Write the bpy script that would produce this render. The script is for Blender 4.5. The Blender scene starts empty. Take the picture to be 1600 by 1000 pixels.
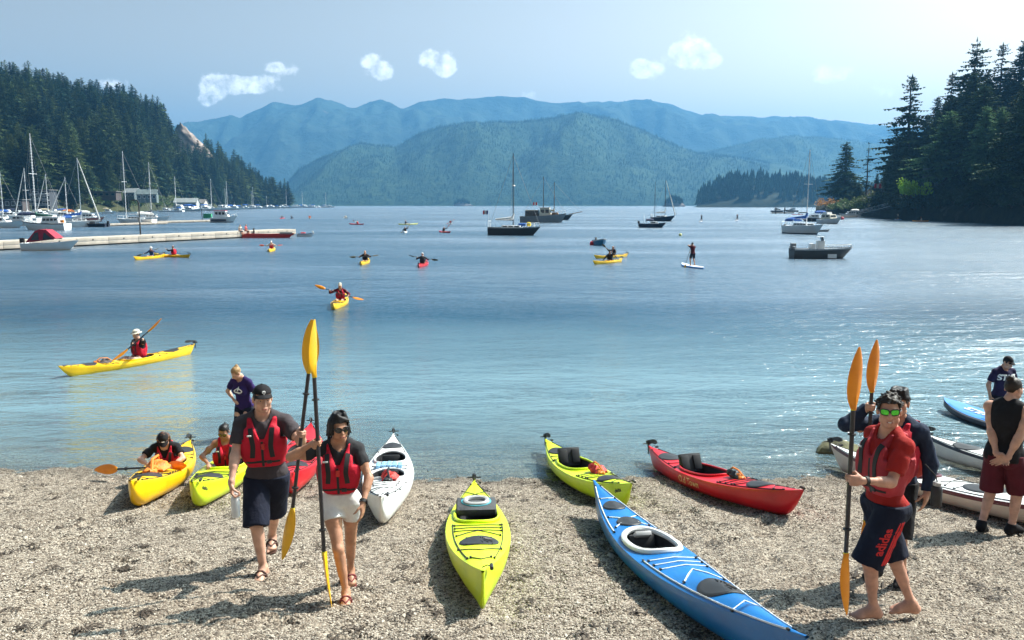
import bpy, bmesh, math, random
import numpy as np
from mathutils import Vector, Matrix, Euler, Quaternion

# ------------------------------------------------------------------ camera, world, sun, exposure
S = bpy.context.scene
COL = S.collection
random.seed(7)
RNG = np.random.default_rng(7)
CAM_H, PITCH, FPX = 4.3, math.radians(7.9), 1300.0
cam_d = bpy.data.cameras.new("camera")
cam_d.sensor_width = 36.0
cam_d.lens = 36.0 * FPX / 1600.0
cam_d.clip_start, cam_d.clip_end = 0.1, 40000.0
cam = bpy.data.objects.new("camera", cam_d)
COL.objects.link(cam)
cam.location = (0, 0, CAM_H)
cam.rotation_euler = (math.radians(90) - PITCH, 0, 0)
S.camera = cam

SUN_AZ, SUN_EL = math.radians(62), math.radians(50)          # azimuth clockwise from +Y
SUN_DIR = Vector((math.sin(SUN_AZ) * math.cos(SUN_EL), math.cos(SUN_AZ) * math.cos(SUN_EL), math.sin(SUN_EL)))
sun_d = bpy.data.lights.new("sun", 'SUN')
sun_d.energy = 5.0
sun_d.angle = math.radians(0.5)
sun_d.color = (1.0, 0.93, 0.82)
sun = bpy.data.objects.new("sun", sun_d)
COL.objects.link(sun)
sun.rotation_euler = SUN_DIR.to_track_quat('Z', 'Y').to_euler()
sun.location = SUN_DIR * 100

W = bpy.data.worlds.new("World")
S.world = W
W.use_nodes = True
def build_world():
    nt = W.node_tree
    N, L = nt.nodes, nt.links
    N.clear()
    out = N.new('ShaderNodeOutputWorld')
    bg = N.new('ShaderNodeBackground')
    bg.inputs['Strength'].default_value = 0.12
    sky = N.new('ShaderNodeTexSky')
    sky.sky_type = 'NISHITA'
    sky.sun_disc = False
    sky.sun_elevation = SUN_EL
    sky.sun_rotation = SUN_AZ
    sky.air_density = 1.0
    sky.dust_density = 4.0
    sky.ozone_density = 2.2
    tc = N.new('ShaderNodeTexCoord')
    def m(op, a, b=None, c=None):
        n = N.new('ShaderNodeMath'); n.operation = op
        for i, v in enumerate((a, b, c)):
            if v is None: continue
            if isinstance(v, (int, float)): n.inputs[i].default_value = v
            else: L.new(v, n.inputs[i])
        return n.outputs[0]
    sep = N.new('ShaderNodeSeparateXYZ'); L.new(tc.outputs['Generated'], sep.inputs[0])
    X, Y, Z = sep.outputs
    ys = m('MAXIMUM', Y, 0.05)
    ax, az = m('DIVIDE', X, ys), m('DIVIDE', Z, ys)
    comb = N.new('ShaderNodeCombineXYZ'); L.new(ax, comb.inputs[0]); L.new(az, comb.inputs[1])
    nz = N.new('ShaderNodeTexNoise'); nz.inputs['Scale'].default_value = 62; nz.inputs['Detail'].default_value = 8
    nz.inputs['Roughness'].default_value = 0.62
    L.new(comb.outputs[0], nz.inputs['Vector'])
    # cumulus puffs: (pixel x, y, half width, half height, strength) turned into sky directions
    puffs = [(330,140,20,24,1),(352,134,34,17,1),(382,131,38,15,1),(412,133,34,13,.9),(322,156,16,10,.9),(440,109,24,13,.9),(425,104,16,7,.6),
             (590,104,25,19,.9),(600,114,15,14,.8),(576,94,14,10,.8),(683,98,29,21,1),(697,106,16,15,.9),(670,90,14,12,.8),
             (808,109,17,17,.5),(1016,109,32,18,1),(1000,107,16,13,.8),(1078,76,26,26,1.1),(1092,88,36,20,1),(1056,84,20,15,.9),(1110,96,18,11,.8),
             (1290,114,26,15,1),(1320,112,17,11,.8),(1300,124,22,9,.7),(1384,145,26,12,.8),(175,131,30,10,.9),(822,147,20,8,.7)]
    acc = None
    for (u, v, hw, hh, s) in puffs:
        th = math.atan((v - 500) / FPX) + PITCH
        dep = 1.0 / math.cos(math.atan((v - 500) / FPX))
        dx = (u - 800) / FPX / (math.cos(PITCH) - (v - 500) / FPX * math.sin(PITCH))
        dz = -math.tan(th)
        a = m('DIVIDE', m('SUBTRACT', ax, dx), hw / FPX * 1.36)
        b = m('DIVIDE', m('SUBTRACT', az, dz), hh / FPX * 1.36)
        d2 = m('ADD', m('MULTIPLY', a, a), m('MULTIPLY', b, b))
        f = m('MULTIPLY', m('MAXIMUM', m('SUBTRACT', 1.0, d2), 0.0), s)
        acc = f if acc is None else m('ADD', acc, f)
    acc = m('MINIMUM', acc, 1.0)
    e = m('SUBTRACT', acc, m('ADD', m('MULTIPLY', nz.outputs['Fac'], 2.2), -0.60))
    gate = m('MINIMUM', m('MULTIPLY', acc, 5.0), 1.0)
    mr = N.new('ShaderNodeMapRange'); mr.interpolation_type = 'SMOOTHSTEP'
    L.new(e, mr.inputs['Value']); mr.inputs['From Min'].default_value = 0.0; mr.inputs['From Max'].default_value = 1.0
    front = m('GREATER_THAN', Y, 0.05)
    mask = m('MULTIPLY', m('MULTIPLY', mr.outputs[0], gate), front)
    mix = N.new('ShaderNodeMix'); mix.data_type = 'RGBA'
    gm = N.new('ShaderNodeGamma'); gm.inputs['Gamma'].default_value = 1.7; L.new(sky.outputs[0], gm.inputs['Color'])
    hs = N.new('ShaderNodeHueSaturation'); hs.inputs['Saturation'].default_value = .30; hs.inputs['Value'].default_value = .205; L.new(gm.outputs[0], hs.inputs['Color'])
    low = m('MAXIMUM', m('SUBTRACT', 1.0, m('DIVIDE', m('ABSOLUTE', Z), 0.42)), 0.0)      # paler, warmer air towards the horizon
    tint = N.new('ShaderNodeMix'); tint.data_type = 'RGBA'; L.new(low, tint.inputs['Factor'])
    tint.inputs['A'].default_value = (.66, .90, .98, 1); tint.inputs['B'].default_value = (2.5, 2.08, 1.48, 1)
    tm = N.new('ShaderNodeMix'); tm.data_type = 'RGBA'; tm.blend_type = 'MULTIPLY'; tm.inputs['Factor'].default_value = 1
    L.new(hs.outputs[0], tm.inputs['A']); L.new(tint.outputs['Result'], tm.inputs['B'])
    L.new(mask, mix.inputs['Factor']); L.new(tm.outputs['Result'], mix.inputs['A'])
    cr = N.new('ShaderNodeMix'); cr.data_type = 'RGBA'
    nz2 = N.new('ShaderNodeTexNoise'); nz2.inputs['Scale'].default_value = 55; nz2.inputs['Detail'].default_value = 4
    L.new(comb.outputs[0], nz2.inputs['Vector'])
    L.new(nz2.outputs['Fac'], cr.inputs['Factor'])
    cr.inputs['A'].default_value = (6.0, 6.3, 6.6, 1); cr.inputs['B'].default_value = (10.5, 10.4, 10.2, 1)
    L.new(cr.outputs['Result'], mix.inputs['B'])
    L.new(mix.outputs['Result'], bg.inputs['Color'])
    L.new(bg.outputs[0], out.inputs['Surface'])
build_world()
S.view_settings.view_transform = 'Standard'
S.view_settings.look = 'None'
S.view_settings.exposure = 0.8
S.view_settings.gamma = 1.0
S.view_settings.use_curve_mapping = False
S.render.engine = 'CYCLES'
S.cycles.use_denoising = True
S.cycles.max_bounces = 8
S.cycles.diffuse_bounces = 3
S.cycles.glossy_bounces = 3
S.cycles.transmission_bounces = 4
S.cycles.transparent_max_bounces = 12
S.cycles.volume_bounces = 0
S.cycles.caustics_reflective = False
S.cycles.caustics_refractive = False

# ------------------------------------------------------------------ picture geometry
FWD = Vector((0, math.cos(PITCH), -math.sin(PITCH)))
UPV = Vector((0, math.sin(PITCH), math.cos(PITCH)))
def ray(u, v):
    return FWD + Vector((1, 0, 0)) * ((u - 800) / FPX) + UPV * (-(v - 500) / FPX)
def P(u, v, y):                                  # the point seen at pixel u, v at forward distance y
    d = ray(u, v)
    return Vector((0, 0, CAM_H)) + d * (y / d.y)
def at_z(u, v, z=0.0):
    d = ray(u, v)
    return Vector((0, 0, CAM_H)) + d * ((z - CAM_H) / d.z)

# ------------------------------------------------------------------ noise
def _hash(ix, iy, iz, seed):
    h = (ix * 374761393 + iy * 668265263 + iz * 2147483647 + seed * 1274126177) & 0xffffffff
    h = ((h ^ (h >> 13)) * 1274126177) & 0xffffffff
    h = (h ^ (h >> 16)) & 0xffffff
    return h.astype(np.float64) / 0xffffff
def vnoise(x, y, z=None, seed=0):
    x = np.asarray(x, float); y = np.asarray(y, float)
    z = np.zeros_like(x) if z is None else np.asarray(z, float)
    xi, yi, zi = np.floor(x).astype(np.int64), np.floor(y).astype(np.int64), np.floor(z).astype(np.int64)
    fx, fy, fz = x - xi, y - yi, z - zi
    fx, fy, fz = [f * f * (3 - 2 * f) for f in (fx, fy, fz)]
    r = 0
    for dx in (0, 1):
        for dy in (0, 1):
            for dz in (0, 1):
                w = (fx if dx else 1 - fx) * (fy if dy else 1 - fy) * (fz if dz else 1 - fz)
                r = r + w * _hash(xi + dx, yi + dy, zi + dz, seed)
    return r * 2 - 1
def fbm(x, y, z=None, oct=4, seed=0):
    r, a, f = 0, 1.0, 1.0
    for i in range(oct):
        r = r + a * vnoise(np.asarray(x) * f, np.asarray(y) * f, None if z is None else np.asarray(z) * f, seed + i)
        a *= .5; f *= 2.03
    return r
def sstep(a, b, x):
    t = np.clip((x - a) / (b - a), 0, 1)
    return t * t * (3 - 2 * t)

# ------------------------------------------------------------------ materials
MATS = {}
def mat(name, col, rough=.5, var=.12, scale=6., bump=0., bscale=60., metal=0., spec=.5, coat=0., randv=0., hue=None, trans=0.):
    if name in MATS: return MATS[name]
    M = bpy.data.materials.new(name); M.use_nodes = True
    nt = M.node_tree; N, L = nt.nodes, nt.links
    b = N['Principled BSDF']
    b.inputs['Roughness'].default_value = rough
    b.inputs['Metallic'].default_value = metal
    b.inputs['Specular IOR Level'].default_value = spec
    b.inputs['Coat Weight'].default_value = coat
    tc = N.new('ShaderNodeTexCoord')
    nz = N.new('ShaderNodeTexNoise'); nz.inputs['Scale'].default_value = scale; nz.inputs['Detail'].default_value = 6
    L.new(tc.outputs['Object'], nz.inputs['Vector'])
    r = N.new('ShaderNodeValToRGB')
    c = Vector(col[:3]); c2 = Vector(hue) if hue else c
    lo, hi = c * (1 - var), c2 * (1 + var)
    r.color_ramp.elements[0].color = (*lo, 1); r.color_ramp.elements[1].color = (*hi, 1)
    r.color_ramp.elements[0].position = .3; r.color_ramp.elements[1].position = .7
    L.new(nz.outputs['Fac'], r.inputs['Fac'])
    src = r.outputs['Color']
    if randv:
        oi = N.new('ShaderNodeObjectInfo')
        mr = N.new('ShaderNodeMapRange'); mr.inputs['To Min'].default_value = 1 - randv; mr.inputs['To Max'].default_value = 1 + randv
        L.new(oi.outputs['Random'], mr.inputs['Value'])
        hs = N.new('ShaderNodeHueSaturation'); L.new(src, hs.inputs['Color']); L.new(mr.outputs[0], hs.inputs['Value'])
        src = hs.outputs['Color']
    L.new(src, b.inputs['Base Color'])
    mr2 = N.new('ShaderNodeMapRange'); mr2.inputs['To Min'].default_value = max(0, rough - .08); mr2.inputs['To Max'].default_value = min(1, rough + .08)
    L.new(nz.outputs['Fac'], mr2.inputs['Value']); L.new(mr2.outputs[0], b.inputs['Roughness'])
    if bump:
        n2 = N.new('ShaderNodeTexNoise'); n2.inputs['Scale'].default_value = bscale; n2.inputs['Detail'].default_value = 5
        L.new(tc.outputs['Object'], n2.inputs['Vector'])
        bp = N.new('ShaderNodeBump'); bp.inputs['Strength'].default_value = bump; bp.inputs['Distance'].default_value = .02
        L.new(n2.outputs['Fac'], bp.inputs['Height']); L.new(bp.outputs[0], b.inputs['Normal'])
    if trans:
        out = N['Material Output']
        t = N.new('ShaderNodeBsdfTranslucent'); L.new(src, t.inputs['Color'])
        mx = N.new('ShaderNodeMixShader'); mx.inputs[0].default_value = trans
        L.new(b.outputs[0], mx.inputs[1]); L.new(t.outputs[0], mx.inputs[2]); L.new(mx.outputs[0], out.inputs['Surface'])
    MATS[name] = M
    return M

# ------------------------------------------------------------------ mesh building
class MB:
    def __init__(s): s.v, s.f, s.m = [], [], []
    def add(s, verts, faces, mi=0):
        o = len(s.v)
        s.v.extend([tuple(p) for p in verts]); s.f.extend([tuple(i + o for i in f) for f in faces]); s.m.extend([mi] * len(faces))
        return s
    def box(s, c, size, mi=0, rot=None, taper=1.0):
        a, b, h = size[0] / 2, size[1] / 2, size[2] / 2
        vs = [Vector((x * a * (taper if z > 0 else 1), y * b * (taper if z > 0 else 1), z * h)) for z in (-1, 1) for x, y in ((-1, -1), (1, -1), (1, 1), (-1, 1))]
        if rot is not None: vs = [rot @ q for q in vs]
        return s.add([Vector(c) + q for q in vs], [(3, 2, 1, 0), (4, 5, 6, 7), (0, 1, 5, 4), (1, 2, 6, 5), (2, 3, 7, 6), (3, 0, 4, 7)], mi)
    def rbox(s, c, size, r=.02, mi=0, rot=None):
        a, b, h = [q / 2 for q in size]; r = min(r, a * .98, b * .98, h * .98)
        bm = bmesh.new()
        for x in (-1, 1):
            for y in (-1, 1):
                for z in (-1, 1):
                    k = .3 * r
                    for q in ((x * a, y * (b - r), z * (h - r)), (x * (a - r), y * b, z * (h - r)), (x * (a - r), y * (b - r), z * h), (x * (a - k), y * (b - k), z * (h - k)),
                              (x * (a - k), y * (b - k), z * (h - r)), (x * (a - k), y * (b - r), z * (h - k)), (x * (a - r), y * (b - k), z * (h - k))):
                        bm.verts.new(q)
        bmesh.ops.convex_hull(bm, input=bm.verts)
        bm.verts.ensure_lookup_table(); bm.verts.index_update()
        vs = [v.co.copy() for v in bm.verts]
        fs = [[v.index for v in f.verts] for f in bm.faces]; bm.free()
        if rot is not None: vs = [rot @ q for q in vs]
        return s.add([Vector(c) + q for q in vs], fs, mi)
    def tube(s, pts, r, n=6, mi=0, cap=True):
        pts = [Vector(p) for p in pts]
        rs = [r] * len(pts) if isinstance(r, (int, float)) else list(r)
        rings, prev = [], None
        for i, p in enumerate(pts):
            t = (pts[min(i + 1, len(pts) - 1)] - pts[max(i - 1, 0)])
            if t.length < 1e-9: t = Vector((0, 0, 1))
            t.normalize()
            if prev is None:
                a = Vector((0, 0, 1)) if abs(t.z) < .9 else Vector((1, 0, 0))
                prev = t.cross(a).normalized()
            prev = (prev - t * prev.dot(t)).normalized()
            b = t.cross(prev)
            rings.append([p + (prev * math.cos(q) + b * math.sin(q)) * rs[i] for q in [2 * math.pi * k / n for k in range(n)]])
        return s.loft(rings, mi, cap=cap)
    def loft(s, rings, mi=0, closed=True, cap=True):
        n = len(rings[0]); vs = [p for r in rings for p in r]; fs = []
        for i in range(len(rings) - 1):
            for k in range(n if closed else n - 1):
                k2 = (k + 1) % n
                fs.append((i * n + k, i * n + k2, (i + 1) * n + k2, (i + 1) * n + k))
        if cap and closed:
            fs.append(tuple(range(n - 1, -1, -1))); fs.append(tuple((len(rings) - 1) * n + k for k in range(n)))
        return s.add(vs, fs, mi)
    def ell(s, c, r, n=12, m=8, mi=0, rot=None):
        if isinstance(r, (int, float)): r = (r, r, r)
        vs = [Vector((0, 0, -r[2]))]
        for j in range(1, m):
            t = -math.pi / 2 + math.pi * j / m
            for i in range(n):
                q = 2 * math.pi * i / n
                vs.append(Vector((r[0] * math.cos(t) * math.cos(q), r[1] * math.cos(t) * math.sin(q), r[2] * math.sin(t))))
        vs.append(Vector((0, 0, r[2])))
        fs = [(0, 1 + (i + 1) % n, 1 + i) for i in range(n)]
        for j in range(m - 2):
            for i in range(n):
                a, b = 1 + j * n + i, 1 + j * n + (i + 1) % n
                fs.append((a, b, b + n, a + n))
        l = len(vs) - 1; o = 1 + (m - 2) * n
        fs += [(o + i, o + (i + 1) % n, l) for i in range(n)]
        if rot is not None: vs = [rot @ q for q in vs]
        return s.add([Vector(c) + q for q in vs], fs, mi)
    def prism(s, outline, axis, a, b, mi=0):                     # outline: 2-D points swept from a to b along an axis (0, 1, 2)
        def put(p, t):
            q = [p[0], p[1]]; q.insert(axis, t); return tuple(q)
        n = len(outline)
        vs = [put(p, a) for p in outline] + [put(p, b) for p in outline]
        fs = [tuple(range(n - 1, -1, -1)), tuple(range(n, 2 * n))] + [(k, (k + 1) % n, n + (k + 1) % n, n + k) for k in range(n)]
        return s.add(vs, fs, mi)
    def ribbon(s, pts, nrm, w, t, mi=0):                         # strap: points, surface normals, width, thickness
        pts = [Vector(p) for p in pts]; rings = []
        for i, p in enumerate(pts):
            tg = (pts[min(i + 1, len(pts) - 1)] - pts[max(i - 1, 0)]).normalized()
            n = Vector(nrm[i]).normalized(); sd = tg.cross(n).normalized() * (w / 2)
            rings.append([p - sd, p + sd, p + sd + n * t, p - sd + n * t])
        return s.loft(rings, mi)
    def mesh(s, name, mats, smooth=True, angle=40):
        me = bpy.data.meshes.new(name)
        me.from_pydata([tuple(p) for p in s.v], [], s.f)
        mats = mats if isinstance(mats, (list, tuple)) else [mats]
        for q in mats: me.materials.append(q)
        if len(mats) > 1: me.polygons.foreach_set('material_index', s.m)
        bm = bmesh.new(); bm.from_mesh(me); bmesh.ops.recalc_face_normals(bm, faces=bm.faces); bm.to_mesh(me); bm.free()
        if smooth:
            me.polygons.foreach_set('use_smooth', [True] * len(me.polygons)); me.set_sharp_from_angle(angle=math.radians(angle))
        me.update()
        return me
    def build(s, name, mats, parent=None, smooth=True, angle=40, **kw):
        return link(name, s.mesh(name, mats, smooth, angle), parent, **kw)
def link(name, data, parent=None, label=None, cat=None, group=None, kind=None, loc=None, rot=None):
    o = bpy.data.objects.new(name, data); COL.objects.link(o)
    if parent is not None: o.parent = parent
    if loc is not None: o.location = loc
    if rot is not None: o.rotation_euler = rot
    return tag(o, label, cat, group, kind)
def tag(o, label=None, cat=None, group=None, kind=None):
    if label: o['label'] = label
    if cat: o['category'] = cat
    if group: o['group'] = group
    if kind: o['kind'] = kind
    return o
def thing(name, label, cat, loc=(0, 0, 0), rot=(0, 0, 0), group=None):
    o = bpy.data.objects.new(name, None); COL.objects.link(o)
    o.empty_display_size = .2
    o.location = loc; o.rotation_euler = rot
    return tag(o, label, cat, group)
def dup(root, loc=None, rot=None, label=None, group=None, scale=None):
    def cp(o, par):
        c = o.copy(); COL.objects.link(c); c.parent = par
        for ch in list(o.children): cp(ch, c)
        return c
    c = cp(root, root.parent)
    if loc is not None: c.location = loc
    if rot is not None: c.rotation_euler = rot
    if scale is not None: c.scale = (scale,) * 3 if isinstance(scale, (int, float)) else scale
    return tag(c, label, None, group)
def np_mesh(name, V, F, mats, smooth=True, mi=None):
    me = bpy.data.meshes.new(name)
    V = np.asarray(V, np.float32); F = np.asarray(F, np.int32)
    k = F.shape[1]
    me.vertices.add(len(V)); me.vertices.foreach_set('co', V.ravel())
    me.loops.add(F.size); me.loops.foreach_set('vertex_index', F.ravel())
    me.polygons.add(len(F)); me.polygons.foreach_set('loop_start', np.arange(0, F.size, k, dtype=np.int32))
    for q in (mats if isinstance(mats, (list, tuple)) else [mats]): me.materials.append(q)
    if mi is not None: me.polygons.foreach_set('material_index', np.asarray(mi, np.int32))
    me.update(calc_edges=True); me.validate()
    me.polygons.foreach_set('use_smooth', [smooth] * len(me.polygons))
    return me
def grid_faces(nu, nv):
    i, j = np.meshgrid(np.arange(nu - 1), np.arange(nv - 1), indexing='ij')
    a = (i * nv + j).ravel()
    return np.stack([a, a + nv, a + nv + 1, a + 1], 1)
# ------------------------------------------------------------------ ground, water, air
dents = None
def make_dents():
    r = np.random.default_rng(77); L = []
    for k in range(46):                                    # trails of footprints
        x, y = r.uniform(-6, 6), r.uniform(5.5, 11.5); a = r.uniform(0, 6.28)
        for j in range(r.integers(3, 7)):
            sd = .09 * (1 if j % 2 else -1)
            L.append((x - sd * math.sin(a), y + sd * math.cos(a), a + r.normal(0, .15), r.uniform(.7, 1.1))); x += .62 * math.cos(a); y += .62 * math.sin(a); a += r.normal(0, .12)
    def f(X, Y):
        Z = np.zeros_like(X)
        for (x, y, a, s) in L:
            m = (np.abs(X - x) < .4) & (np.abs(Y - y) < .4)
            if not m.any(): continue
            dx, dy = X[m] - x, Y[m] - y; u, v = (dx * math.cos(a) + dy * math.sin(a)) / (.17 * s), (-dx * math.sin(a) + dy * math.cos(a)) / (.075 * s)
            q = np.sqrt(u * u + v * v); Z[m] += s * (-.040 * np.exp(-q ** 3) + .016 * np.exp(-((q - 1.35) / .3) ** 2))
        return Z
    return f
def shore_y(x):
    x = np.asarray(x, float)
    return 12.65 + .085 * np.maximum(0, -x - 1.5) + .10 * fbm(x * .55 + 3.3, x * 0 + 1.2, oct=3, seed=4)
def gz(x, y, fine=True):
    x = np.asarray(x, float); y = np.asarray(y, float)
    s = y - shore_y(x)
    up = np.where(s > -16, -.16 * s, 2.56 + (-s - 16) * .03)
    dn = -.13 * s
    dn = np.maximum(dn, -3.2 - .0001 * s)
    z = np.where(s < 0, up, dn)
    if fine:
        near = sstep(30, 14, y)
        z = z + near * (.030 * fbm(x * .9, y * .9, oct=3, seed=11) + .019 * fbm(x * 3.1, y * 3.1, oct=2, seed=17) + .011 * fbm(x * 9.5, y * 9.5, oct=2, seed=19))
    if fine and dents is not None: z = z + dents(x, y)
    return z
def gz1(x, y): return float(gz(np.array([x]), np.array([y]), False)[0])

dents = make_dents()
def pebble_material():
    M = bpy.data.materials.new("beach_gravel"); M.use_nodes = True
    N, L = M.node_tree.nodes, M.node_tree.links
    b = N['Principled BSDF']; b.inputs['Roughness'].default_value = .85; b.inputs['Specular IOR Level'].default_value = .25
    g = N.new('ShaderNodeNewGeometry')
    vo = N.new('ShaderNodeTexVoronoi'); vo.inputs['Scale'].default_value = 42
    L.new(g.outputs['Position'], vo.inputs['Vector'])
    r = N.new('ShaderNodeValToRGB')
    el = r.color_ramp.elements
    el[0].position, el[0].color = 0, (.04, .032, .025, 1)
    el[1].position, el[1].color = 1, (.40, .35, .28, 1)
    for p, c in ((.2, (.12, .095, .073, 1)), (.45, (.21, .17, .13, 1)), (.7, (.30, .25, .195, 1))):
        e = el.new(p); e.color = c
    sx = N.new('ShaderNodeSeparateColor'); L.new(vo.outputs['Color'], sx.inputs[0])
    L.new(sx.outputs[0], r.inputs['Fac'])
    nz = N.new('ShaderNodeTexNoise'); nz.inputs['Scale'].default_value = 7; nz.inputs['Detail'].default_value = 6; nz.inputs['Roughness'].default_value = .7
    L.new(g.outputs['Position'], nz.inputs['Vector'])
    r2 = N.new('ShaderNodeValToRGB'); r2.color_ramp.elements[0].position = .30; r2.color_ramp.elements[1].position = .44
    r2.color_ramp.elements[0].color = (.42, .38, .33, 1); r2.color_ramp.elements[1].color = (1, 1, 1, 1)
    L.new(nz.outputs['Fac'], r2.inputs['Fac'])
    mx = N.new('ShaderNodeMix'); mx.data_type = 'RGBA'; mx.blend_type = 'MULTIPLY'; mx.inputs['Factor'].default_value = 1
    L.new(r.outputs[0], mx.inputs['A']); L.new(r2.outputs[0], mx.inputs['B'])
    # wet band by the water and the drowned bed are darker
    sz = N.new('ShaderNodeSeparateXYZ'); L.new(g.outputs['Position'], sz.inputs[0])
    wm = N.new('ShaderNodeMapRange'); wm.inputs['From Min'].default_value = -.1; wm.inputs['From Max'].default_value = .15
    L.new(sz.outputs[2], wm.inputs['Value'])
    wr = N.new('ShaderNodeValToRGB'); L.new(wm.outputs[0], wr.inputs['Fac'])
    wr.color_ramp.elements[0].position, wr.color_ramp.elements[0].color = 0, (1, 1, 1, 1)
    wr.color_ramp.elements[1].position, wr.color_ramp.elements[1].color = .82, (1, 1, 1, 1)
    for q, k in ((.36, .58), (.62, .62)): wr.color_ramp.elements.new(q).color = (k, k, k, 1)
    m2 = N.new('ShaderNodeMix'); m2.data_type = 'RGBA'; m2.blend_type = 'MULTIPLY'; m2.inputs['Factor'].default_value = 1
    L.new(mx.outputs['Result'], m2.inputs['A']); L.new(wr.outputs[0], m2.inputs['B'])
    L.new(m2.outputs['Result'], b.inputs['Base Color'])
    bp = N.new('ShaderNodeBump'); bp.inputs['Strength'].default_value = .9; bp.inputs['Distance'].default_value = .018; bp.invert = True
    L.new(vo.outputs['Distance'], bp.inputs['Height']); L.new(bp.outputs[0], b.inputs['Normal'])
    return M
GRAVEL = pebble_material()
def axis(lo, hi, dense_lo, dense_hi, step, grow=1.25):
    a = list(np.arange(dense_lo, dense_hi + 1e-6, step))
    s, x = step, dense_hi
    while x < hi: s *= grow; x = min(hi, x + s); a.append(x)
    s, x = step, dense_lo
    while x > lo: s *= grow; x = max(lo, x - s); a.insert(0, x)
    return np.array(a)
def build_ground():
    xs = axis(-6800, 6800, -9, 10, .045); ys = axis(-50, 7300, 4.6, 15.5, .045)
    Xg, Yg = np.meshgrid(xs, ys, indexing='ij')
    Z = gz(Xg, Yg)
    o = link('beach', np_mesh('beach', np.stack([Xg.ravel(), Yg.ravel(), Z.ravel()], 1), grid_faces(len(xs), len(ys)), GRAVEL), kind='structure')
build_ground()

def build_pebbles():
    src = []
    hid = bpy.data.collections.new("pebble_kinds")
    pm = bpy.data.materials.new("pebble_stone"); pm.use_nodes = True
    N, L = pm.node_tree.nodes, pm.node_tree.links
    b = N['Principled BSDF']; b.inputs['Roughness'].default_value = .8; b.inputs['Specular IOR Level'].default_value = .3
    oi = N.new('ShaderNodeObjectInfo'); r = N.new('ShaderNodeValToRGB')
    el = r.color_ramp.elements
    el[0].position, el[0].color = 0, (.05, .042, .034, 1)
    el[1].position, el[1].color = 1, (.68, .61, .51, 1)
    for p, c in ((.08, (.11, .09, .07, 1)), (.25, (.34, .28, .22, 1)), (.5, (.50, .425, .345, 1)), (.8, (.62, .545, .45, 1))):
        el.new(p).color = c
    L.new(oi.outputs['Random'], r.inputs['Fac'])
    nz = N.new('ShaderNodeTexNoise'); nz.inputs['Scale'].default_value = 3; tc = N.new('ShaderNodeTexCoord')
    L.new(tc.outputs['Object'], nz.inputs['Vector'])
    mx = N.new('ShaderNodeMix'); mx.data_type = 'RGBA'; mx.blend_type = 'MULTIPLY'; mx.inputs['Factor'].default_value = .5
    L.new(r.outputs[0], mx.inputs['A']); L.new(nz.outputs['Fac'], mx.inputs['B']); L.new(mx.outputs['Result'], b.inputs['Base Color'])
    for k in range(6):
        bm = bmesh.new(); bmesh.ops.create_icosphere(bm, subdivisions=1, radius=1)
        rr = np.random.default_rng(40 + k)
        sc = (1, rr.uniform(.6, .95), rr.uniform(.35, .6))
        for v in bm.verts:
            v.co = Vector((v.co.x * sc[0], v.co.y * sc[1], v.co.z * sc[2])) * rr.uniform(.8, 1.15)
        me = bpy.data.meshes.new('pebble'); bm.to_mesh(me); bm.free(); me.materials.append(pm)
        o = bpy.data.objects.new('pebble_kind', me); hid.objects.link(o)
    n = 190000
    y = 5.0 + (14.2 - 5.0) * RNG.random(n) ** 1.25
    x = (RNG.random(n) * 2 - 1) * (.66 * y + 1.2)
    keep = np.ones(n, bool)
    x, y = x[keep], y[keep]
    z = gz(x, y)
    cl = fbm(x * 1.3, y * 1.3, oct=3, seed=31)
    size = (.0062 + .0068 * RNG.random(len(x)) ** 2.0) * (1 + .25 * cl)
    big = RNG.random(len(x)) < .007
    size = np.where(big, size * RNG.uniform(1.5, 3.0, len(x)), size)
    me = bpy.data.meshes.new('pebbles'); me.vertices.add(len(x))
    me.vertices.foreach_set('co', np.stack([x, y, z + size * .12], 1).astype(np.float32).ravel())
    at = me.attributes.new('size', 'FLOAT', 'POINT'); at.data.foreach_set('value', size.astype(np.float32))
    at = me.attributes.new('turn', 'FLOAT_VECTOR', 'POINT')
    rot = np.stack([RNG.normal(0, .45, len(x)), RNG.normal(0, .45, len(x)), RNG.random(len(x)) * 6.28], 1)
    at.data.foreach_set('vector', rot.astype(np.float32).ravel())
    o = link('pebbles', me, kind='stuff')
    tag(o, 'loose pale pebbles and broken shell covering the beach', 'gravel')
    ng = bpy.data.node_groups.new('scatter_pebbles', 'GeometryNodeTree')
    ng.interface.new_socket('Geometry', in_out='INPUT', socket_type='NodeSocketGeometry')
    ng.interface.new_socket('Geometry', in_out='OUTPUT', socket_type='NodeSocketGeometry')
    N, L = ng.nodes, ng.links
    gi, go = N.new('NodeGroupInput'), N.new('NodeGroupOutput')
    ip = N.new('GeometryNodeInstanceOnPoints'); ci = N.new('GeometryNodeCollectionInfo')
    ci.inputs['Collection'].default_value = hid; ci.inputs['Separate Children'].default_value = True; ci.inputs['Reset Children'].default_value = True
    a1 = N.new('GeometryNodeInputNamedAttribute'); a1.data_type = 'FLOAT'; a1.inputs['Name'].default_value = 'size'
    a2 = N.new('GeometryNodeInputNamedAttribute'); a2.data_type = 'FLOAT_VECTOR'; a2.inputs['Name'].default_value = 'turn'
    L.new(gi.outputs[0], ip.inputs['Points']); L.new(ci.outputs[0], ip.inputs['Instance']); ip.inputs['Pick Instance'].default_value = True
    L.new(a1.outputs[0], ip.inputs['Scale'])
    L.new(a2.outputs[0], ip.inputs['Rotation'])
    L.new(ip.outputs[0], go.inputs[0])
    md = o.modifiers.new('scatter', 'NODES'); md.node_group = ng
build_pebbles()

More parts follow.
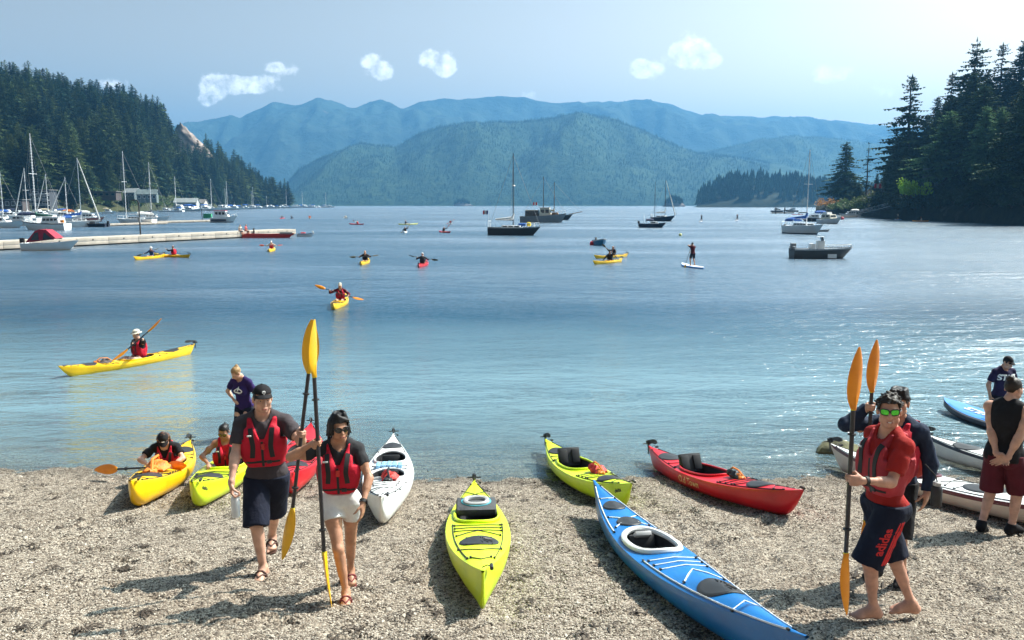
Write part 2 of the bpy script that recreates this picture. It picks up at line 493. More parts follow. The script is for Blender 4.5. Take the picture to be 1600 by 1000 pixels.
def build_wrack():
    r = np.random.default_rng(91); V, F = [], []
    for k in range(260):
        y = 5.2 + 7.6 * r.random() ** (1.2 if k % 3 else .35); x = r.uniform(-1, 1) * (.64 * y + .8); n = r.integers(3, 12)
        for j in range(n):
            a = r.uniform(0, 6.28); l = r.uniform(.02, .075); w = r.uniform(.003, .009); cx, cy = x + r.normal(0, .05), y + r.normal(0, .04); z = float(gz(np.array([cx]), np.array([cy]))[0]) + .014
            d, e = np.array((math.cos(a), math.sin(a), 0)) * l, np.array((-math.sin(a), math.cos(a), 0)) * w; c = np.array((cx, cy, z)); o = len(V)
            up = np.array((0, 0, r.uniform(.004, .02)))
            V += [c - d - e, c - d + e, c + e + up, c - e + up, c + d * r.uniform(.5, 1) + e * 2, c + d - e]; F += [(o, o + 3, o + 2, o + 1), (o + 3, o + 5, o + 4, o + 2)]
    tag(link('seaweed', np_mesh('seaweed', np.array(V), np.array(F), mat('dry_seaweed', (.045, .032, .022), .8, .4, 9), smooth=False), kind='stuff'), 'dark scraps of dry seaweed scattered over the gravel', 'seaweed')
build_wrack()

def water_material():
    M = bpy.data.materials.new("sea_water"); M.use_nodes = True
    N, L = M.node_tree.nodes, M.node_tree.links
    N.clear()
    out = N.new('ShaderNodeOutputMaterial'); g = N.new('ShaderNodeNewGeometry')
    def mp(sx, sy, rz=0):
        n = N.new('ShaderNodeMapping'); n.inputs['Scale'].default_value = (sx, sy, 1); n.inputs['Rotation'].default_value = (0, 0, rz)
        L.new(g.outputs['Position'], n.inputs['Vector']); return n.outputs[0]
    def noise(v, detail=3, rough=.5, dist=0):
        n = N.new('ShaderNodeTexNoise'); n.inputs['Scale'].default_value = 1; n.inputs['Detail'].default_value = detail
        n.inputs['Roughness'].default_value = rough; n.inputs['Distortion'].default_value = dist
        L.new(v, n.inputs['Vector']); return n.outputs['Fac']
    def m(op, a, b):
        n = N.new('ShaderNodeMath'); n.operation = op
        for i, v in enumerate((a, b)):
            if isinstance(v, (int, float)): n.inputs[i].default_value = v
            else: L.new(v, n.inputs[i])
        return n.outputs[0]
    big = noise(mp(.35, .75, .12), 2)
    mid = noise(mp(1.1, 2.6, -.16), 4, .55, .4)
    fin = noise(mp(4.2, 8.5, .25), 3, .6, .3)
    swell = noise(mp(.07, .21, .06), 3, .55, .5)
    patch = noise(mp(.016, .055, .05), 4)
    pr = N.new('ShaderNodeMapRange'); L.new(patch, pr.inputs['Value']); pr.inputs['From Min'].default_value = .35; pr.inputs['From Max'].default_value = .65
    pr.inputs['To Min'].default_value = .28; pr.inputs['To Max'].default_value = 1.1
    h = m('ADD', m('MULTIPLY', swell, WAVE[3]), m('ADD', m('ADD', m('MULTIPLY', big, WAVE[0]), m('MULTIPLY', mid, WAVE[1])), m('MULTIPLY', fin, WAVE[2])))
    h = m('MULTIPLY', h, pr.outputs[0])
    bp = N.new('ShaderNodeBump'); bp.inputs['Strength'].default_value = 1; bp.inputs['Distance'].default_value = 1.0
    L.new(h, bp.inputs['Height'])
    fr = N.new('ShaderNodeFresnel'); fr.inputs['IOR'].default_value = 1.33; L.new(bp.outputs[0], fr.inputs['Normal'])
    gl = N.new('ShaderNodeBsdfGlossy'); gl.inputs['Roughness'].default_value = .05; gl.inputs['Color'].default_value = (1, 1, 1, 1)
    L.new(bp.outputs[0], gl.inputs['Normal'])
    rg = N.new('ShaderNodeMapRange'); rg.inputs['From Min'].default_value = 10; rg.inputs['From Max'].default_value = 42; rg.inputs['To Min'].default_value = .06; rg.inputs['To Max'].default_value = .25
    sp0 = N.new('ShaderNodeSeparateXYZ'); L.new(g.outputs['Position'], sp0.inputs[0]); L.new(sp0.outputs[1], rg.inputs['Value']); L.new(rg.outputs[0], gl.inputs['Roughness'])   # open water is more ruffled
    tr = N.new('ShaderNodeBsdfTransparent'); tr.inputs['Color'].default_value = (.86, .95, .95, 1)
    df = N.new('ShaderNodeBsdfDiffuse')
    sep = N.new('ShaderNodeSeparateXYZ'); L.new(g.outputs['Position'], sep.inputs[0])
    wob = noise(mp(.12, .2), 3)
    ydist = m('ADD', m('SUBTRACT', sep.outputs[1], 12.6), m('MULTIPLY', m('SUBTRACT', wob, .5), 6))
    d1 = N.new('ShaderNodeMapRange'); d1.interpolation_type = 'SMOOTHSTEP'; L.new(ydist, d1.inputs['Value'])
    d1.inputs['From Min'].default_value = -2.5; d1.inputs['From Max'].default_value = 7
    d2 = N.new('ShaderNodeMapRange'); L.new(ydist, d2.inputs['Value']); d2.inputs['From Min'].default_value = 1; d2.inputs['From Max'].default_value = 20
    cm = N.new('ShaderNodeMix'); cm.data_type = 'RGBA'; L.new(d2.outputs[0], cm.inputs['Factor'])
    cm.inputs['A'].default_value = (.20, .31, .35, 1); cm.inputs['B'].default_value = (.010, .055, .100, 1)
    L.new(cm.outputs['Result'], df.inputs['Color'])
    m1 = N.new('ShaderNodeMixShader'); L.new(d1.outputs[0], m1.inputs[0]); L.new(tr.outputs[0], m1.inputs[1]); L.new(df.outputs[0], m1.inputs[2])
    m2 = N.new('ShaderNodeMixShader'); L.new(fr.outputs[0], m2.inputs[0]); L.new(m1.outputs[0], m2.inputs[1]); L.new(gl.outputs[0], m2.inputs[2])
    L.new(m2.outputs[0], out.inputs['Surface'])
    return M
WAVE = (.24, .19, .065, .55)
xs = axis(-6800, 6800, -30, 30, 10, 1.5); ys = axis(9, 7300, 9, 60, 5, 1.5)
Xg, Yg = np.meshgrid(xs, ys, indexing='ij')
link('sea', np_mesh('sea', np.stack([Xg.ravel(), Yg.ravel(), 0 * Xg.ravel()], 1), grid_faces(len(xs), len(ys)), water_material()), kind='structure')

HAZE_D = 1.4e-4
def build_haze():
    M = bpy.data.materials.new("air"); M.use_nodes = True
    N, L = M.node_tree.nodes, M.node_tree.links
    N.clear(); o = N.new('ShaderNodeOutputMaterial'); v = N.new('ShaderNodeVolumePrincipled')
    v.inputs['Color'].default_value = (.18, .53, 1.0, 1); v.inputs['Density'].default_value = HAZE_D; v.inputs['Anisotropy'].default_value = .25
    L.new(v.outputs[0], o.inputs['Volume'])
    mb = MB(); lo, hi = (-7000, -60, -5.2), (7000, 7500, 790)
    mb.box([(a + b) / 2 for a, b in zip(lo, hi)], [b - a for a, b in zip(lo, hi)])
    mb.build('haze', M, smooth=False, kind='stuff')
build_haze()

# ------------------------------------------------------------------ hills and mountains
def adir(u): d = ray(u, 320); return d.x / d.y
def interp(u, pts): return np.interp(u, [p[0] for p in pts], [p[1] for p in pts])
def forest_floor(name, c1, c2, rock, scale, rockamt=.62, bump=1., bdist=6.):
    M = bpy.data.materials.new(name); M.use_nodes = True
    N, L = M.node_tree.nodes, M.node_tree.links
    b = N['Principled BSDF']; b.inputs['Roughness'].default_value = .95; b.inputs['Specular IOR Level'].default_value = .1
    g = N.new('ShaderNodeNewGeometry')
    n1 = N.new('ShaderNodeTexNoise'); n1.inputs['Scale'].default_value = scale; n1.inputs['Detail'].default_value = 10; n1.inputs['Roughness'].default_value = .65
    n2 = N.new('ShaderNodeTexNoise'); n2.inputs['Scale'].default_value = scale * .12; n2.inputs['Detail'].default_value = 12; n2.inputs['Roughness'].default_value = .7
    L.new(g.outputs['Position'], n1.inputs['Vector']); L.new(g.outputs['Position'], n2.inputs['Vector'])
    r = N.new('ShaderNodeValToRGB'); r.color_ramp.elements[0].position = .35; r.color_ramp.elements[1].position = .65
    r.color_ramp.elements[0].color = (*c1, 1); r.color_ramp.elements[1].color = (*c2, 1); L.new(n1.outputs['Fac'], r.inputs['Fac'])
    mr = N.new('ShaderNodeMapRange'); mr.inputs['From Min'].default_value = rockamt; mr.inputs['From Max'].default_value = rockamt + .05; L.new(n2.outputs['Fac'], mr.inputs['Value'])
    mx = N.new('ShaderNodeMix'); mx.data_type = 'RGBA'; L.new(mr.outputs[0], mx.inputs['Factor'])
    L.new(r.outputs[0], mx.inputs['A']); mx.inputs['B'].default_value = (*rock, 1); L.new(mx.outputs['Result'], b.inputs['Base Color'])
    bp = N.new('ShaderNodeBump'); bp.inputs['Strength'].default_value = bump; bp.inputs['Distance'].default_value = bdist
    L.new(n1.outputs['Fac'], bp.inputs['Height']); L.new(bp.outputs[0], b.inputs['Normal'])
    return M

FOLIAGE_FAR = mat('far_foliage', (.018, .040, .027), .9, .5, .02, hue=(.028, .052, .030), spec=.1)
FOLIAGE_HILL = mat('hill_foliage', (.052, .092, .040), .9, .5, .25, hue=(.10, .138, .048), randv=.5, spec=.15)
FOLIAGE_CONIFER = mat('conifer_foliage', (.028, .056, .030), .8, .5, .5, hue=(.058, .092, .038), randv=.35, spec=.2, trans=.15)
BARK = mat('conifer_bark', (.075, .055, .042), .9, .3, 3., bump=.6, bscale=12)

def low_conifer(seed, layers=9, pts=9):
    r = np.random.default_rng(seed); V, F = [], []
    for l in range(layers):
        t = l / (layers - 1)
        z0 = .10 + .80 * t; R = (.19 * (1 - t) ** .85 + .012) * r.uniform(.85, 1.15)
        apex = len(V); V.append((r.normal(0, .006), r.normal(0, .006), min(1.0, z0 + .15 + .04 * (1 - t)) if l < layers - 1 else 1.0))
        a0 = r.random() * 6.28
        for k in range(pts * 2):
            a = a0 + math.pi * k / pts
            q = R * (r.uniform(.85, 1.25) if k % 2 == 0 else r.uniform(.35, .6))
            V.append((q * math.cos(a), q * math.sin(a), z0 - (.05 if k % 2 == 0 else .0) * r.uniform(.6, 1.4)))
        for k in range(pts * 2): F.append((apex, apex + 1 + k, apex + 1 + (k + 1) % (pts * 2)))
    a = len(V)
    for z, q in ((0, .014), (.3, .010)):
        for k in range(4): V.append((q * math.cos(k * 1.57), q * math.sin(k * 1.57), z))
    fq = []
    for k in range(4): F.append((a + k, a + (k + 1) % 4, a + 4 + k)); F.append((a + (k + 1) % 4, a + 4 + (k + 1) % 4, a + 4 + k))
    return np.array(V), np.array(F)
def scatter_joined(name, kinds, pos, h, material, wide=None, **kw):
    Vs, Fs, o, MI = [], [], 0, []; nm = len(material) if isinstance(material, list) else 1
    for i in range(len(pos)):
        V, F = kinds[i % len(kinds)]
        a = RNG.random() * 6.28; c, s = math.cos(a), math.sin(a); w = h[i] * (1 if wide is None else wide[i])
        q = np.stack([(V[:, 0] * c - V[:, 1] * s) * w, (V[:, 0] * s + V[:, 1] * c) * w, V[:, 2] * h[i]], 1) + pos[i]
        Vs.append(q); Fs.append(F + o); o += len(V); MI.append(np.full(len(F), RNG.integers(nm) if nm > 1 else 0))
    return link(name, np_mesh(name, np.concatenate(Vs), np.concatenate(Fs), material, smooth=False, mi=np.concatenate(MI) if nm > 1 else None), **kw)

def polar_terrain(name, us, near, far, prof, material, kind='structure', rows=60, rough=None, back=1.5):
    """us: columns; near/far: distance of shore and ridge; prof(u, t): ground height between them"""
    ts = np.concatenate([np.linspace(-.03, 1, rows), np.linspace(1.05, back, 8)])
    U, T = np.meshgrid(us, ts, indexing='ij')
    nr, fr = near(U), far(U)
    Y = nr + (fr - nr) * T; X = np.array([[adir(u)] * len(ts) for u in us]) * Y
    Z = prof(U, T, X, Y)
    return link(name, np_mesh(name, np.stack([X.ravel(), Y.ravel(), Z.ravel()], 1), grid_faces(len(us), len(ts)), material), kind=kind)

# left hill
LH_near = lambda u: interp(u, [(-400, 330), (0, 400), (200, 510), (300, 740), (400, 980), (455, 1120)])
LH_far = lambda u: interp(u, [(-400, 700), (0, 780), (200, 860), (300, 1000), (400, 1120), (455, 1150)])
LH_ridge = [(-400, 88), (-100, 92), (0, 100), (60, 112), (130, 136), (200, 143), (250, 158), (290, 195), (330, 222), (390, 262), (425, 290), (446, 312), (455, 330)]
def LH_top(u):
    v = interp(u, LH_ridge); r = LH_far(u)
    th = np.arctan((v - 500) / FPX) + PITCH
    return np.maximum(1.0, CAM_H - r * np.tan(th) - 28)
def LH_prof(u, t, x, y):
    tt = np.clip(t, 0, 1)
    z = LH_top(u) * (.25 * sstep(0, .5, tt) + .75 * tt ** .95)
    z = z * (1 + .07 * fbm(x * .012, y * .012, oct=3, seed=5) * np.sin(tt * math.pi)) + 1.4 * sstep(0, .02, t)
    z = np.where(t < 0, -1.5, z)
    return np.where(t > 1, LH_top(u) * (1 - .35 * (t - 1)), z)
polar_terrain('hill', np.linspace(-400, 455, 150), LH_near, LH_far, LH_prof,
              forest_floor('hill_floor', (.030, .036, .020), (.07, .075, .035), (.20, .17, .13), .12, .66, .8, 2.))
ROCKV = [(299, 206, 27, 24)]
def scatter_hill(n):
    u = RNG.uniform(-180, 452, n * 3); t = RNG.random(n * 3) ** .9
    near, far = LH_near(u), LH_far(u)
    y = near + (far - near) * t
    w = (far - near) * y
    ok = RNG.random(n * 3) < w / w.max() * 1.6 + .25
    x = np.array([adir(q) for q in u]) * y; z = LH_prof(u, t, x, y)
    v = 500 + FPX * np.tan(np.arctan((CAM_H - z) / y) - PITCH)
    for (a, b, c, d) in ROCKV: ok &= ~((abs(u - a) < c) & (v > b - d * .2) & (v < b + d * 2.6))
    ok &= ~((u > 130) & (u < 285) & (t < .085))
    ok &= t > .004
    return u[ok][:n], np.stack([x, y, z], 1)[ok][:n], t[ok][:n]
LOWK = [low_conifer(60 + k, 8 + k % 3, 7 + k % 3) for k in range(5)]
# pale cliff standing out of the hill
def build_cliff():
    nu, nv = 26, 22; V = []
    u0, v0 = 299, 220
    base = P(u0, v0, 945)
    for i in range(nu):
        for j in range(nv):
            a = (i / (nu - 1) - .5) * 2; b = j / (nv - 1)
            w = 20 * (.55 + .75 * b ** .7) ; x = a * w + (1 - b) * -7
            z = 18 - 36 * b - 9 * a * a * (1 - b) - 7 * max(a, 0) * (1 - b)
            d = 13 * (1 - a * a) + 2.2 * fbm(np.array([a * 3.]), np.array([b * 4.]), oct=4, seed=8)[0] + 8 * b
            V.append((base.x + x, base.y + 4 - d, base.z + z + 1.2 * fbm(np.array([a * 5.]), np.array([b * 6.]), oct=2, seed=9)[0]))
    me = np_mesh('cliff', V, grid_faces(nu, nv), mat('granite', (.21, .17, .145), .9, .5, .12, bump=.8, bscale=.5, hue=(.28, .22, .185)))
    link('cliff', me, None, 'bare pinkish granite cliff high on the wooded left hill', 'cliff')
build_cliff()

# far ranges
def ridge_range(name, near_d, far_d, ridge, us, rough, material, seed, shift=0):
    top = lambda u: CAM_H - far_d * np.tan(np.arctan((interp(u, ridge) - 500) / FPX) + PITCH)
    def prof(u, t, x, y):
        tt = np.clip(t, 0, 1)
        rn = 1 - np.abs(fbm(x / rough, y / rough * .35, oct=5, seed=seed))
        z = top(u) * (tt ** .8) * (1 + .50 * (rn - .55) * np.sin(tt * math.pi) ** .8)
        z = z + top(u) * .012 * fbm(x / rough * 6, y / rough * 6, oct=3, seed=seed + 3) * sstep(0, .2, tt)
        z = np.where(t < 0, -2, z)
        return np.where(t > 1, top(u) * (1 - .6 * (t - 1)), z)
    f = lambda d: (lambda u: 0 * u + d)
    polar_terrain(name, us, f(near_d), f(far_d), prof, material, rows=90)
    return prof
BACK = [(150, 230), (250, 205), (310, 190), (330, 188), (350, 184), (368, 180), (382, 185), (405, 172), (430, 160), (455, 163), (470, 165), (500, 158), (522, 157), (545, 166), (560, 168), (585, 159), (605, 160), (630, 170),
        (655, 161), (680, 155), (740, 155), (770, 151), (800, 150), (860, 160), (920, 162), (950, 158), (980, 158), (1010, 158), (1040, 161), (1065, 170), (1090, 180), (1150, 182), (1220, 183), (1300, 188), (1340, 193), (1380, 197), (1450, 205), (1600, 220)]
MID = [(380, 318), (430, 300), (450, 285), (470, 264), (495, 250), (520, 240), (545, 231), (565, 227), (600, 229), (620, 231), (640, 218), (660, 206), (690, 198), (720, 195), (750, 193), (780, 192), (815, 188), (850, 185), (880, 181),
       (915, 180), (942, 183), (965, 188), (985, 196), (1010, 206), (1030, 216), (1055, 228), (1085, 238), (1150, 246), (1300, 275), (1500, 300)]
MID2 = [(940, 300), (1000, 262), (1050, 244), (1085, 237), (1120, 232), (1150, 225), (1190, 219), (1220, 215), (1270, 213), (1330, 221), (1400, 232), (1500, 240), (1700, 260)]
mm = forest_floor('mountain_forest', (.020, .045, .030), (.040, .068, .034), (.17, .15, .13), .02, .70, 1., 14.)
mb_ = forest_floor('far_mountain_forest', (.020, .040, .034), (.038, .058, .040), (.19, .16, .14), .010, .655, 1., 30.)
ridge_range('far_mountains', 4300, 5600, BACK, np.linspace(140, 1640, 300), 520, mb_, 21)
prof_mid = ridge_range('mountain', 2700, 3500, MID, np.linspace(380, 1500, 240), 420, mm, 33)
prof_mid2 = ridge_range('distant_hill', 3300, 4100, MID2, np.linspace(940, 1700, 160), 420, mm, 45)
FARK = [low_conifer(90 + k, 4, 4) for k in range(4)]
def scatter_range(name, near_d, far_d, prof, u0, u1, n, hmin, hmax, label):
    u = RNG.uniform(u0, u1, n); t = RNG.random(n) ** .9
    t = np.where(RNG.random(n) < .12, RNG.uniform(.97, 1.0, n), t)
    y = near_d + (far_d - near_d) * t; x = np.array([adir(q) for q in u]) * y
    z = prof(u, t, x, y)
    scatter_joined(name, FARK, np.stack([x, y, z - 1], 1), RNG.uniform(hmin, hmax, n), FOLIAGE_FAR, RNG.uniform(.9, 1.4, n), kind='stuff')
scatter_range('mountain_woods', 2700, 3500, prof_mid, 400, 1200, 11000, 8, 15, '')
scatter_range('distant_woods', 3300, 4100, prof_mid2, 1050, 1450, 3200, 8, 15, '')

# wooded island and islet off the right shore
ISL = [(1086, 322), (1092, 300), (1108, 287), (1140, 273), (1180, 269), (1240, 275), (1290, 281), (1340, 291), (1400, 300), (1460, 322)]
def isl_prof(u, t, x, y):
    top = CAM_H - 1450 * np.tan(np.arctan((interp(u, ISL) - 500) / FPX) + PITCH) - 10
    z = np.maximum(top, -1) * np.clip(t, 0, 1) ** .6
    return np.where(t > 1, z * (1 - (t - 1)), np.where(t < 0, -2, z + 1.2 * fbm(x * .05, y * .05, seed=3)))
IN, IF = (lambda u: 1330 + 0 * u), (lambda u: 1450 + 0 * u)
polar_terrain('island', np.linspace(1084, 1462, 90), IN, IF, isl_prof, forest_floor('island_floor', (.02, .03, .022), (.04, .045, .03), (.13, .12, .11), .06, .68, .8, 2.), rows=24, back=2)
def scatter_isl(n):
    u = RNG.uniform(1088, 1450, n); t = RNG.uniform(.08, 1.15, n); y = 1330 + 120 * t
    x = np.array([adir(q) for q in u]) * y; z = isl_prof(u, t, x, y)
    k = z > 1.5
    scatter_joined('island_woods', LOWK, np.stack([x, y, z - .5], 1)[k], RNG.uniform(11, 24, n)[k], FOLIAGE_FAR, RNG.uniform(.9, 1.4, n)[k], kind='stuff')
scatter_isl(900)
def islet(u, v, wpx, hpx, y, name, label):
    c = P(u, v, y); w = wpx / FPX * y; hh = hpx / FPX * y
    mb = MB(); n, m_ = 20, 8; rings = []
    for j in range(m_):
        q = j / (m_ - 1); rr = w / 2 * math.cos(q * 1.45)
        rings.append([(c.x + rr * math.cos(a) * (1 + .15 * math.sin(3 * a + j)), c.y + rr * math.sin(a) * .7, -1 + (hh * .55 + 1) * q) for a in [6.283 * k / n for k in range(n)]])
    mb.loft(rings)
    o = mb.build(name, mat('islet_rock', (.16, .13, .11), .95, .4, .05), kind='structure')
    pos, hs = [], []
    for k in range(70):
        a, q = RNG.random() * 6.28, RNG.random() ** .5 * .85
        pos.append((c.x + w / 2 * q * math.cos(a), c.y + w / 2 * q * .7 * math.sin(a), hh * .5 * (1 - q * q) + .5)); hs.append(RNG.uniform(.3, .52) * hh)
    scatter_joined(name + '_woods', LOWK, np.array(pos), np.array(hs), FOLIAGE_FAR, None, kind='stuff')
islet(1052, 322, 34, 21, 1700, 'islet', '')
islet(722, 321, 30, 13, 2450, 'islet', '')

# right shore
RS_near = lambda u: interp(u, [(1275, 420), (1300, 390), (1340, 320), (1400, 240), (1500, 205), (1600, 172), (2000, 140)])
RS_far = lambda u: RS_near(u) + interp(u, [(1275, 12), (1300, 40), (1340, 70), (1400, 110), (1600, 130)])
def RS_prof(u, t, x, y):
    tt = np.clip(t, 0, 1); H = interp(u, [(1275, 1.5), (1300, 5), (1340, 8), (1400, 18), (1480, 34), (1600, 42), (2000, 46)])
    z = H * tt ** .8 * .9 + 1.6 * sstep(0, .03, t) + .5 * fbm(x * .12, y * .12, seed=6) * sstep(0, .1, t)
    return np.where(t < 0, -2, z)
polar_terrain('wooded_shore', np.linspace(1275, 2000, 120), RS_near, RS_far, RS_prof,
              forest_floor('shore_floor', (.012, .013, .010), (.022, .024, .014), (.05, .045, .04), .5, .6, .8, .6), rows=40)
def RS_point(u, t):
    y = float(RS_near(np.array([u]))[0] + (RS_far(np.array([u]))[0] - RS_near(np.array([u]))[0]) * t); x = adir(u) * y
    return Vector((x, y, float(RS_prof(np.array([[float(u)]]), np.array([[t]]), np.array([[x]]), np.array([[y]]))[0, 0])))

def conifer_shapes(seed, H=35., density=1.0, sparse_top=0., R=.19, droop=.35):
    """a trunk mesh and a crown of whorled, drooping, ragged fronds"""
    r = np.random.default_rng(seed)
    tr = MB(); pts = [Vector((r.normal(0, .10), r.normal(0, .10), H * t)) for t in np.linspace(0, .98, 9)]; pts[0] = Vector((0, 0, -2))
    tr.tube(pts, [.42 * (1 - t) ** .9 + .03 for t in np.linspace(0, 1, 9)], 7)
    for k in range(16):                               # dead stubs low on the stem
        z = H * r.uniform(.04, .3); a = r.random() * 6.28; l = r.uniform(.6, 2.2)
        tr.tube([(0, 0, z), (l * math.cos(a), l * math.sin(a), z - .2 * l)], [.06, .02], 4)
    V, F = [], []
    z = H * .10
    lop = [r.uniform(.7, 1.3) for _ in range(8)]
    while z < H * .985:
        t = z / H
        gap = .45 + .5 * r.random()
        Rm = 1.3 * H * R * (min(1, (1 - t) * 1.3) ** .75) * (.55 + .45 * sstep(.05, .3, np.array(t))) + .25
        if r.random() < sparse_top * (.35 + .65 * t): z += gap * 1.4; continue
        nb = max(3, int((6 + 2 * r.random()) * density))
        a0 = r.random() * 6.28
        for k in range(nb):
            a = a0 + 6.28 * k / nb + r.normal(0, .25)
            L_ = Rm * r.uniform(.35, 1.2) * lop[int(a / 6.2832 * 8) % 8]
            z0 = z + r.normal(0, .42)
            ns = max(3, int(L_ * 1.5) + 1)
            ca, sa = math.cos(a), math.sin(a)
            dz = -droop * L_ * (.6 + .8 * (1 - t)) if t < .85 else L_ * .25
            prev = None
            for s in range(ns + 1):
                q = s / ns; d = L_ * q
                zz = z0 + dz * (q ** 1.3) + .10 * L_ * q ** 3
                c = np.array((ca * d, sa * d, zz))
                wdt = (.36 * L_ * (1 - q) ** .7 * (.45 + .55 * min(1, q * 4)) + .14) * r.uniform(.6, 1.35)
                if s < ns:
                    for sg in (-1, 1):
                        side = np.array((-sa * sg, ca * sg, 0))
                        fw = np.array((ca, sa, 0)) * (.35 * wdt + .25)
                        o = len(V); seg = L_ / ns * .75
                        tip = c + side * wdt + fw + np.array((0, 0, -.30 * wdt * r.uniform(.3, 1.8)))
                        V += [c - np.array((ca, sa, 0)) * seg * .3, c + np.array((ca, sa, .0)) * seg, tip]
                        F.append((o, o + 1, o + 2))
                        if r.random() < .55:               # hanging spray
                            o = len(V); V += [c + side * wdt * .1, c + side * wdt * .75 + fw * .8, c + side * wdt * .4 + fw * .4 - np.array((0, 0, .5 * wdt + .25))]
                            F.append((o, o + 1, o + 2))
            o = len(V); e = np.array((ca * L_, sa * L_, z0 + dz + .1 * L_))
            b_ = np.array((ca * L_ * .8, sa * L_ * .8, z0 + dz * .75 + .05 * L_)); sd = np.array((-sa, ca, 0)) * .22
            V += [b_ - sd, b_ + sd, e]; F.append((o, o + 1, o + 2))
        z += gap * (1 if t < .8 else .7)
    o = len(V)
    for k in range(5):
        a = 1.2566 * k; V += [(.25 * math.cos(a), .25 * math.sin(a), H * .96), (.25 * math.cos(a + .8), .25 * math.sin(a + .8), H * .96), (0, 0, H * 1.01)]
        F.append((o + 3 * k, o + 3 * k + 1, o + 3 * k + 2))
    return tr.mesh('trunk_shape', BARK), np_mesh('crown_shape', np.array(V), np.array(F), FOLIAGE_CONIFER, smooth=False)
CON = {'dense': [conifer_shapes(1, density=1.15, R=.17), conifer_shapes(2, density=1.1, R=.2), conifer_shapes(3, density=1.2, R=.16)],
       'open': [conifer_shapes(4, density=1.0, sparse_top=.22, R=.15, droop=.25), conifer_shapes(5, density=1.0, sparse_top=.2, R=.16, droop=.2)],
       'thin': [conifer_shapes(6, density=.55, sparse_top=.55, R=.085, droop=.3)]}
LIGHT_FOL = mat('sunlit_fir_foliage', (.085, .17, .085), .8, .4, .5, hue=(.13, .22, .10), spec=.2, trans=.45)  # lighter fir green, brightened further so the colour itself carries the sunlight
def tree(kind, k, base, top_z, label, group=None, wide=1.0, crown=None):
    tr, cr = CON[kind][k % len(CON[kind])]
    t = thing('conifer', label, 'tree', base, (0, 0, RNG.random() * 6.28), group)
    s = (top_z - base.z) / 35.
    t.scale = (s * wide * 1.5, s * wide * 1.5, s)
    link('trunk', tr, t)
    if crown:
        cr = cr.copy(); cr.materials.clear(); cr.materials.append(crown)
    link('crown', cr, t)
    return t
def tree_px(u, v, t, kind, k, label, group=None, wide=1.0, crown=None):
    b = RS_point(u, t); top = P(u, v, b.y).z
    return tree(kind, k, b, top, label, group, wide, crown)
tree_px(1318, 221, .5, 'dense', 0, 'dense dark conifer standing alone at the tip of the right point', wide=1.15)
tree_px(1352, 222, .6, 'thin', 0, 'thin half bare conifer with sparse branches beside the lone dark conifer')
tree_px(1413, 116, .35, 'open', 0, 'tall open crowned conifer with bare spiky top left of the big grove', wide=1.1)
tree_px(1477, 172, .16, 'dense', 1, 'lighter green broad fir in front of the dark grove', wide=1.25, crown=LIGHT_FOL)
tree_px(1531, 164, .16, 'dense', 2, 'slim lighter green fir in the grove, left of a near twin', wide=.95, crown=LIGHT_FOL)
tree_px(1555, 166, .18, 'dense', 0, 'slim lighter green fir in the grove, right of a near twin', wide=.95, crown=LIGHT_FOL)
for k, (u, v, t, kd, w) in enumerate([(1474, 112, .5, 'open', 1), (1508, 58, .6, 'open', .95), (1548, 66, .65, 'open', .9), (1580, 62, .7, 'dense', .9), (1598, 64, .7, 'open', .9), (1618, 70, .7, 'dense', 1), (1645, 60, .7, 'dense', 1),
        (1440, 178, .6, 'dense', .9), (1455, 150, .7, 'dense', .9), (1490, 138, .7, 'dense', 1), (1528, 110, .7, 'dense', .9), (1562, 105, .7, 'dense', 1), (1592, 115, .5, 'dense', 1), (1610, 140, .3, 'dense', 1), (1426, 215, .5, 'dense', .8),
        (1385, 250, .5, 'dense', .9), (1398, 215, .55, 'dense', .8), (1368, 272, .5, 'dense', 1), (1500, 190, .3, 'dense', 1), (1580, 170, .3, 'dense', 1.1), (1510, 220, .14, 'dense', 1.1), (1545, 235, .10, 'dense', 1.1), (1580, 220, .12, 'dense', 1.2),
        (1605, 205, .1, 'dense', 1.2), (1408, 245, .15, 'dense', 1.0), (1340, 285, .5, 'dense', 1.2), (1640, 180, .2, 'dense', 1.2), (1680, 120, .4, 'dense', 1.2), (1720, 150, .3, 'dense', 1.2),
        (1415, 200, .75, 'dense', .8), (1466, 190, .5, 'dense', 1), (1520, 160, .5, 'dense', 1), (1568, 150, .5, 'dense', 1), (1600, 160, .5, 'dense', 1), (1490, 265, .07, 'dense', 1.3), (1530, 270, .06, 'dense', 1.3), (1565, 265, .06, 'dense', 1.3), (1596, 260, .06, 'dense', 1.3)]):
    tree_px(u, v, t, kd, k, 'dark tall conifer in the shaded grove on the right shore', 'dark conifers of the right grove', w)

rg_ = np.random.default_rng(5)
SKY_R = [(1395, 260), (1420, 215), (1440, 185), (1470, 140), (1510, 90), (1550, 85), (1600, 80), (1700, 80)]
for k in range(74):                                   # the rest of the grove, each kept below its skyline
    u = rg_.uniform(1395, 1690); t = rg_.uniform(.22 if u < 1575 else .06, .8); v0 = float(interp(u, SKY_R)); v = v0 + (330 - v0) * rg_.uniform(.06, .62) * (1.0 if t > .3 else 1.25)
    b = RS_point(u, t); top = P(u, min(v, 285), b.y).z
    if top - b.z < 9: top = b.z + rg_.uniform(9, 16)
    tree('dense', k, b, top, 'dark tall conifer in the shaded grove on the right shore', 'dark conifers of the right grove', rg_.uniform(.9, 1.35))

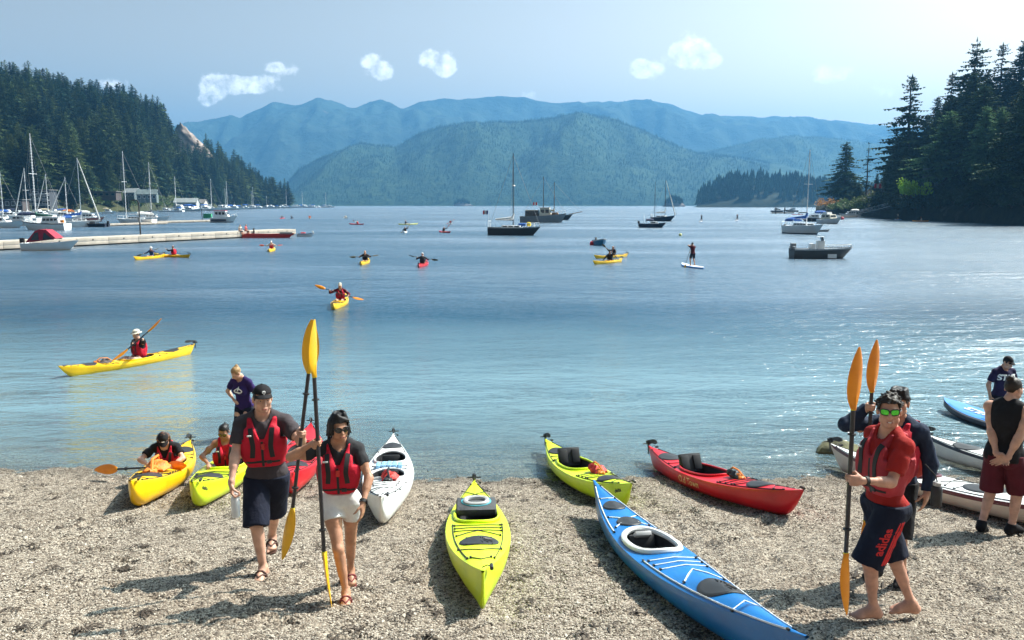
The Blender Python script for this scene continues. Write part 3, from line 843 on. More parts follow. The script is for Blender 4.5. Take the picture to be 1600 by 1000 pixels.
# the hillside forest behind the marina: nearest trees one by one, the rest as one mass of instances
u_, p_, t_ = scatter_hill(1750)
h_ = (17 + 22 * RNG.random(len(p_)) ** 1.4)
app = np.where(u_ > -5, h_ / p_[:, 1], 0)
order = np.argsort(-app)
HILLM = [FOLIAGE_HILL, mat('teal_hill_foliage', (.028, .068, .044), .9, .5, .25, hue=(.056, .10, .056), randv=.5, spec=.15), mat('olive_hill_foliage', (.085, .12, .038), .9, .45, .25, hue=(.13, .165, .055), randv=.5, spec=.15), mat('deep_hill_foliage', (.010, .022, .017), .9, .5, .25, hue=(.022, .040, .024), randv=.4, spec=.15)]
def whole_tree(pair, m_):
    tr, cr = pair; V, F = [], []
    nV = 0
    for me in (tr, cr):
        for v in me.vertices: V.append(v.co / 35.)
        for p in me.polygons: F.append([q + nV for q in p.vertices])
        nV = len(V)
    me = bpy.data.meshes.new('conifer_shape'); me.from_pydata([tuple(v) for v in V], [], F); me.materials.append(m_); return me
HSRC = [conifer_shapes(11, density=.62, R=.17), conifer_shapes(12, density=.62, R=.20), conifer_shapes(13, density=.55, R=.16)]
LOWM = [whole_tree(HSRC[k % 3], m_) for k, m_ in enumerate([HILLM[0], HILLM[1], HILLM[3], HILLM[1], HILLM[0], HILLM[2], HILLM[3], HILLM[2], HILLM[0], HILLM[1]])]
for k, i in enumerate(order[:215]):
    o = link('conifer', LOWM[int(RNG.integers(len(LOWM)))], loc=p_[i], rot=(0, 0, RNG.random() * 6.28))
    w = h_[i] * RNG.uniform(1.0, 1.6); o.scale = (w, w, h_[i])
    tag(o, 'dark green conifer on the forested hillside behind the marina', 'tree', 'conifers on the hillside behind the marina')
def instance_mass(name, meshes, pos, h, wide):
    hid = bpy.data.collections.new(name + '_kinds')
    for m_ in meshes: hid.objects.link(bpy.data.objects.new('conifer_kind', m_))
    me = bpy.data.meshes.new(name); me.vertices.add(len(pos)); me.vertices.foreach_set('co', np.asarray(pos, np.float32).ravel())
    at = me.attributes.new('size', 'FLOAT_VECTOR', 'POINT'); at.data.foreach_set('vector', np.stack([h * wide, h * wide, h], 1).astype(np.float32).ravel())
    at = me.attributes.new('turn', 'FLOAT_VECTOR', 'POINT'); at.data.foreach_set('vector', np.stack([0 * h, 0 * h, RNG.random(len(h)) * 6.28], 1).astype(np.float32).ravel())
    o = link(name, me, kind='stuff')
    ng = bpy.data.node_groups.new('scatter_' + name, 'GeometryNodeTree')
    ng.interface.new_socket('Geometry', in_out='INPUT', socket_type='NodeSocketGeometry'); ng.interface.new_socket('Geometry', in_out='OUTPUT', socket_type='NodeSocketGeometry')
    N, L = ng.nodes, ng.links; gi, go = N.new('NodeGroupInput'), N.new('NodeGroupOutput')
    ip = N.new('GeometryNodeInstanceOnPoints'); ci = N.new('GeometryNodeCollectionInfo')
    ci.inputs['Collection'].default_value = hid; ci.inputs['Separate Children'].default_value = True; ci.inputs['Reset Children'].default_value = True
    for nm, sk in (('size', 'Scale'), ('turn', 'Rotation')):
        a = N.new('GeometryNodeInputNamedAttribute'); a.data_type = 'FLOAT_VECTOR'; a.inputs['Name'].default_value = nm; L.new(a.outputs[0], ip.inputs[sk])
    L.new(gi.outputs[0], ip.inputs['Points']); L.new(ci.outputs[0], ip.inputs['Instance']); ip.inputs['Pick Instance'].default_value = True; L.new(ip.outputs[0], go.inputs[0])
    o.modifiers.new('scatter', 'NODES').node_group = ng
    return o
rest = order[215:]
tag(instance_mass('hill_forest', LOWM, p_[rest], h_[rest], RNG.uniform(1.0, 1.6, len(rest))), 'dense conifer forest covering the hillside behind the marina', 'forest')

# leafy bushes: leaf faces spread through an uneven volume
def bush_mesh(seed, n, leaf, material, flat=.8):
    r = np.random.default_rng(seed); V, F = [], []
    cl = r.normal(0, .42, (9, 3)); cl[:, 2] = np.abs(cl[:, 2]) * .8 + .25
    for i in range(n):
        c = cl[r.integers(9)]; d = r.normal(0, 1, 3); d /= np.linalg.norm(d)
        p = c + d * .34 * r.random() ** .4; p[2] = max(p[2] * flat, .02)
        a, b = r.normal(0, 1, 3), r.normal(0, 1, 3); a *= leaf / np.linalg.norm(a); b *= leaf * .6 / np.linalg.norm(b)
        o = len(V); V += [p - a, p + b, p + a, p - b]; F.append((o, o + 1, o + 2, o + 3))
    st = MB()
    for c in cl[:6]: st.tube([(0, 0, -.1), (c[0] * .4, c[1] * .4, c[2] * .4), tuple(c)], [.035, .02, .008], 4)
    return np_mesh('bush_crown', V, F, material, smooth=False), st.mesh('bush_stems', BARK)
G_BRIGHT = mat('bright_leaves', (.30, .48, .04), .6, .3, 1., trans=.5, spec=.3)
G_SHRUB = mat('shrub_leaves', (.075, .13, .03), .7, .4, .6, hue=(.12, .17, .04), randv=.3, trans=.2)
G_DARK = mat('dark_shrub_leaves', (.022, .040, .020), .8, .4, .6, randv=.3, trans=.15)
G_ORANGE = mat('autumn_leaves', (.42, .20, .03), .7, .3, 1., trans=.25)
BUSH = {k: [bush_mesh(s, n, l, m_) for s in ss] for k, m_, ss, n, l in (('bright', G_BRIGHT, (1,), 900, .07), ('shrub', G_SHRUB, (2, 3, 4), 500, .09), ('dark', G_DARK, (5, 6, 7), 500, .10), ('orange', G_ORANGE, (8,), 600, .08))}
def bush(kind, k, base, size, label, group=None, h=1.0):
    cr, st = BUSH[kind][k % len(BUSH[kind])]
    t = thing('bush', label, 'bush', base, (0, 0, RNG.random() * 6.28), group); t.scale = (size, size, size * h)
    link('foliage', cr, t); link('stem', st, t)
def rs_bush(u, t, size, kind, k, label, group=None, h=1.): bush(kind, k, RS_point(u, t), size, label, group, h)
b = P(1424, 306, 227); bush('bright', 0, Vector((b.x, b.y, b.z)), 4.6, 'bright yellow green leafy bush glowing against the dark grove', h=1.5)
rs_bush(1296, .45, 5.5, 'orange', 0, 'orange autumn bush at the foot of the lone conifer', h=.9)
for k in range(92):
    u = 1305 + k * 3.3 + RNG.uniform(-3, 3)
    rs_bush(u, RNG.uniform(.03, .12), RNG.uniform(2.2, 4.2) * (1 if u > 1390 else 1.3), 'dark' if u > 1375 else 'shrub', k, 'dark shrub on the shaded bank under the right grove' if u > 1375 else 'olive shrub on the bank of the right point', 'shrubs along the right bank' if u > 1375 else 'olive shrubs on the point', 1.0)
for k in range(60):                                   # shrubs on the lawn by the houses, left shore
    u = RNG.uniform(120, 285); t = RNG.uniform(.02, .09)
    y = float(LH_near(np.array([u]))[0]); y2 = float(LH_far(np.array([u]))[0]); yy = y + (y2 - y) * t; x = adir(u) * yy
    z = float(LH_prof(np.array([[u]]), np.array([[t]]), np.array([[x]]), np.array([[yy]]))[0, 0])
    bush('shrub', k, Vector((x, yy, z - .3)), RNG.uniform(3, 6.5), 'green shrub on the shore below the houses', 'green shrubs below the left shore houses', .9)
# ------------------------------------------------------------------ kayaks
BLACK = mat('black_rubber', (.022, .022, .024), .55, .25, 20)
BLACKCORD = mat('black_cord', (.018, .018, .020), .7, .2, 40)
GREYPAD = mat('grey_pad', (.055, .058, .062), .75, .25, 12, bump=.3, bscale=60)
WHITECORD = mat('white_cord', (.72, .74, .76), .6, .1, 20)
COCKPIT_DARK = mat('cockpit_lining', (.03, .03, .034), .7, .3, 8)
ORANGE_BAG = mat('orange_bag', (.70, .20, .02), .6, .2, 9, bump=.4, bscale=25)
RED_BAG = mat('red_bag', (.55, .03, .02), .6, .2, 9, bump=.4, bscale=25)
TEAL = mat('teal_trim', (.08, .42, .50), .5, .1)
GREYRING = mat('grey_plastic', (.42, .42, .42), .5, .1)
def plastic(name, col, hue=None):
    M = mat(name, col, .36, .10, 2.5, bump=.06, bscale=9, spec=.45, coat=.08, hue=hue); N, L = M.node_tree.nodes, M.node_tree.links
    b = N['Principled BSDF']; src = b.inputs['Base Color'].links[0].from_socket
    tc = N.new('ShaderNodeTexCoord'); mp = N.new('ShaderNodeMapping'); mp.inputs['Scale'].default_value = (4, 30, 34); nz = N.new('ShaderNodeTexNoise'); nz.inputs['Scale'].default_value = 1.6; nz.inputs['Detail'].default_value = 7; nz.inputs['Roughness'].default_value = .7
    L.new(tc.outputs['Object'], mp.inputs['Vector']); L.new(mp.outputs[0], nz.inputs['Vector'])
    mr = N.new('ShaderNodeMapRange'); mr.inputs['From Min'].default_value = .60; mr.inputs['From Max'].default_value = .74; mr.inputs['To Max'].default_value = .30; L.new(nz.outputs['Fac'], mr.inputs['Value'])
    mx = N.new('ShaderNodeMix'); mx.data_type = 'RGBA'; L.new(mr.outputs[0], mx.inputs['Factor']); L.new(src, mx.inputs['A']); mx.inputs['B'].default_value = (*[.55 * c + .22 for c in col], 1)   # scuffs
    L.new(mx.outputs['Result'], b.inputs['Base Color'])
    return M
KM = {'lime': plastic('lime_plastic', (.60, .80, .015), (.66, .79, .02)), 'yellow': plastic('yellow_plastic', (.88, .50, .005), (.92, .56, .008)), 'red': plastic('red_plastic', (.56, .004, .014), (.62, .008, .014)),
      'blue': plastic('blue_plastic', (.003, .135, .41), (.004, .16, .46)), 'white': plastic('white_gelcoat', (.78, .78, .76)), 'cream': plastic('cream_gelcoat', (.70, .60, .48)), 'maroon': plastic('maroon_stripe', (.12, .02, .03)),
      'orange': plastic('orange_plastic', (.80, .30, .01)), 'navy': plastic('navy_stripe', (.03, .035, .06)), 'pale_yellow': plastic('pale_yellow_plastic', (.75, .74, .25))}

class Hull:
    """kayak form: x runs from stern (0) to bow (L), z = 0 at the keel amidships"""
    def __init__(s, L, B, D, bow=.30, stern=.16, crown=.06, fine=1.0, pits=(), beam_at=.5, tail=1.05, rake=.90):
        s.rake = rake; s.L, s.B, s.D, s.bow, s.stern, s.crown, s.fine, s.pits, s.beam_at, s.tail = L, B, D, bow, stern, crown, fine, pits, beam_at, tail
    def half(s, q):
        c = s.beam_at
        e = (q - c) / (1 - c) if q > c else (c - q) / c
        e = min(1, max(0, e))
        return max(.012, s.B / 2 * (1 - e ** 1.95) ** (1.12 * s.fine if q > c else s.tail))
    def sheer(s, q):
        e = 2 * q - 1
        return s.D * .68 + (s.bow * max(0, e) ** 2.4 + s.stern * max(0, -e) ** 2.4)
    def keel(s, q):
        e = 2 * q - 1; z = .06 * abs(e) ** 2.5
        top = s.sheer(q)
        if q > s.rake: z += (top - z - .015) * ((q - s.rake) / (1 - s.rake)) ** 1.5
        if q < .06: z += (top - z - .02) * ((.06 - q) / .06) ** 1.6
        return min(z, top - .012)
    def pit(s, x):
        for (c, l, w) in s.pits:
            d = abs(x - c) / (l / 2)
            if d < 1: return w / 2 * (1 - d ** 2.4) ** (1 / 2.4)
        return 0.
    def deck(s, x, y):
        q = min(1, max(0, x / s.L)); b = s.half(q)
        t = min(1, abs(y) / b)
        ridge = s.crown * (.5 + .5 * sstep(.4, .75, np.array(q))) * min(1, b / (s.B * .3))
        return s.sheer(q) + float(ridge) * (1 - t ** 1.7)
def hull_mesh(h, name, deckm, hullm=None, stripe=None):
    xs = list(np.linspace(0, h.L, 56))
    for (c, l, w) in h.pits: xs += [c - l / 2 + l * (.5 - .5 * math.cos(math.pi * k / 16)) for k in range(17)]
    xs = sorted(set(round(x, 4) for x in xs))
    rings = []
    nd = 6
    for x in xs:
        q = x / h.L; b = h.half(q); e = min(h.pit(x), b * .96); sh, k = h.sheer(q), h.keel(q)
        row = []
        for j in range(nd + 1):
            y = e + (b - e) * j / nd; row.append((x, y, h.deck(x, y)))
        hh = sh - k
        row.append((x, b * 1.012 + .003, sh - min(.03, hh * .12)))
        row.append((x, b * 1.012, sh - min(.055, hh * .25)))
        for (fy, fz) in ((.99, .40), (.93, .62), (.78, .83), (.45, .96), (0, 1)): row.append((x, b * fy, sh - hh * fz))
        rings.append(row)
    n = len(rings[0]); mb = MB()
    for sg in (1, -1):
        vs = [(p[0], p[1] * sg, p[2]) for r in rings for p in r]; o = len(mb.v); fs, ms = [], []
        for i in range(len(rings) - 1):
            for j in range(n - 1):
                fs.append((i * n + j, i * n + j + 1, (i + 1) * n + j + 1, (i + 1) * n + j)); ms.append(0 if j < nd else (2 if j < nd + 2 else 1))
        mb.add(vs, fs); mb.m[-len(ms):] = ms
    me = mb.mesh(name, [deckm, hullm or deckm, stripe or hullm or deckm], True, 50)
    bm = bmesh.new(); bm.from_mesh(me); bmesh.ops.remove_doubles(bm, verts=bm.verts, dist=.0012)
    bmesh.ops.recalc_face_normals(bm, faces=bm.faces); bm.to_mesh(me); bm.free()
    me.polygons.foreach_set('use_smooth', [True] * len(me.polygons)); me.set_sharp_from_angle(angle=math.radians(42))
    return me
def pit_ring(h, c, l, w, n=40, grow=0.):
    pts = []
    for k in range(n):
        a = 2 * math.pi * k / n
        ca, sa = math.cos(a), math.sin(a)
        x = c + (l / 2 + grow) * math.copysign(abs(ca) ** (2 / 2.4), ca); y = (w / 2 + grow) * math.copysign(abs(sa) ** (2 / 2.4), sa)
        pts.append((x, y))
    return pts
def deck_path(h, pts, lift=.006, step=.12):
    out = []
    for a, b in zip(pts[:-1], pts[1:]):
        n = max(1, int(math.hypot(b[0] - a[0], b[1] - a[1]) / step))
        for k in range(n):
            t = k / n; x, y = a[0] + (b[0] - a[0]) * t, a[1] + (b[1] - a[1]) * t
            out.append((x, y, h.deck(x, y) + lift))
    out.append((pts[-1][0], pts[-1][1], h.deck(*pts[-1]) + lift))
    return out
def hatch_mb(h, c, a, b, y0=0., ribs=False):
    mb = MB(); n = 28; rings = []
    z0 = h.deck(c, y0)
    dz = (h.deck(c + a, y0) - h.deck(c - a, y0)) / (2 * a)
    for (s, up) in ((1.0, -.02), (1.0, .008), (.93, .015), (.82, .011), (.4, .016), (.02, .017)):
        rings.append([(c + a * s * math.cos(q), y0 + b * s * math.sin(q), (h.deck(c + a * s * math.cos(q), y0 + b * s * math.sin(q))) + up) for q in [2 * math.pi * k / n for k in range(n)]])
    mb.loft(rings)
    if ribs:
        for k in range(7):
            q = math.pi * (k + .5) / 7
            mb.tube([(c + a * .3 * math.cos(q), y0 + b * .3 * math.sin(q), z0 + .017), (c + a * .72 * math.cos(q), y0 + b * .72 * math.sin(q), h.deck(c + a * .72 * math.cos(q), y0 + b * .72 * math.sin(q)) + .014)], .006, 4)
    return mb
def kayak(name, label, h, deckm, hullm=None, stripe=None, loc=(0, 0, 0), rot=(0, 0, 0), group=None, cord=None, coam=None, hatches=(), lines=(), rudder=True, seat='low', cordr=.005, toggles=True, rim=.018, loop=True):
    t = thing(name, label, 'kayak', loc, rot, group)
    cord = cord or BLACKCORD
    link('hull', hull_mesh(h, 'hull', deckm, hullm, stripe), t)
    for (c, l, w) in h.pits:
        mb = MB(); ring = [(x, y, h.deck(x, y) + .016) for x, y in pit_ring(h, c, l, w, grow=.006)]
        mb.tube(ring + [ring[0], ring[1]], rim, 8, cap=False); mb.build('coaming', coam or BLACK, t)
        mb = MB(); rings = []
        fl = max(.05, h.keel(c / h.L) + .04)
        for (s, f) in ((1., 0.), (1.02, .25), (1.0, .6), (.85, .95), (.6, 1.0)):
            rings.append([(c + (x - c) * s, y * s * (1 if f < .3 else 1.0), (h.deck(x, y) + .005) * (1 - f) + fl * f) for x, y in pit_ring(h, c, l, w, grow=-.004)])
        mb.loft(rings, cap=False); o = len(mb.f); n = len(rings[0]); mb.f.append(tuple(4 * n + k for k in range(n))); mb.m.append(0)
        mb.build('cockpit', COCKPIT_DARK, t)
        if seat:
            st = thing_part('seat', t)
            mb = MB(); mb.rbox((c - l * .22, 0, fl + .06), (.38, w * .72, .07), .03); mb.build('seat_pan', GREYPAD, st)
            mb = MB()
            if seat == 'high':
                mb.rbox((c - l * .40, 0, h.deck(c - l * .4, 0) + .03), (.075, w * .72, .30), .04, rot=Matrix.Rotation(-.28, 3, 'Y'))
                for yy in (-.1, .1): mb.rbox((c - l * .40 + .045, yy, h.deck(c - l * .4, 0) + .05), (.03, w * .26, .22), .02, rot=Matrix.Rotation(-.28, 3, 'Y'))
            else:
                mb.rbox((c - l * .36, 0, h.deck(c, 0) - .08), (.06, w * .6, .16), .03, rot=Matrix.Rotation(-.2, 3, 'Y'))
            mb.build('backrest', BLACK, st)
    for hh in hatches:
        hatch_mb(h, *hh[:3], ribs=len(hh) > 3).build('hatch', BLACK, t)
    for pts in lines:
        mb = MB(); mb.tube(deck_path(h, pts), cordr, 5); mb.build('deck_line', cord, t)
    if loop:
        mb = MB()
        for pts in lines:
            for p in (pts[0], pts[-1]): mb.rbox((p[0], p[1], h.deck(*p) + .008), (.035, .02, .018), .006)
        mb.build('line_fittings', BLACK, t)
    if toggles:
        for x in (h.L * .985, h.L * .02):
            z = h.deck(x, 0); sg = 1 if x > 1 else -1
            mb = MB(); mb.tube([(x - sg * .05, 0, z + .005), (x - sg * .02, .04, z + .03), (x - sg * .06, .075, z + .005)], .005, 5)
            mb.tube([(x - sg * .10, .075, z + .01), (x - sg * .02, .075, z + .0)], .016, 7); mb.build('toggle', BLACK, t)
    if rudder:
        z = h.deck(0, 0)
        r = thing_part('rudder', t)
        mb = MB(); mb.tube([(-.02, 0, z - .14), (-.02, 0, z + .05)], .014, 7); mb.rbox((-.02, 0, z + .05), (.09, .05, .07), .015)
        mb.tube([(-.03, -.09, z + .035), (-.03, .09, z + .035)], .01, 5); mb.build('bracket', BLACK, r)
        mb = MB(); mb.prism([(q[0] * .72, z + q[1] * .62) for q in ((-.05, .02), (.06, .03), (.12, .10), (.34, .09), (.46, .13), (.44, .20), (.30, .22), (.12, .18), (-.04, .15), (-.09, .08))], 1, -.006, .006)
        # rudder blade stowed, lying forward on the stern deck
        mb.build('rudder_blade', BLACK, r, smooth=False)
    return t
def thing_part(name, parent):
    o = bpy.data.objects.new(name, None); COL.objects.link(o); o.parent = parent; o.empty_display_size = .05
    return o
def lay(bow, stern, L, roll=0., dz=0.):
    """pose for a hull lying with its stern foot and bow foot on the given points"""
    b, s = Vector(bow), Vector(stern)
    d = (b - s).normalized()
    yaw = math.atan2(d.y, d.x); pit = -math.asin(d.z)
    mid = (b + s) / 2
    loc = mid - d * (L / 2)
    return dict(loc=(loc.x, loc.y, loc.z + dz), rot=(roll, pit, yaw))
def on_beach(bx, by, sx, sy, L, roll=0., dz=0.):
    def zz(x, y): return max(gz1(x, y), -.07)
    d = Vector((bx - sx, by - sy)).normalized(); m = Vector(((bx + sx) / 2, (by + sy) / 2))
    b2, s2 = m + d * (L * .36), m - d * (L * .36)
    return lay((b2.x, b2.y, zz(b2.x, b2.y)), (s2.x, s2.y, zz(s2.x, s2.y)), L, roll, dz - .005)
def text_mesh(txt, size, extrude=.0, shear=0., bold=0.):
    cu = bpy.data.curves.new('lettering', 'FONT'); cu.body = txt; cu.size = size; cu.extrude = extrude; cu.shear = shear; cu.offset = bold
    cu.align_x = 'CENTER'; cu.align_y = 'CENTER'; cu.resolution_u = 4
    o = bpy.data.objects.new('lettering', cu); COL.objects.link(o)
    dg = bpy.context.evaluated_depsgraph_get(); me = bpy.data.meshes.new_from_object(o.evaluated_get(dg))
    bpy.data.objects.remove(o)
    return me
def hull_text(h, t, txt, x, size, m, side=1, f=.34, **kw):
    """lettering lying on the hull side; reads forward or aft according to the side"""
    me = text_mesh(txt, size, **kw)
    for v in me.vertices:
        xx = x - side * v.co.x; q = xx / h.L
        sh, k = h.sheer(q), h.keel(q); z = sh - (sh - k) * f + v.co.y
        fz = (sh - z) / (sh - k)
        yy = h.half(q) * float(np.interp(fz, [0, .25, .40, .62, .83, .96, 1], [1, 1.012, .99, .93, .78, .45, 0])) + .004
        v.co = (xx, side * yy, z)
    me.materials.append(m); link('lettering', me, t)

def vee(h, x0, x1, y0f=.62):
    b = lambda x: h.half(x / h.L) * y0f
    return [(x0, b(x0)), (x1, 0.0), (x0, -b(x0))]
def cross(h, x, f=.62): b = h.half(x / h.L) * f; return [(x, b), (x, -b)]
def perim(h, x0, x1, sg, f=.88, n=10): return [(x, sg * h.half(x / h.L) * f) for x in np.linspace(x0, x1, n)]
def std_lines(h, f=.8):
    L = h.L; ls = []
    for sg in (1, -1): ls += [perim(h, L * .64, L * .93, sg), perim(h, L * .06, L * .34, sg)]
    b = lambda x: h.half(x / L) * f
    for x in (.645, .675, .705): ls.append([(L * x, b(L * x)), (L * (x + .012), 0), (L * x, -b(L * x))])
    ls += [[(L * .72, b(L * .72)), (L * .765, 0), (L * .72, -b(L * .72))], [(L * .89, b(L * .89)), (L * .865, 0), (L * .89, -b(L * .89))]]
    ls += [[(L * .33, b(L * .33)), (L * .27, -b(L * .27))], [(L * .33, -b(L * .33)), (L * .27, b(L * .27))]]
    return ls
PAINT_BLACK = mat('black_lettering', (.03, .03, .02), .6)
PAINT_GOLD = mat('gold_lettering', (.88, .68, .34), .5)
def bag(name, label, loc, rot, m1, m2, s=1.0):
    t = thing(name, label, 'deck bag', loc, rot)
    def lump(mb, c, r, sd):
        k = len(mb.v); mb.ell((0, 0, 0), r, 22, 14)
        for i in range(k, len(mb.v)):
            q = np.array(mb.v[i]); f = 1 + .42 * fbm(np.array([q[0] / s * 22 + sd]), np.array([q[1] / s * 22]), np.array([q[2] / s * 22]), oct=3, seed=sd)[0]
            mb.v[i] = (c[0] + q[0] * f, c[1] + q[1] * f, max(c[2] + q[2] * f, .002))
    a = MB(); lump(a, (0, 0, .03 * s), (.13 * s, .085 * s, .045 * s), 3); lump(a, (.09 * s, .04 * s, .04 * s), (.06 * s, .045 * s, .04 * s), 5)
    a.build('bag', m1, t)
    b_ = MB(); lump(b_, (-.10 * s, .02 * s, .035 * s), (.075 * s, .05 * s, .04 * s), 9); b_.tube([(-.15 * s, 0, .05 * s), (-.05 * s, .02 * s, .115 * s), (.08 * s, .01 * s, .11 * s), (.15 * s, .03 * s, .05 * s)], .012 * s, 5)
    b_.build('strap', m2, t)
    return t
def on_deck(t, h, x, y=0., up=0.):
    M = Euler(t.rotation_euler).to_matrix().to_4x4(); M.translation = Vector(t.location)
    return M @ Vector((x, y, h.deck(x, y) + up))

# centre lime kayak
hc = Hull(4.4, .67, .36, bow=.16, stern=.12, crown=.05, pits=[(1.68, .84, .48)], beam_at=.50, fine=1.0, rake=.975)
pc = on_beach(-.225, 6.15, -.50, 10.6, 4.4)
kc = kayak('kayak', 'lime yellow kayak lying alone mid beach, bow to the viewer, pad standing in its cockpit', hc, KM['lime'], **pc, hatches=[(3.02, .21, .19, 1)], seat=None, coam=KM['lime'],
           lines=[perim(hc, 2.15, 3.75, 1, .78), perim(hc, 2.15, 3.75, -1, .78), [(2.18, .24), (2.24, 0), (2.18, -.24)], [(2.32, .24), (2.37, 0), (2.32, -.24)], [(2.45, .24), (2.50, 0), (2.45, -.24)], [(2.68, .22), (2.52, 0), (2.68, -.22)],
                  [(3.3, .20), (3.5, 0), (3.3, -.20)], [(2.88, .12), (3.16, -.12)], [(2.88, -.12), (3.16, .12)], [(3.75, .09), (3.9, 0), (3.75, -.09)], perim(hc, .2, .9, 1), perim(hc, .2, .9, -1), [(.5, .16), (.72, 0), (.5, -.16)], [(.9, .2), (.72, 0), (.9, -.2)]], toggles=True)
pad = thing_part('seat', kc)
R = Matrix.Rotation(-1.3, 3, 'Y')
mb = MB(); mb.rbox((1.50, 0, hc.deck(1.5, 0) + .05), (.10, .46, .34), .06, rot=R); mb.build('backrest', GREYPAD, pad)
mb = MB(); ring = [Vector((1.50, 0, hc.deck(1.5, 0) + .05)) + R @ Vector((.056, .125 * math.copysign(abs(math.cos(a)) ** .8, math.cos(a)), .085 * math.copysign(abs(math.sin(a)) ** .8, math.sin(a)) + .02)) for a in np.linspace(0, 2 * math.pi, 25)]
mb.tube(ring + [ring[1]], .030, 8, cap=False); mb.build('handle_ring', GREYRING, pad)
mb = MB(); ring = [Vector((1.50, 0, hc.deck(1.5, 0) + .05)) + R @ Vector((.054, .165 * math.cos(a), .120 * math.sin(a) + .02)) for a in np.linspace(0, 2 * math.pi, 25)]
mb.tube(ring + [ring[1]], .008, 6, cap=False); mb.build('trim', TEAL, pad)
# right lime kayak
hl = Hull(4.2, .66, .36, bow=.20, stern=.14, crown=.05, pits=[(1.85, 1.05, .50)], beam_at=.5, fine=.95)
pl = on_beach(1.52, 10.05, .60, 14.1, 4.2)
kl = kayak('kayak', 'lime yellow kayak half in the water with black seat, touching the blue kayak', hl, KM['lime'], **pl, hatches=[(3.35, .20, .17), (.85, .22, .17)], seat='high', coam=KM['lime'], lines=std_lines(hl))
hull_text(hl, kl, 'delta', 3.9, .07, PAINT_BLACK, -1, f=.3, bold=.002); hull_text(hl, kl, 'delta', 3.9, .07, PAINT_BLACK, 1, f=.3, bold=.002)
p_ = on_deck(kl, hl, 2.72, .05); bag('deck_bag', 'small red and orange bag tied on the right lime kayak', p_, (0, 0, 1.9), RED_BAG, ORANGE_BAG, 1.2)
# red kayak
hr = Hull(4.3, .68, .38, bow=.17, stern=.14, crown=.05, pits=[(1.9, 1.1, .50)], beam_at=.5, fine=.95)
pr_ = on_beach(3.50, 9.50, 2.33, 13.6, 4.3)
kr = kayak('kayak', 'glossy red kayak with gold lettering, stern in the water, on open gravel', hr, KM['red'], **pr_, hatches=[(3.40, .22, .18), (.80, .24, .18)], seat='high', coam=KM['red'], lines=std_lines(hr))
hull_text(hr, kr, 'Old Town', 2.0, .15, PAINT_GOLD, -1, f=.36, shear=.25); hull_text(hr, kr, 'Old Town', 2.0, .15, PAINT_GOLD, 1, f=.36, shear=.25)
p_ = on_deck(kr, hr, 2.72, .05); bag('deck_bag', 'small dark and orange bag tied on the red kayak', p_, (0, 0, 1.9), BLACK, ORANGE_BAG, 1.1)
# blue sea kayak
hb = Hull(5.3, .60, .34, bow=.20, stern=.26, crown=.075, pits=[(2.25, .86, .45)], beam_at=.47, fine=1.12, tail=1.1)
pb = on_beach(1.80, 4.78, 1.04, 9.80, 5.3)
Lb = hb.L
kb = kayak('kayak', 'long blue sea kayak with white rimmed cockpit and three black hatches', hb, KM['blue'], **pb, cord=WHITECORD, coam=KM['white'], rim=.03, rudder=False, seat='low', cordr=.007,
           hatches=[(.92, .15, .125), (1.50, .15, .13), (3.95, .23, .165, 1)], toggles=False,
           lines=[perim(hb, 2.8, 5.1, 1, .86, 12), perim(hb, 2.8, 5.1, -1, .86, 12), perim(hb, .2, 1.75, 1, .86), perim(hb, .2, 1.75, -1, .86), [(2.85, .22), (2.9, 0), (2.85, -.22)], [(3.0, .22), (3.05, 0), (3.0, -.22)], [(3.15, .21), (3.2, 0), (3.15, -.21)],
                  [(3.62, .17), (3.36, 0), (3.62, -.17)], [(4.45, .12), (4.4, 0), (4.45, -.12)], [(1.62, .18), (1.25, -.16)], [(1.62, -.18), (1.25, .16)], [(.62, .09), (.66, 0), (.62, -.09)]])
mb = MB(); mb.rbox((1.97, 0, hb.deck(1.97, 0) + .0), (.10, .17, .05), .015, rot=Matrix.Rotation(-.5, 3, 'Y')); mb.build('back_band', GREYRING, kb)
# white double kayak behind the woman
hw = Hull(5.4, .72, .37, bow=.22, stern=.2, crown=.07, pits=[(1.75, .85, .48), (3.15, .85, .48)], beam_at=.5, fine=1.05)
pw = on_beach(-1.46, 8.80, -2.12, 14.5, 5.4)
kw = kayak('kayak', 'white two seat kayak behind the woman carrying a paddle', hw, KM['white'], **pw, hatches=[(.85, .2, .16)], coam=KM['white'], seat='low',
           lines=[perim(hw, 3.7, 5.15, 1), perim(hw, 3.7, 5.15, -1), vee(hw, 3.75, 3.9), vee(hw, 3.95, 4.1), vee(hw, 4.15, 4.3), [(4.35, .2), (4.6, -.15)], [(4.35, -.2), (4.6, .15)], perim(hw, .2, 1.2, 1), perim(hw, .2, 1.2, -1), [(2.3, .25), (2.6, -.25)], [(2.3, -.25), (2.6, .25)]])
mb = MB()
for k in range(5): mb.rbox((2.44, -.16 + .08 * k, hw.deck(2.44, -.16 + .08 * k) + .03), (.34, .072, .06), .028)
o = mb.build('folded_towel', mat('pale_blue_cloth', (.22, .42, .62), .9, .2, 12, bump=.5, bscale=40)); o.location = kw.location; o.rotation_euler = kw.rotation_euler
tag(o, 'pale blue folded pad lying between the seats of the white kayak', 'pad')
p_ = on_deck(kw, hw, 3.70, .05); bag('deck_bag', 'small red and dark bag tied on the white kayak behind the woman', p_, (0, 0, 1.7), RED_BAG, BLACK, 1.2)
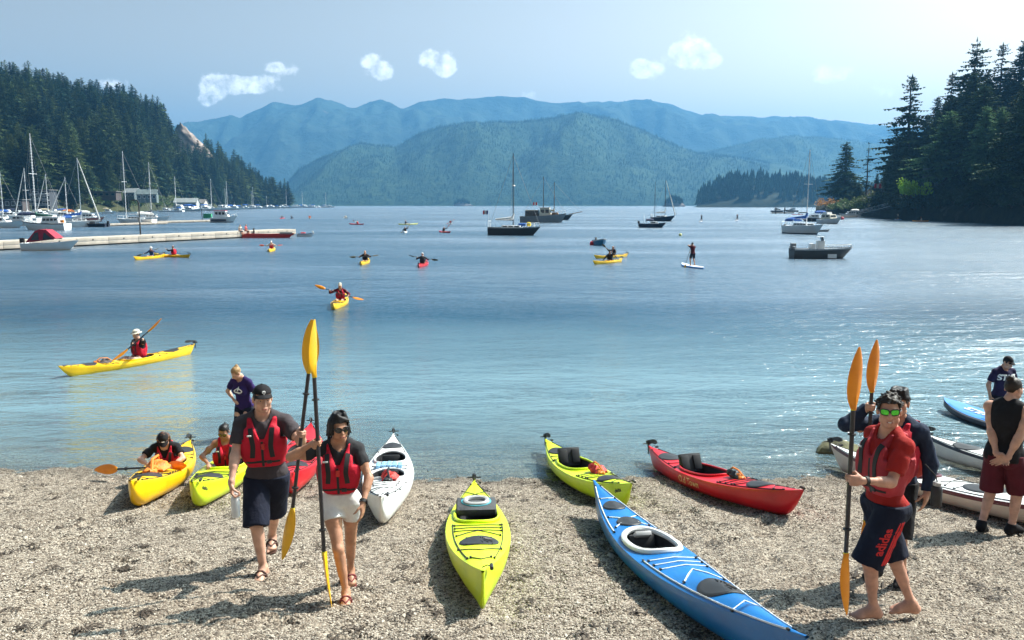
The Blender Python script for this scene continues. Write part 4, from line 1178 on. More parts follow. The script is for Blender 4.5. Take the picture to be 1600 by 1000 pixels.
# yellow kayak with the seated paddler
hy = Hull(4.3, .70, .38, bow=.18, stern=.14, crown=.05, pits=[(1.95, 1.05, .50)], beam_at=.5, fine=.92)
py = on_beach(-4.72, 9.85, -5.62, 14.1, 4.3)
ky = kayak('kayak', 'golden yellow kayak on the left with the capped woman sitting in it', hy, KM['yellow'], **py, hatches=[(3.35, .23, .19), (.8, .24, .18)], seat='low', coam=KM['yellow'], lines=std_lines(hy))
p_ = on_deck(ky, hy, 2.82, .02); bag('deck_bag', 'large orange bag heaped on the yellow kayak in front of the capped woman', p_, (0, 0, 1.7), ORANGE_BAG, ORANGE_BAG, 1.7)
# left lime kayak
hm_ = Hull(4.3, .70, .37, bow=.18, stern=.14, crown=.05, pits=[(1.95, 1.05, .50)], beam_at=.5, fine=.92)
pm_ = on_beach(-3.95, 9.85, -4.62, 14.1, 4.3)
km = kayak('kayak', 'lime kayak on the left with the woman in sunglasses sitting in it', hm_, KM['lime'], **pm_, hatches=[(3.35, .23, .19), (.8, .24, .18)], seat='low', coam=KM['lime'], lines=std_lines(hm_))
hull_text(hm_, km, 'delta', 4.0, .07, PAINT_BLACK, 1, f=.3, bold=.002)
# red kayak mostly hidden behind the capped man
hq = Hull(4.3, .68, .37, bow=.18, stern=.14, crown=.05, pits=[(1.95, 1.0, .50)], beam_at=.5, fine=.95)
pq = on_beach(-3.03, 10.9, -3.75, 15.1, 4.3)
kq = kayak('kayak', 'red kayak mostly hidden behind the man in the black cap', hq, KM['red'], **pq, hatches=[(3.35, .22, .18)], seat='low', coam=KM['red'], lines=std_lines(hq))
# right hand white kayaks
hs = Hull(5.9, .66, .37, bow=.24, stern=.22, crown=.07, pits=[(2.0, .8, .46), (4.55, .8, .46)], beam_at=.55, fine=1.05)
ps = on_beach(6.72, 7.75, 5.35, 13.5, 5.9)
ks = kayak('kayak', 'long white kayak with maroon stripe beside the man in the black tank top', hs, KM['white'], KM['cream'], KM['maroon'], **ps, hatches=[(3.35, .36, .22), (1.0, .2, .16)], coam=KM['maroon'], seat='low', rim=.02,
           lines=[perim(hs, 2.5, 4.1, 1), perim(hs, 2.5, 4.1, -1), [(2.6, .22), (2.85, -.22)], [(2.6, -.22), (2.85, .22)], [(3.1, .25), (3.05, -.25)], [(3.6, .25), (3.65, -.25)], perim(hs, .2, 1.5, 1), perim(hs, .2, 1.5, -1), [(1.3, .16), (1.5, -.18)], [(1.3, -.16), (1.5, .18)]])
ht = Hull(5.2, .64, .36, bow=.24, stern=.2, crown=.06, pits=[(2.0, .85, .46)], beam_at=.5, fine=1.05)
pt = on_beach(9.2, 9.6, 7.30, 14.3, 5.2)
kt = kayak('kayak', 'white kayak with dark stripe floating behind the man in the black tank top', ht, KM['white'], KM['white'], KM['navy'], **pt, hatches=[(.95, .24, .18), (3.7, .22, .17)], seat='low', lines=std_lines(ht))

# blue paddle board beyond
def board(name, label, L, B, T, m1, m2, loc, rot, txt=None):
    t = thing(name, label, 'paddle board', loc, rot)
    mb = MB(); rings = []
    for q in np.linspace(0, 1, 30):
        b = max(.01, B / 2 * (1 - abs(2 * q - 1) ** 2.8) ** .75); z = T + .10 * max(0, q - .7) ** 2 * 10 * .35
        rings.append([(q * L, y * b, z0 + z * 0 + (.12 * max(0, (q - .65) / .35) ** 2)) for y, z0 in ((1, T * .5), (.96, T * .85), (.85, T), (.4, T * 1.02), (0, T * 1.03), (-.4, T * 1.02), (-.85, T), (-.96, T * .85), (-1, T * .5), (-.92, T * .12), (-.6, 0), (0, 0), (.6, 0), (.92, T * .12))])
    n = 14
    mb.loft(rings)
    k = 0
    for i in range(len(rings) - 1):
        for j in range(n): mb.m[k] = 1 if (j < 2 or 6 <= j) else 0; k += 1
    mb.build('board', [m1, m2], t)
    mb = MB(); mb.rbox((L * .42, 0, T * 1.03 + .003), (L * .4, B * .7, .006), .004); mb.build('deck_pad', m1, t)
    if txt:
        me = text_mesh(txt, .26, bold=.008)
        for v in me.vertices: v.co = (L * .72 - v.co.x, -v.co.y, T * 1.03 + .012 + .12 * max(0, ((L * .72 - v.co.x) / L - .65) / .35) ** 2)
        me.materials.append(WHITECORD); link('lettering', me, t)
    return t
SUPBLUE = mat('board_blue', (.02, .20, .60), .45, .08); SUPDARK = mat('board_rail', (.03, .035, .05), .5, .1)
a_, b_ = at_z(1474, 640), at_z(1640, 690)
d_ = (a_ - b_).normalized()
board('paddle_board', 'wide blue inflatable paddle board in front of the man in the staff shirt', 3.3, .85, .14, SUPBLUE, SUPDARK, (a_.x - d_.x * 3.3, a_.y - d_.y * 3.3, .0), (0, 0, math.atan2(d_.y, d_.x)), 'STEW')

# ------------------------------------------------------------------ paddles
BLADE_O = mat('orange_blade', (.90, .27, .006), .35, .1, 5, hue=(.93, .33, .008), trans=.15)
BLADE_Y = mat('yellow_blade', (.90, .50, .01), .35, .1, 5, trans=.15)
BLADE_R = mat('red_blade', (.60, .09, .03), .4, .1, 5)
BLADE_D = mat('dark_blade', (.12, .10, .05), .4, .1, 5)
SHAFT = mat('carbon_shaft', (.025, .022, .026), .35, .2, 10)
BAND = mat('yellow_band', (.78, .70, .05), .5, .1)
def blade_mb(L=.50, Wd=.175, sg=1, mirror=1):
    mb = MB(); rings = []
    for q in np.linspace(0, 1, 16):
        w = Wd / 2 * max(0, math.sin(math.pi * min(1, q ** .82))) ** .62 if q < 1 else .01
        w = max(w, .016 if q < .5 else .008)
        z = q * L; cx = .012 * mirror * q; cy = .05 * (q ** 1.5) * (1 - .25 * q)
        th = .012 * (1 - q) + .004
        row = []
        for k in range(12):
            a = 2 * math.pi * k / 12
            x = w * math.cos(a); bow_ = -.22 * x * x / max(Wd, .01)
            spine = .014 * math.exp(-(x / .016) ** 2) * (1 - q)
            row.append((x + cx, cy + bow_ + th * math.sin(a) * .7 + (spine if math.sin(a) > 0 else -spine * .4), sg * z))
        rings.append(row)
    return mb.loft(rings)
def paddle(name, label, lower, upper, turn_low=0., turn_up=0., m=None, group=None, L=None, shaft=None, bl=.50, cat='paddle', txt=True):
    a, b = Vector(lower), Vector(upper); d = b - a; L = d.length
    q = d.to_track_quat('Z', 'Y')
    t = thing(name, label, cat, a, q.to_euler(), group)
    mb = MB(); mb.tube([(0, 0, bl * .82), (0, 0, L - bl * .82)], .0165, 10)
    sh = mb.build('shaft', shaft or SHAFT, t)
    mb = MB()
    for z in (bl * .92, L - bl * .92): mb.tube([(0, 0, z - .018), (0, 0, z + .018)], .0185, 10)
    mb.build('band', BAND, sh)
    mb = MB()
    for z in (bl + .16, L - bl - .16): mb.tube([(0, 0, z - .006), (0, 0, z + .006)], .030, 10)
    mb.build('drip_ring', BLACK, sh)
    for (z, sg, tn) in ((bl * .95, -1, turn_low), (L - bl * .95, 1, turn_up)):
        o = blade_mb(bl * .95, .155 * bl / .5, sg).build('blade', m or BLADE_O, t); o.location = (0, 0, z); o.rotation_euler = (0, 0, tn)
    return t
# ------------------------------------------------------------------ figures: one smooth body field per person, clothes cut from offsets of it
class Field:
    """smooth union of tapered capsules and ellipsoids; p: metres"""
    def __init__(s): s.pr = []
    def cap(s, a, b, ra, rb, k=.02, tag='', flat=None, sc=None):
        s.pr.append(('c', np.array(a, float), np.array(b, float), float(ra), float(rb), k, tag, flat)); return s
    def ell(s, c, r, k=.02, tag='', R=None):
        s.pr.append(('e', np.array(c, float), np.array(r, float), None if R is None else np.array(R, float), 0, k, tag, None)); return s
    def only(s, *tags):
        f = Field(); f.pr = [p for p in s.pr if p[6] in tags]; return f
    def bounds(s, m=0.):
        lo, hi = np.full(3, 1e9), np.full(3, -1e9)
        for p in s.pr:
            if p[0] == 'c':
                r = max(p[3], p[4]); a, b = np.minimum(p[1], p[2]) - r, np.maximum(p[1], p[2]) + r
            else:
                r = p[2] if p[3] is None else np.full(3, p[2].max()); a, b = p[1] - r, p[1] + r
            lo, hi = np.minimum(lo, a), np.maximum(hi, b)
        return lo - m, hi + m
def prim_d(p, X, Y, Z):
    if p[0] == 'c':
        a, b, ra, rb = p[1], p[2], p[3], p[4]
        d = b - a; L2 = max(d @ d, 1e-12)
        px, py, pz = X - a[0], Y - a[1], Z - a[2]
        t0 = (px * d[0] + py * d[1] + pz * d[2]) / L2
        t = np.clip(t0, 0, 1)
        q = np.sqrt((px - t * d[0]) ** 2 + (py - t * d[1]) ** 2 + (pz - t * d[2]) ** 2) - (ra + (rb - ra) * t)
        if p[7]:                                  # flat far end (sleeves, trouser legs)
            q = np.maximum(q, (t0 - 1) * math.sqrt(L2))
        return q
    c, r, R = p[1], p[2], p[3]
    q = [X - c[0], Y - c[1], Z - c[2]]
    if R is not None: q = [R[0, i] * q[0] + R[1, i] * q[1] + R[2, i] * q[2] for i in range(3)]
    k0 = np.sqrt((q[0] / r[0]) ** 2 + (q[1] / r[1]) ** 2 + (q[2] / r[2]) ** 2)
    k1 = np.sqrt((q[0] / r[0] ** 2) ** 2 + (q[1] / r[1] ** 2) ** 2 + (q[2] / r[2] ** 2) ** 2)
    return k0 * (k0 - 1) / np.maximum(k1, 1e-9)
def smin(a, b, k):
    h = np.clip(.5 + .5 * (b - a) / k, 0, 1)
    return b + (a - b) * h - k * h * (1 - h)
class Grid:
    def __init__(s, lo, hi, vox):
        s.vox = vox; s.lo = np.array(lo, float); s.n = np.maximum(3, np.ceil((np.array(hi) - s.lo) / vox).astype(int) + 1)
        s.ax = [(s.lo[i] + vox * np.arange(s.n[i])).astype(np.float32) for i in range(3)]
        s.D = np.full(s.n, .5, np.float32)
    def fill(s, f, margin=.05):
        for p in f.pr:
            if p[0] == 'c':
                r = max(p[3], p[4]); a, b = np.minimum(p[1], p[2]) - r, np.maximum(p[1], p[2]) + r
            else:
                r = p[2] if p[3] is None else np.full(3, p[2].max()); a, b = p[1] - r, p[1] + r
            m = margin + p[5]
            i0 = np.clip(np.floor((a - m - s.lo) / s.vox).astype(int), 0, s.n - 1); i1 = np.clip(np.ceil((b + m - s.lo) / s.vox).astype(int) + 1, 0, s.n)
            if np.any(i1 <= i0): continue
            sl = tuple(slice(i0[i], i1[i]) for i in range(3))
            X, Y, Z = s.ax[0][sl[0]][:, None, None], s.ax[1][sl[1]][None, :, None], s.ax[2][sl[2]][None, None, :]
            s.D[sl] = smin(s.D[sl], prim_d(p, X, Y, Z).astype(np.float32), p[5])
        return s
    def xyz(s): return s.ax[0][:, None, None], s.ax[1][None, :, None], s.ax[2][None, None, :]
def surface_nets(D, lo, vox):
    D = D.copy()
    for ax in range(3):                                # close at the border
        sl = [slice(None)] * 3
        for e in (0, -1): sl[ax] = e; D[tuple(sl)] = np.maximum(D[tuple(sl)], vox * .5)
    S_ = D < 0
    nx, ny, nz = [q - 1 for q in D.shape]
    cnt = np.zeros((nx, ny, nz), np.uint8)
    for dx in (0, 1):
        for dy in (0, 1):
            for dz in (0, 1): cnt += S_[dx:dx + nx, dy:dy + ny, dz:dz + nz]
    act = (cnt > 0) & (cnt < 8)
    idx = np.argwhere(act)
    if len(idx) == 0: return np.zeros((0, 3)), np.zeros((0, 4), int)
    acc = np.zeros((len(idx), 3)); num = np.zeros(len(idx))
    cor = [(dx, dy, dz) for dx in (0, 1) for dy in (0, 1) for dz in (0, 1)]
    val = {c: D[idx[:, 0] + c[0], idx[:, 1] + c[1], idx[:, 2] + c[2]] for c in cor}
    for c in cor:
        for ax in range(3):
            if c[ax] == 0:
                e = list(c); e[ax] = 1; e = tuple(e)
                a, b = val[c], val[e]; m = (a < 0) != (b < 0)
                t = np.where(m, a / np.where(m, a - b, 1), 0)
                pt = np.array(c, float)[None] + np.eye(3)[ax][None] * t[:, None]
                acc += pt * m[:, None]; num += m
    V = (idx + acc / np.maximum(num, 1)[:, None]) * vox + lo
    ids = np.full((nx, ny, nz), -1, np.int64); ids[act] = np.arange(len(idx))
    F = []
    for ax in range(3):
        o = [a for a in range(3) if a != ax]
        sl0, sl1 = [slice(None)] * 3, [slice(None)] * 3
        sl0[ax], sl1[ax] = slice(0, -1), slice(1, None)
        A, B = S_[tuple(sl0)], S_[tuple(sl1)]
        e = np.argwhere(A != B)
        e = e[(e[:, o[0]] > 0) & (e[:, o[1]] > 0) & (e[:, o[0]] < D.shape[o[0]] - 1) & (e[:, o[1]] < D.shape[o[1]] - 1)]
        inside = A[e[:, 0], e[:, 1], e[:, 2]]
        q = []
        for (d0, d1) in ((-1, -1), (0, -1), (0, 0), (-1, 0)):
            c = e.copy(); c[:, o[0]] += d0; c[:, o[1]] += d1
            q.append(ids[c[:, 0], c[:, 1], c[:, 2]])
        q = np.stack(q, 1)
        flip = inside if ax != 1 else ~inside
        q = np.where(flip[:, None], q, q[:, ::-1])
        F.append(q)
    F = np.concatenate(F); F = F[(F >= 0).all(1)]
    return V, F
def relax(V, F, it=1, w=.5):
    for _ in range(it):
        s = np.zeros_like(V); c = np.zeros(len(V))
        for i in range(4):
            for j in (1, 3):
                np.add.at(s, F[:, i], V[F[:, (i + j) % 4]]); np.add.at(c, F[:, i], 1)
        V = V + w * (s / np.maximum(c, 1)[:, None] - V)
    return V
def skin_mesh(name, D, lo, vox, m, it=1, mi=None):
    V, F = surface_nets(D, lo, vox); V = relax(V, F, it)
    return np_mesh(name, V, F, m, True)
def Rm(yaw=0, pitch=0, roll=0): return np.array(Matrix.Rotation(yaw, 3, 'Z') @ Matrix.Rotation(pitch, 3, 'X') @ Matrix.Rotation(roll, 3, 'Y'))
def ik(a, c, l1, l2, pole):
    a, c = np.array(a, float), np.array(c, float); d = c - a; L = np.linalg.norm(d)
    if L > (l1 + l2) * .998: c = a + d / L * (l1 + l2) * .998; d = c - a; L = np.linalg.norm(d)
    L = max(L, abs(l1 - l2) + .01); u = d / np.linalg.norm(d)
    x = (l1 * l1 - l2 * l2 + L * L) / (2 * L); h = math.sqrt(max(0, l1 * l1 - x * x))
    p = np.array(pole, float); p = p - u * (p @ u); p /= max(np.linalg.norm(p), 1e-6)
    return a + u * x + p * h, c
SKIN = {k: mat('skin_' + k, c, .50, .20, 14, bump=.12, bscale=90, spec=.35) for k, c in dict(fair=(.58, .33, .235), tan=(.46, .235, .145), brown=(.33, .165, .10), red=(.56, .29, .20), mid=(.50, .27, .18)).items()}
LIP = mat('lips', (.36, .10, .085), .5)
EYE = mat('eyeball', (.45, .42, .38), .3); IRIS = mat('iris', (.03, .018, .012), .3)
def hair_mat(name, c):
    M = mat(name, c, .52, .35, 30); N, L = M.node_tree.nodes, M.node_tree.links
    tc = N.new('ShaderNodeTexCoord'); mp = N.new('ShaderNodeMapping'); mp.inputs['Scale'].default_value = (1, 1, .10); n2 = N.new('ShaderNodeTexNoise'); n2.inputs['Scale'].default_value = 190; n2.inputs['Detail'].default_value = 3
    bp = N.new('ShaderNodeBump'); bp.inputs['Strength'].default_value = .5; bp.inputs['Distance'].default_value = .004
    L.new(tc.outputs['Object'], mp.inputs['Vector']); L.new(mp.outputs[0], n2.inputs['Vector']); L.new(n2.outputs['Fac'], bp.inputs['Height']); L.new(bp.outputs[0], N['Principled BSDF'].inputs['Normal'])
    N['Principled BSDF'].inputs['Specular IOR Level'].default_value = .35
    return M
HAIRM = {k: hair_mat('hair_' + k, c) for k, c in dict(black=(.010, .008, .008), dark=(.022, .014, .010), brown=(.05, .028, .016), blonde=(.36, .22, .10), redbrown=(.09, .035, .018)).items()}
def cloth(name, col, rough=.85, hue=None): return mat(name, col, rough, .16, 7, bump=.35, bscale=28, spec=.25, hue=hue)
CL = dict(grey=cloth('grey_shirt_cloth', (.055, .045, .050)), navy=cloth('navy_cloth', (.010, .013, .028)), black=cloth('black_cloth', (.012, .011, .013)), red=cloth('red_cloth', (.33, .018, .014)), purple=cloth('purple_cloth', (.030, .015, .095)),
          white=cloth('white_denim', (.72, .70, .68)), vest=cloth('red_vest_cloth', (.50, .010, .030), .7), brick=cloth('brick_vest_cloth', (.40, .035, .045), .7), pink=cloth('faded_vest_cloth', (.60, .10, .10), .7), maroon=cloth('maroon_cloth', (.085, .010, .018)), darkblue=cloth('dark_blue_cloth', (.018, .028, .055)), charcoal=cloth('charcoal_cloth', (.03, .03, .033)),
          blue=cloth('blue_cloth', (.02, .06, .20)), paleblue=cloth('pale_blue_cloth_shirt', (.30, .42, .60)), staffnavy=cloth('staff_navy_cloth', (.022, .016, .055)), cream=cloth('cream_cloth', (.60, .55, .45)), orange=cloth('orange_vest_cloth', (.70, .12, .02)))
STRAP = mat('black_strap', (.014, .013, .014), .7, .2, 20)
PRINT_W = mat('white_print', (.82, .82, .80), .8, .05); PRINT_R = mat('red_print', (.70, .03, .03), .8, .05)
GLASS_D = mat('dark_lens', (.012, .010, .010), .12, .1, spec=.8); FRAME_D = mat('glasses_frame', (.015, .012, .012), .3)
def mirror_lens():
    M = bpy.data.materials.new('green_mirror_lens'); M.use_nodes = True
    b = M.node_tree.nodes['Principled BSDF']; b.inputs['Base Color'].default_value = (.06, .80, .06, 1); b.inputs['Metallic'].default_value = .55; b.inputs['Roughness'].default_value = .22
    n = M.node_tree.nodes.new('ShaderNodeTexNoise'); n.inputs['Scale'].default_value = 20
    r = M.node_tree.nodes.new('ShaderNodeValToRGB'); r.color_ramp.elements[0].color = (.02, .62, .10, 1); r.color_ramp.elements[1].color = (.22, .85, .04, 1)
    M.node_tree.links.new(n.outputs['Fac'], r.inputs['Fac']); M.node_tree.links.new(r.outputs[0], b.inputs['Base Color'])
    return M
GREEN_LENS = mirror_lens()

class Figure:
    """local frame: the person faces -Y, their left hand is at +X, ground at z = 0. s = height / 1.75"""
    def __init__(f, H=1.75, fem=False, pelvis=None, lean=0., side=0., twist=0., sway=0., head=(0, 0, 0), hands=None, elbows=None, feet=None, knees=None, foot_yaw=(0, 0), grip=None, foot_pitch=(0, 0), build=1.0, vox=.0075, hand_dir=None, palm=None, lod=0, shrug=0.):
        s = f.s = H / 1.75; f.fem, f.vox, f.lod = fem, vox, lod
        B = Field(); f.B = B
        w = build * (.93 if fem else 1.0)
        f.pelvis = np.array(pelvis if pelvis is not None else (0, 0, .93 * s), float)
        # lean: whole spine about X (positive = bowing forward, -Y); side: about Y
        f.Rp = Rm(sway, -0, 0)
        Rs = np.array(Matrix.Rotation(twist, 3, 'Z') @ Matrix.Rotation(side, 3, 'Y') @ Matrix.Rotation(lean, 3, 'X')) @ f.Rp
        f.Rs = Rs
        def sp(x, y, z): return f.pelvis + Rs @ (np.array((x, y, z)) * s)
        f.sp = sp
        Rm_ = Rs
        # trunk
        B.ell(f.pelvis + f.Rp @ (np.array((0, .005, .0)) * s), np.array((.165 * (1.03 if fem else 1), .115, .125)) * s * w, .03, 'hip', f.Rp)
        for sg in (-1, 1): B.ell(f.pelvis + f.Rp @ (np.array((sg * .075, .055, -.05)) * s), np.array((.088, .085, .10)) * s * w, .03, 'hip', f.Rp)
        B.ell(sp(0, -.005, .14), np.array((.142 * (.92 if fem else 1), .102, .15)) * s * w, .04, 'trunk', Rm_)
        B.ell(sp(0, .0, .31), np.array((.158, .118, .175)) * s * w, .04, 'trunk', Rm_)
        B.ell(sp(0, .005, .43), np.array((.150, .098, .10)) * s * w, .04, 'trunk', Rm_)
        for sg in (-1, 1):
            if fem: B.ell(sp(sg * .072, -.095, .325), np.array((.066, .058, .062)) * s, .03, 'trunk', Rm_)
            else: B.ell(sp(sg * .075, -.072, .375), np.array((.082, .048, .062)) * s * w, .03, 'trunk', Rm_)
        f.shw = (.168 if fem else .190) * s * build
        f.neck = sp(0, .012, .535); f.chin_base = sp(0, -.01, .60)
        for sg in (-1, 1): B.cap(sp(sg * .045, .012, .535), sp(sg * (f.shw / s - .03), .008, .468 + shrug), .052 * s * w, .052 * s * w, .04, 'trunk')
        B.cap(sp(0, .012, .50), sp(0, -.004, .60), .058 * s * (.86 if fem else 1), .053 * s * (.86 if fem else 1), .025, 'neck')
        # head
        hy, hp, hr = head
        Rh = f.Rh = Rs @ Rm(hy, hp, hr)          # hp > 0 bows the head
        f.hc = sp(0, -.004, .59) + Rh @ (np.array((0, -.020, .105)) * s)
        hs = f.hs = s * (.97 if fem else 1.0)
        f.hd = lambda x, y, z: f.hc + Rh @ (np.array((x, y, z)) * hs)
        hd = f.hd
        def he(c, r, k, tag='head', a=None): B.ell(hd(*c), np.array(r) * hs, k, tag, Rh if a is None else Rh @ a)
        he((0, .012, .030), (.074, .093, .088), .02); he((0, -.030, -.020), (.062, .066, .085), .025); he((0, -.045, -.072), (.044, .045, .042), .025)
        he((0, -.078, -.096), (.022, .020, .018), .02)
        B.cap(hd(0, -.02, -.07), sp(0, .0, .575), .050 * s, .052 * s * (.86 if fem else 1), .03, 'neck')
        for sg in (-1, 1):
            he((sg * .040, -.062, -.020), (.028, .026, .026), .02); he((sg * .048, -.03, -.066), (.022, .038, .024), .02)
            he((sg * .030, -.086, .020), (.026, .012, .010), .014)
            he((sg * .078, .012, -.008), (.012, .021, .033), .008)
        B.cap(hd(0, -.092, .012), hd(0, -.115, -.030), .010 * hs, .016 * hs, .012, 'head'); he((0, -.107, -.034), (.019, .013, .011), .008)
        he((0, -.094, -.064), (.026, .012, .009), .008); he((0, -.092, -.076), (.021, .011, .009), .008)
        # arms
        up, fo = .285 * s, .245 * s
        f.sh, f.el, f.wr, f.ha = [], [], [], []
        hands = hands or [None, None]
        elbows = elbows or [(.3, .6, -.3), (-.3, .6, -.3)]
        for i, sg in enumerate((1, -1)):          # 0 = own left (+X), 1 = own right (-X)
            a = sp(sg * f.shw / s, .005, .462 + shrug)
            tgt = hands[i] if hands[i] is not None else tuple(a + Rs @ (np.array((sg * .09, -.04, -.50)) * s))
            e, wr = ik(a, tgt, up, fo, elbows[i])
            f.sh.append(a); f.el.append(e); f.wr.append(wr)
            k = .9 if fem else 1.0 * build
            B.ell(a, np.array((.058, .060, .062)) * s * k, .035, 'shoulder%d' % i)
            B.cap(a, e, .050 * s * k, .040 * s * k, .025, 'uparm%d' % i)
            B.ell(a + (e - a) * .5 + np.array((0, -.006, 0)), np.array((.050, .052, .075)) * s * k, .02, 'uparm%d' % i)
            B.cap(e, wr, .040 * s * k, .026 * s * k, .02, 'foarm%d' % i); B.cap(e + (wr - e) * .08, e + (wr - e) * .4, .044 * s * k, .041 * s * k, .02, 'foarm%d' % i)
            fd = (wr - e) / np.linalg.norm(wr - e)
            f.make_hand(i, sg, wr, fd, (grip or ['open', 'open'])[i], None if hand_dir is None else hand_dir[i], None if palm is None else palm[i], k)
        # legs
        th, sn = .425 * s, .405 * s
        f.hip, f.kn, f.an = [], [], []
        feet = feet or [(.10 * s, 0, 0), (-.10 * s, 0, 0)]
        knees = knees or [(.1, -1, 0), (-.1, -1, 0)]
        for i, sg in enumerate((1, -1)):
            hp_ = f.pelvis + f.Rp @ (np.array((sg * .092, .0, -.045)) * s); an = np.array(feet[i], float) + np.array((0, 0, .098 * s))
            kn, an = ik(hp_, an, th, sn, knees[i]); f.hip.append(hp_); f.kn.append(kn); f.an.append(an)
            k = w * (.97 if fem else 1.0)
            B.cap(hp_, kn, .088 * s * k, .056 * s * k, .025, 'thigh%d' % i); B.ell(hp_ + (kn - hp_) * .35 + np.array((0, -.012, 0)), np.array((.082, .085, .13)) * s * k, .03, 'thigh%d' % i)
            B.cap(kn, an, .052 * s * k, .034 * s * k, .02, 'shin%d' % i)
            d = (an - kn) / np.linalg.norm(an - kn); fy = foot_yaw[i]
            fw = np.array((math.sin(fy), -math.cos(fy), 0)); bk = -fw
            back = bk - d * (bk @ d)
            B.cap(kn + d * .07 * s + back * .018, kn + d * .22 * s + back * .012, .050 * s * k, .040 * s * k, .03, 'shin%d' % i)
            B.ell(kn - back * .012 * s, np.array((.045, .045, .05)) * s * k, .02, 'shin%d' % i)
            fp = foot_pitch[i]; fz = np.array((0, 0, 1.0))
            f1 = fw * math.cos(fp) - fz * math.sin(fp); u1 = fz * math.cos(fp) + fw * math.sin(fp); rt = np.cross(f1, u1)
            f.foot = getattr(f, 'foot', {}); f.foot[i] = (an, f1, u1, rt)
            q = lambda a_, b_, c_: an + (f1 * a_ + rt * b_ + u1 * c_) * s
            B.cap(an, q(-.035, 0, -.048), .036 * s, .034 * s, .02, 'foot%d' % i); B.cap(q(-.03, 0, -.050), q(.10, .0, -.055), .033 * s, .030 * s, .03, 'foot%d' % i)
            B.cap(an, q(.09, 0, -.045), .034 * s, .030 * s, .03, 'foot%d' % i)
            B.ell(q(.115, 0, -.060), np.array((.046, .046, .024)) * s, .02, 'foot%d' % i)
            if lod == 0:
                for t in range(5):
                    y0 = sg * (.032 - .0165 * t)
                    rr = (.0135, .0105, .010, .0095, .009)[t]
                    a_ = an + (f1 * (.135 - .006 * t) - u1 * .066) * s + rt * (y0 * s)
                    B.cap(a_, a_ + (f1 * (.034 - .004 * t) - u1 * .004) * s, rr * s, rr * .9 * s, .006, 'foot%d' % i)
    def make_hand(f, i, sg, wr, fd, grip, hd=None, palm=None, k=1.0):
        s, B = f.s * (.95 if f.fem else 1.0), f.B
        fd = np.array(hd, float) / np.linalg.norm(hd) if hd is not None else fd
        pn = np.array(palm, float) if palm is not None else np.array((-sg, 0, 0)) @ np.eye(3)       # palm normal: towards the body by default
        pn = pn - fd * (pn @ fd)
        if np.linalg.norm(pn) < 1e-3: pn = np.array((0, -1., 0)); pn = pn - fd * (pn @ fd)
        pn /= np.linalg.norm(pn)
        ac = np.cross(pn, fd) * sg                # towards the thumb
        Rr = np.stack([ac, pn, fd], 1)
        tg = 'hand%d' % i
        pc = wr + fd * .052 * s
        B.cap(wr - fd * .01, wr + fd * .02, .027 * s * k, .028 * s, .015, tg)
        B.ell(pc, np.array((.042, .018, .050)) * s, .012, tg, Rr)
        f.ha.append(wr + fd * .085 * s + pn * .025 * s)
        if f.lod: B.ell(wr + fd * .105 * s, np.array((.036, .018, .04)) * s, .01, tg, Rr); return
        curl = {'open': (.25, .35, .3), 'grip': (1.15, 1.35, .9), 'flat': (.05, .1, .1), 'hook': (.7, 1.2, .9)}[grip]
        for j in range(4):
            b = wr + fd * (.092 - (.004, 0, .003, .010)[j]) * s + ac * (.031 - .0205 * j) * s
            ln = (.043, .047, .044, .034)[j] * s; ang = 0; p = b; dr = fd
            B.cap(pc + ac * (.025 - .016 * j) * s, b, .0125 * s, .0105 * s, .008, tg)
            for n_ in range(3):
                ang += curl[n_] * (.9 + .07 * j)
                dr = fd * math.cos(ang) + pn * math.sin(ang)
                l = ln * (1, .68, .52)[n_]; p2 = p + dr * l
                B.cap(p, p2, (.0100, .0092, .0082)[n_] * s, (.0092, .0082, .0072)[n_] * s, .005, tg); p = p2
        b = wr + fd * .028 * s + ac * .030 * s + pn * .006 * s
        t1 = fd * .62 + ac * .62 + pn * (.45 if grip != 'grip' else .6); t1 /= np.linalg.norm(t1)
        p = b + t1 * .040 * s
        t2 = fd * .75 + pn * (.45 if grip == 'open' else .95) + ac * (.25 if grip != 'grip' else -.25); t2 /= np.linalg.norm(t2)
        B.cap(b, p, .0135 * s, .0115 * s, .012, tg); B.cap(p, p + t2 * .034 * s, .0112 * s, .0098 * s, .006, tg)
        p3 = p + t2 * .034 * s; t3 = t2 * .8 + pn * .5; t3 /= np.linalg.norm(t3); B.cap(p3, p3 + t3 * .024 * s, .0098 * s, .008 * s, .005, tg)
    # ---- meshes
    def body(f, parent, skin):
        lo, hi = f.B.bounds(.03); g = Grid(lo, hi, f.vox).fill(f.B)
        return link('body', skin_mesh('body', g.D, g.lo, f.vox, skin, 1), parent)
    def cut(f, name, parent, m, tags, off, region=None, extra=None, vox=None, wrinkle=.004, wscale=14, it=2, field=None, seed=1):
        """garment: offset of the tagged body field, kept where region(X, Y, Z) < 0"""
        vox = vox or f.vox
        F = field or f.B.only(*tags)
        if extra: F.pr = F.pr + extra.pr
        lo, hi = F.bounds(off + .03); g = Grid(lo, hi, vox).fill(F, .05 + off)
        D = g.D - off
        X, Y, Z = g.xyz()
        if wrinkle:
            A = np.broadcast_arrays(X, Y, Z); near = np.abs(D) < .06
            n = np.zeros_like(D); pts = [a[near] for a in A]
            n[near] = fbm(pts[0] * wscale, pts[1] * wscale, pts[2] * wscale * .45 + .8 * np.sin(pts[0] * 9), oct=3, seed=seed)
            D = D - wrinkle * n
        if region is not None: D = np.maximum(D, region(X, Y, Z))
        f.last = (D, g.lo, vox)
        o = link(name, skin_mesh(name, D.astype(np.float32), g.lo, vox, m, it), parent)
        return o
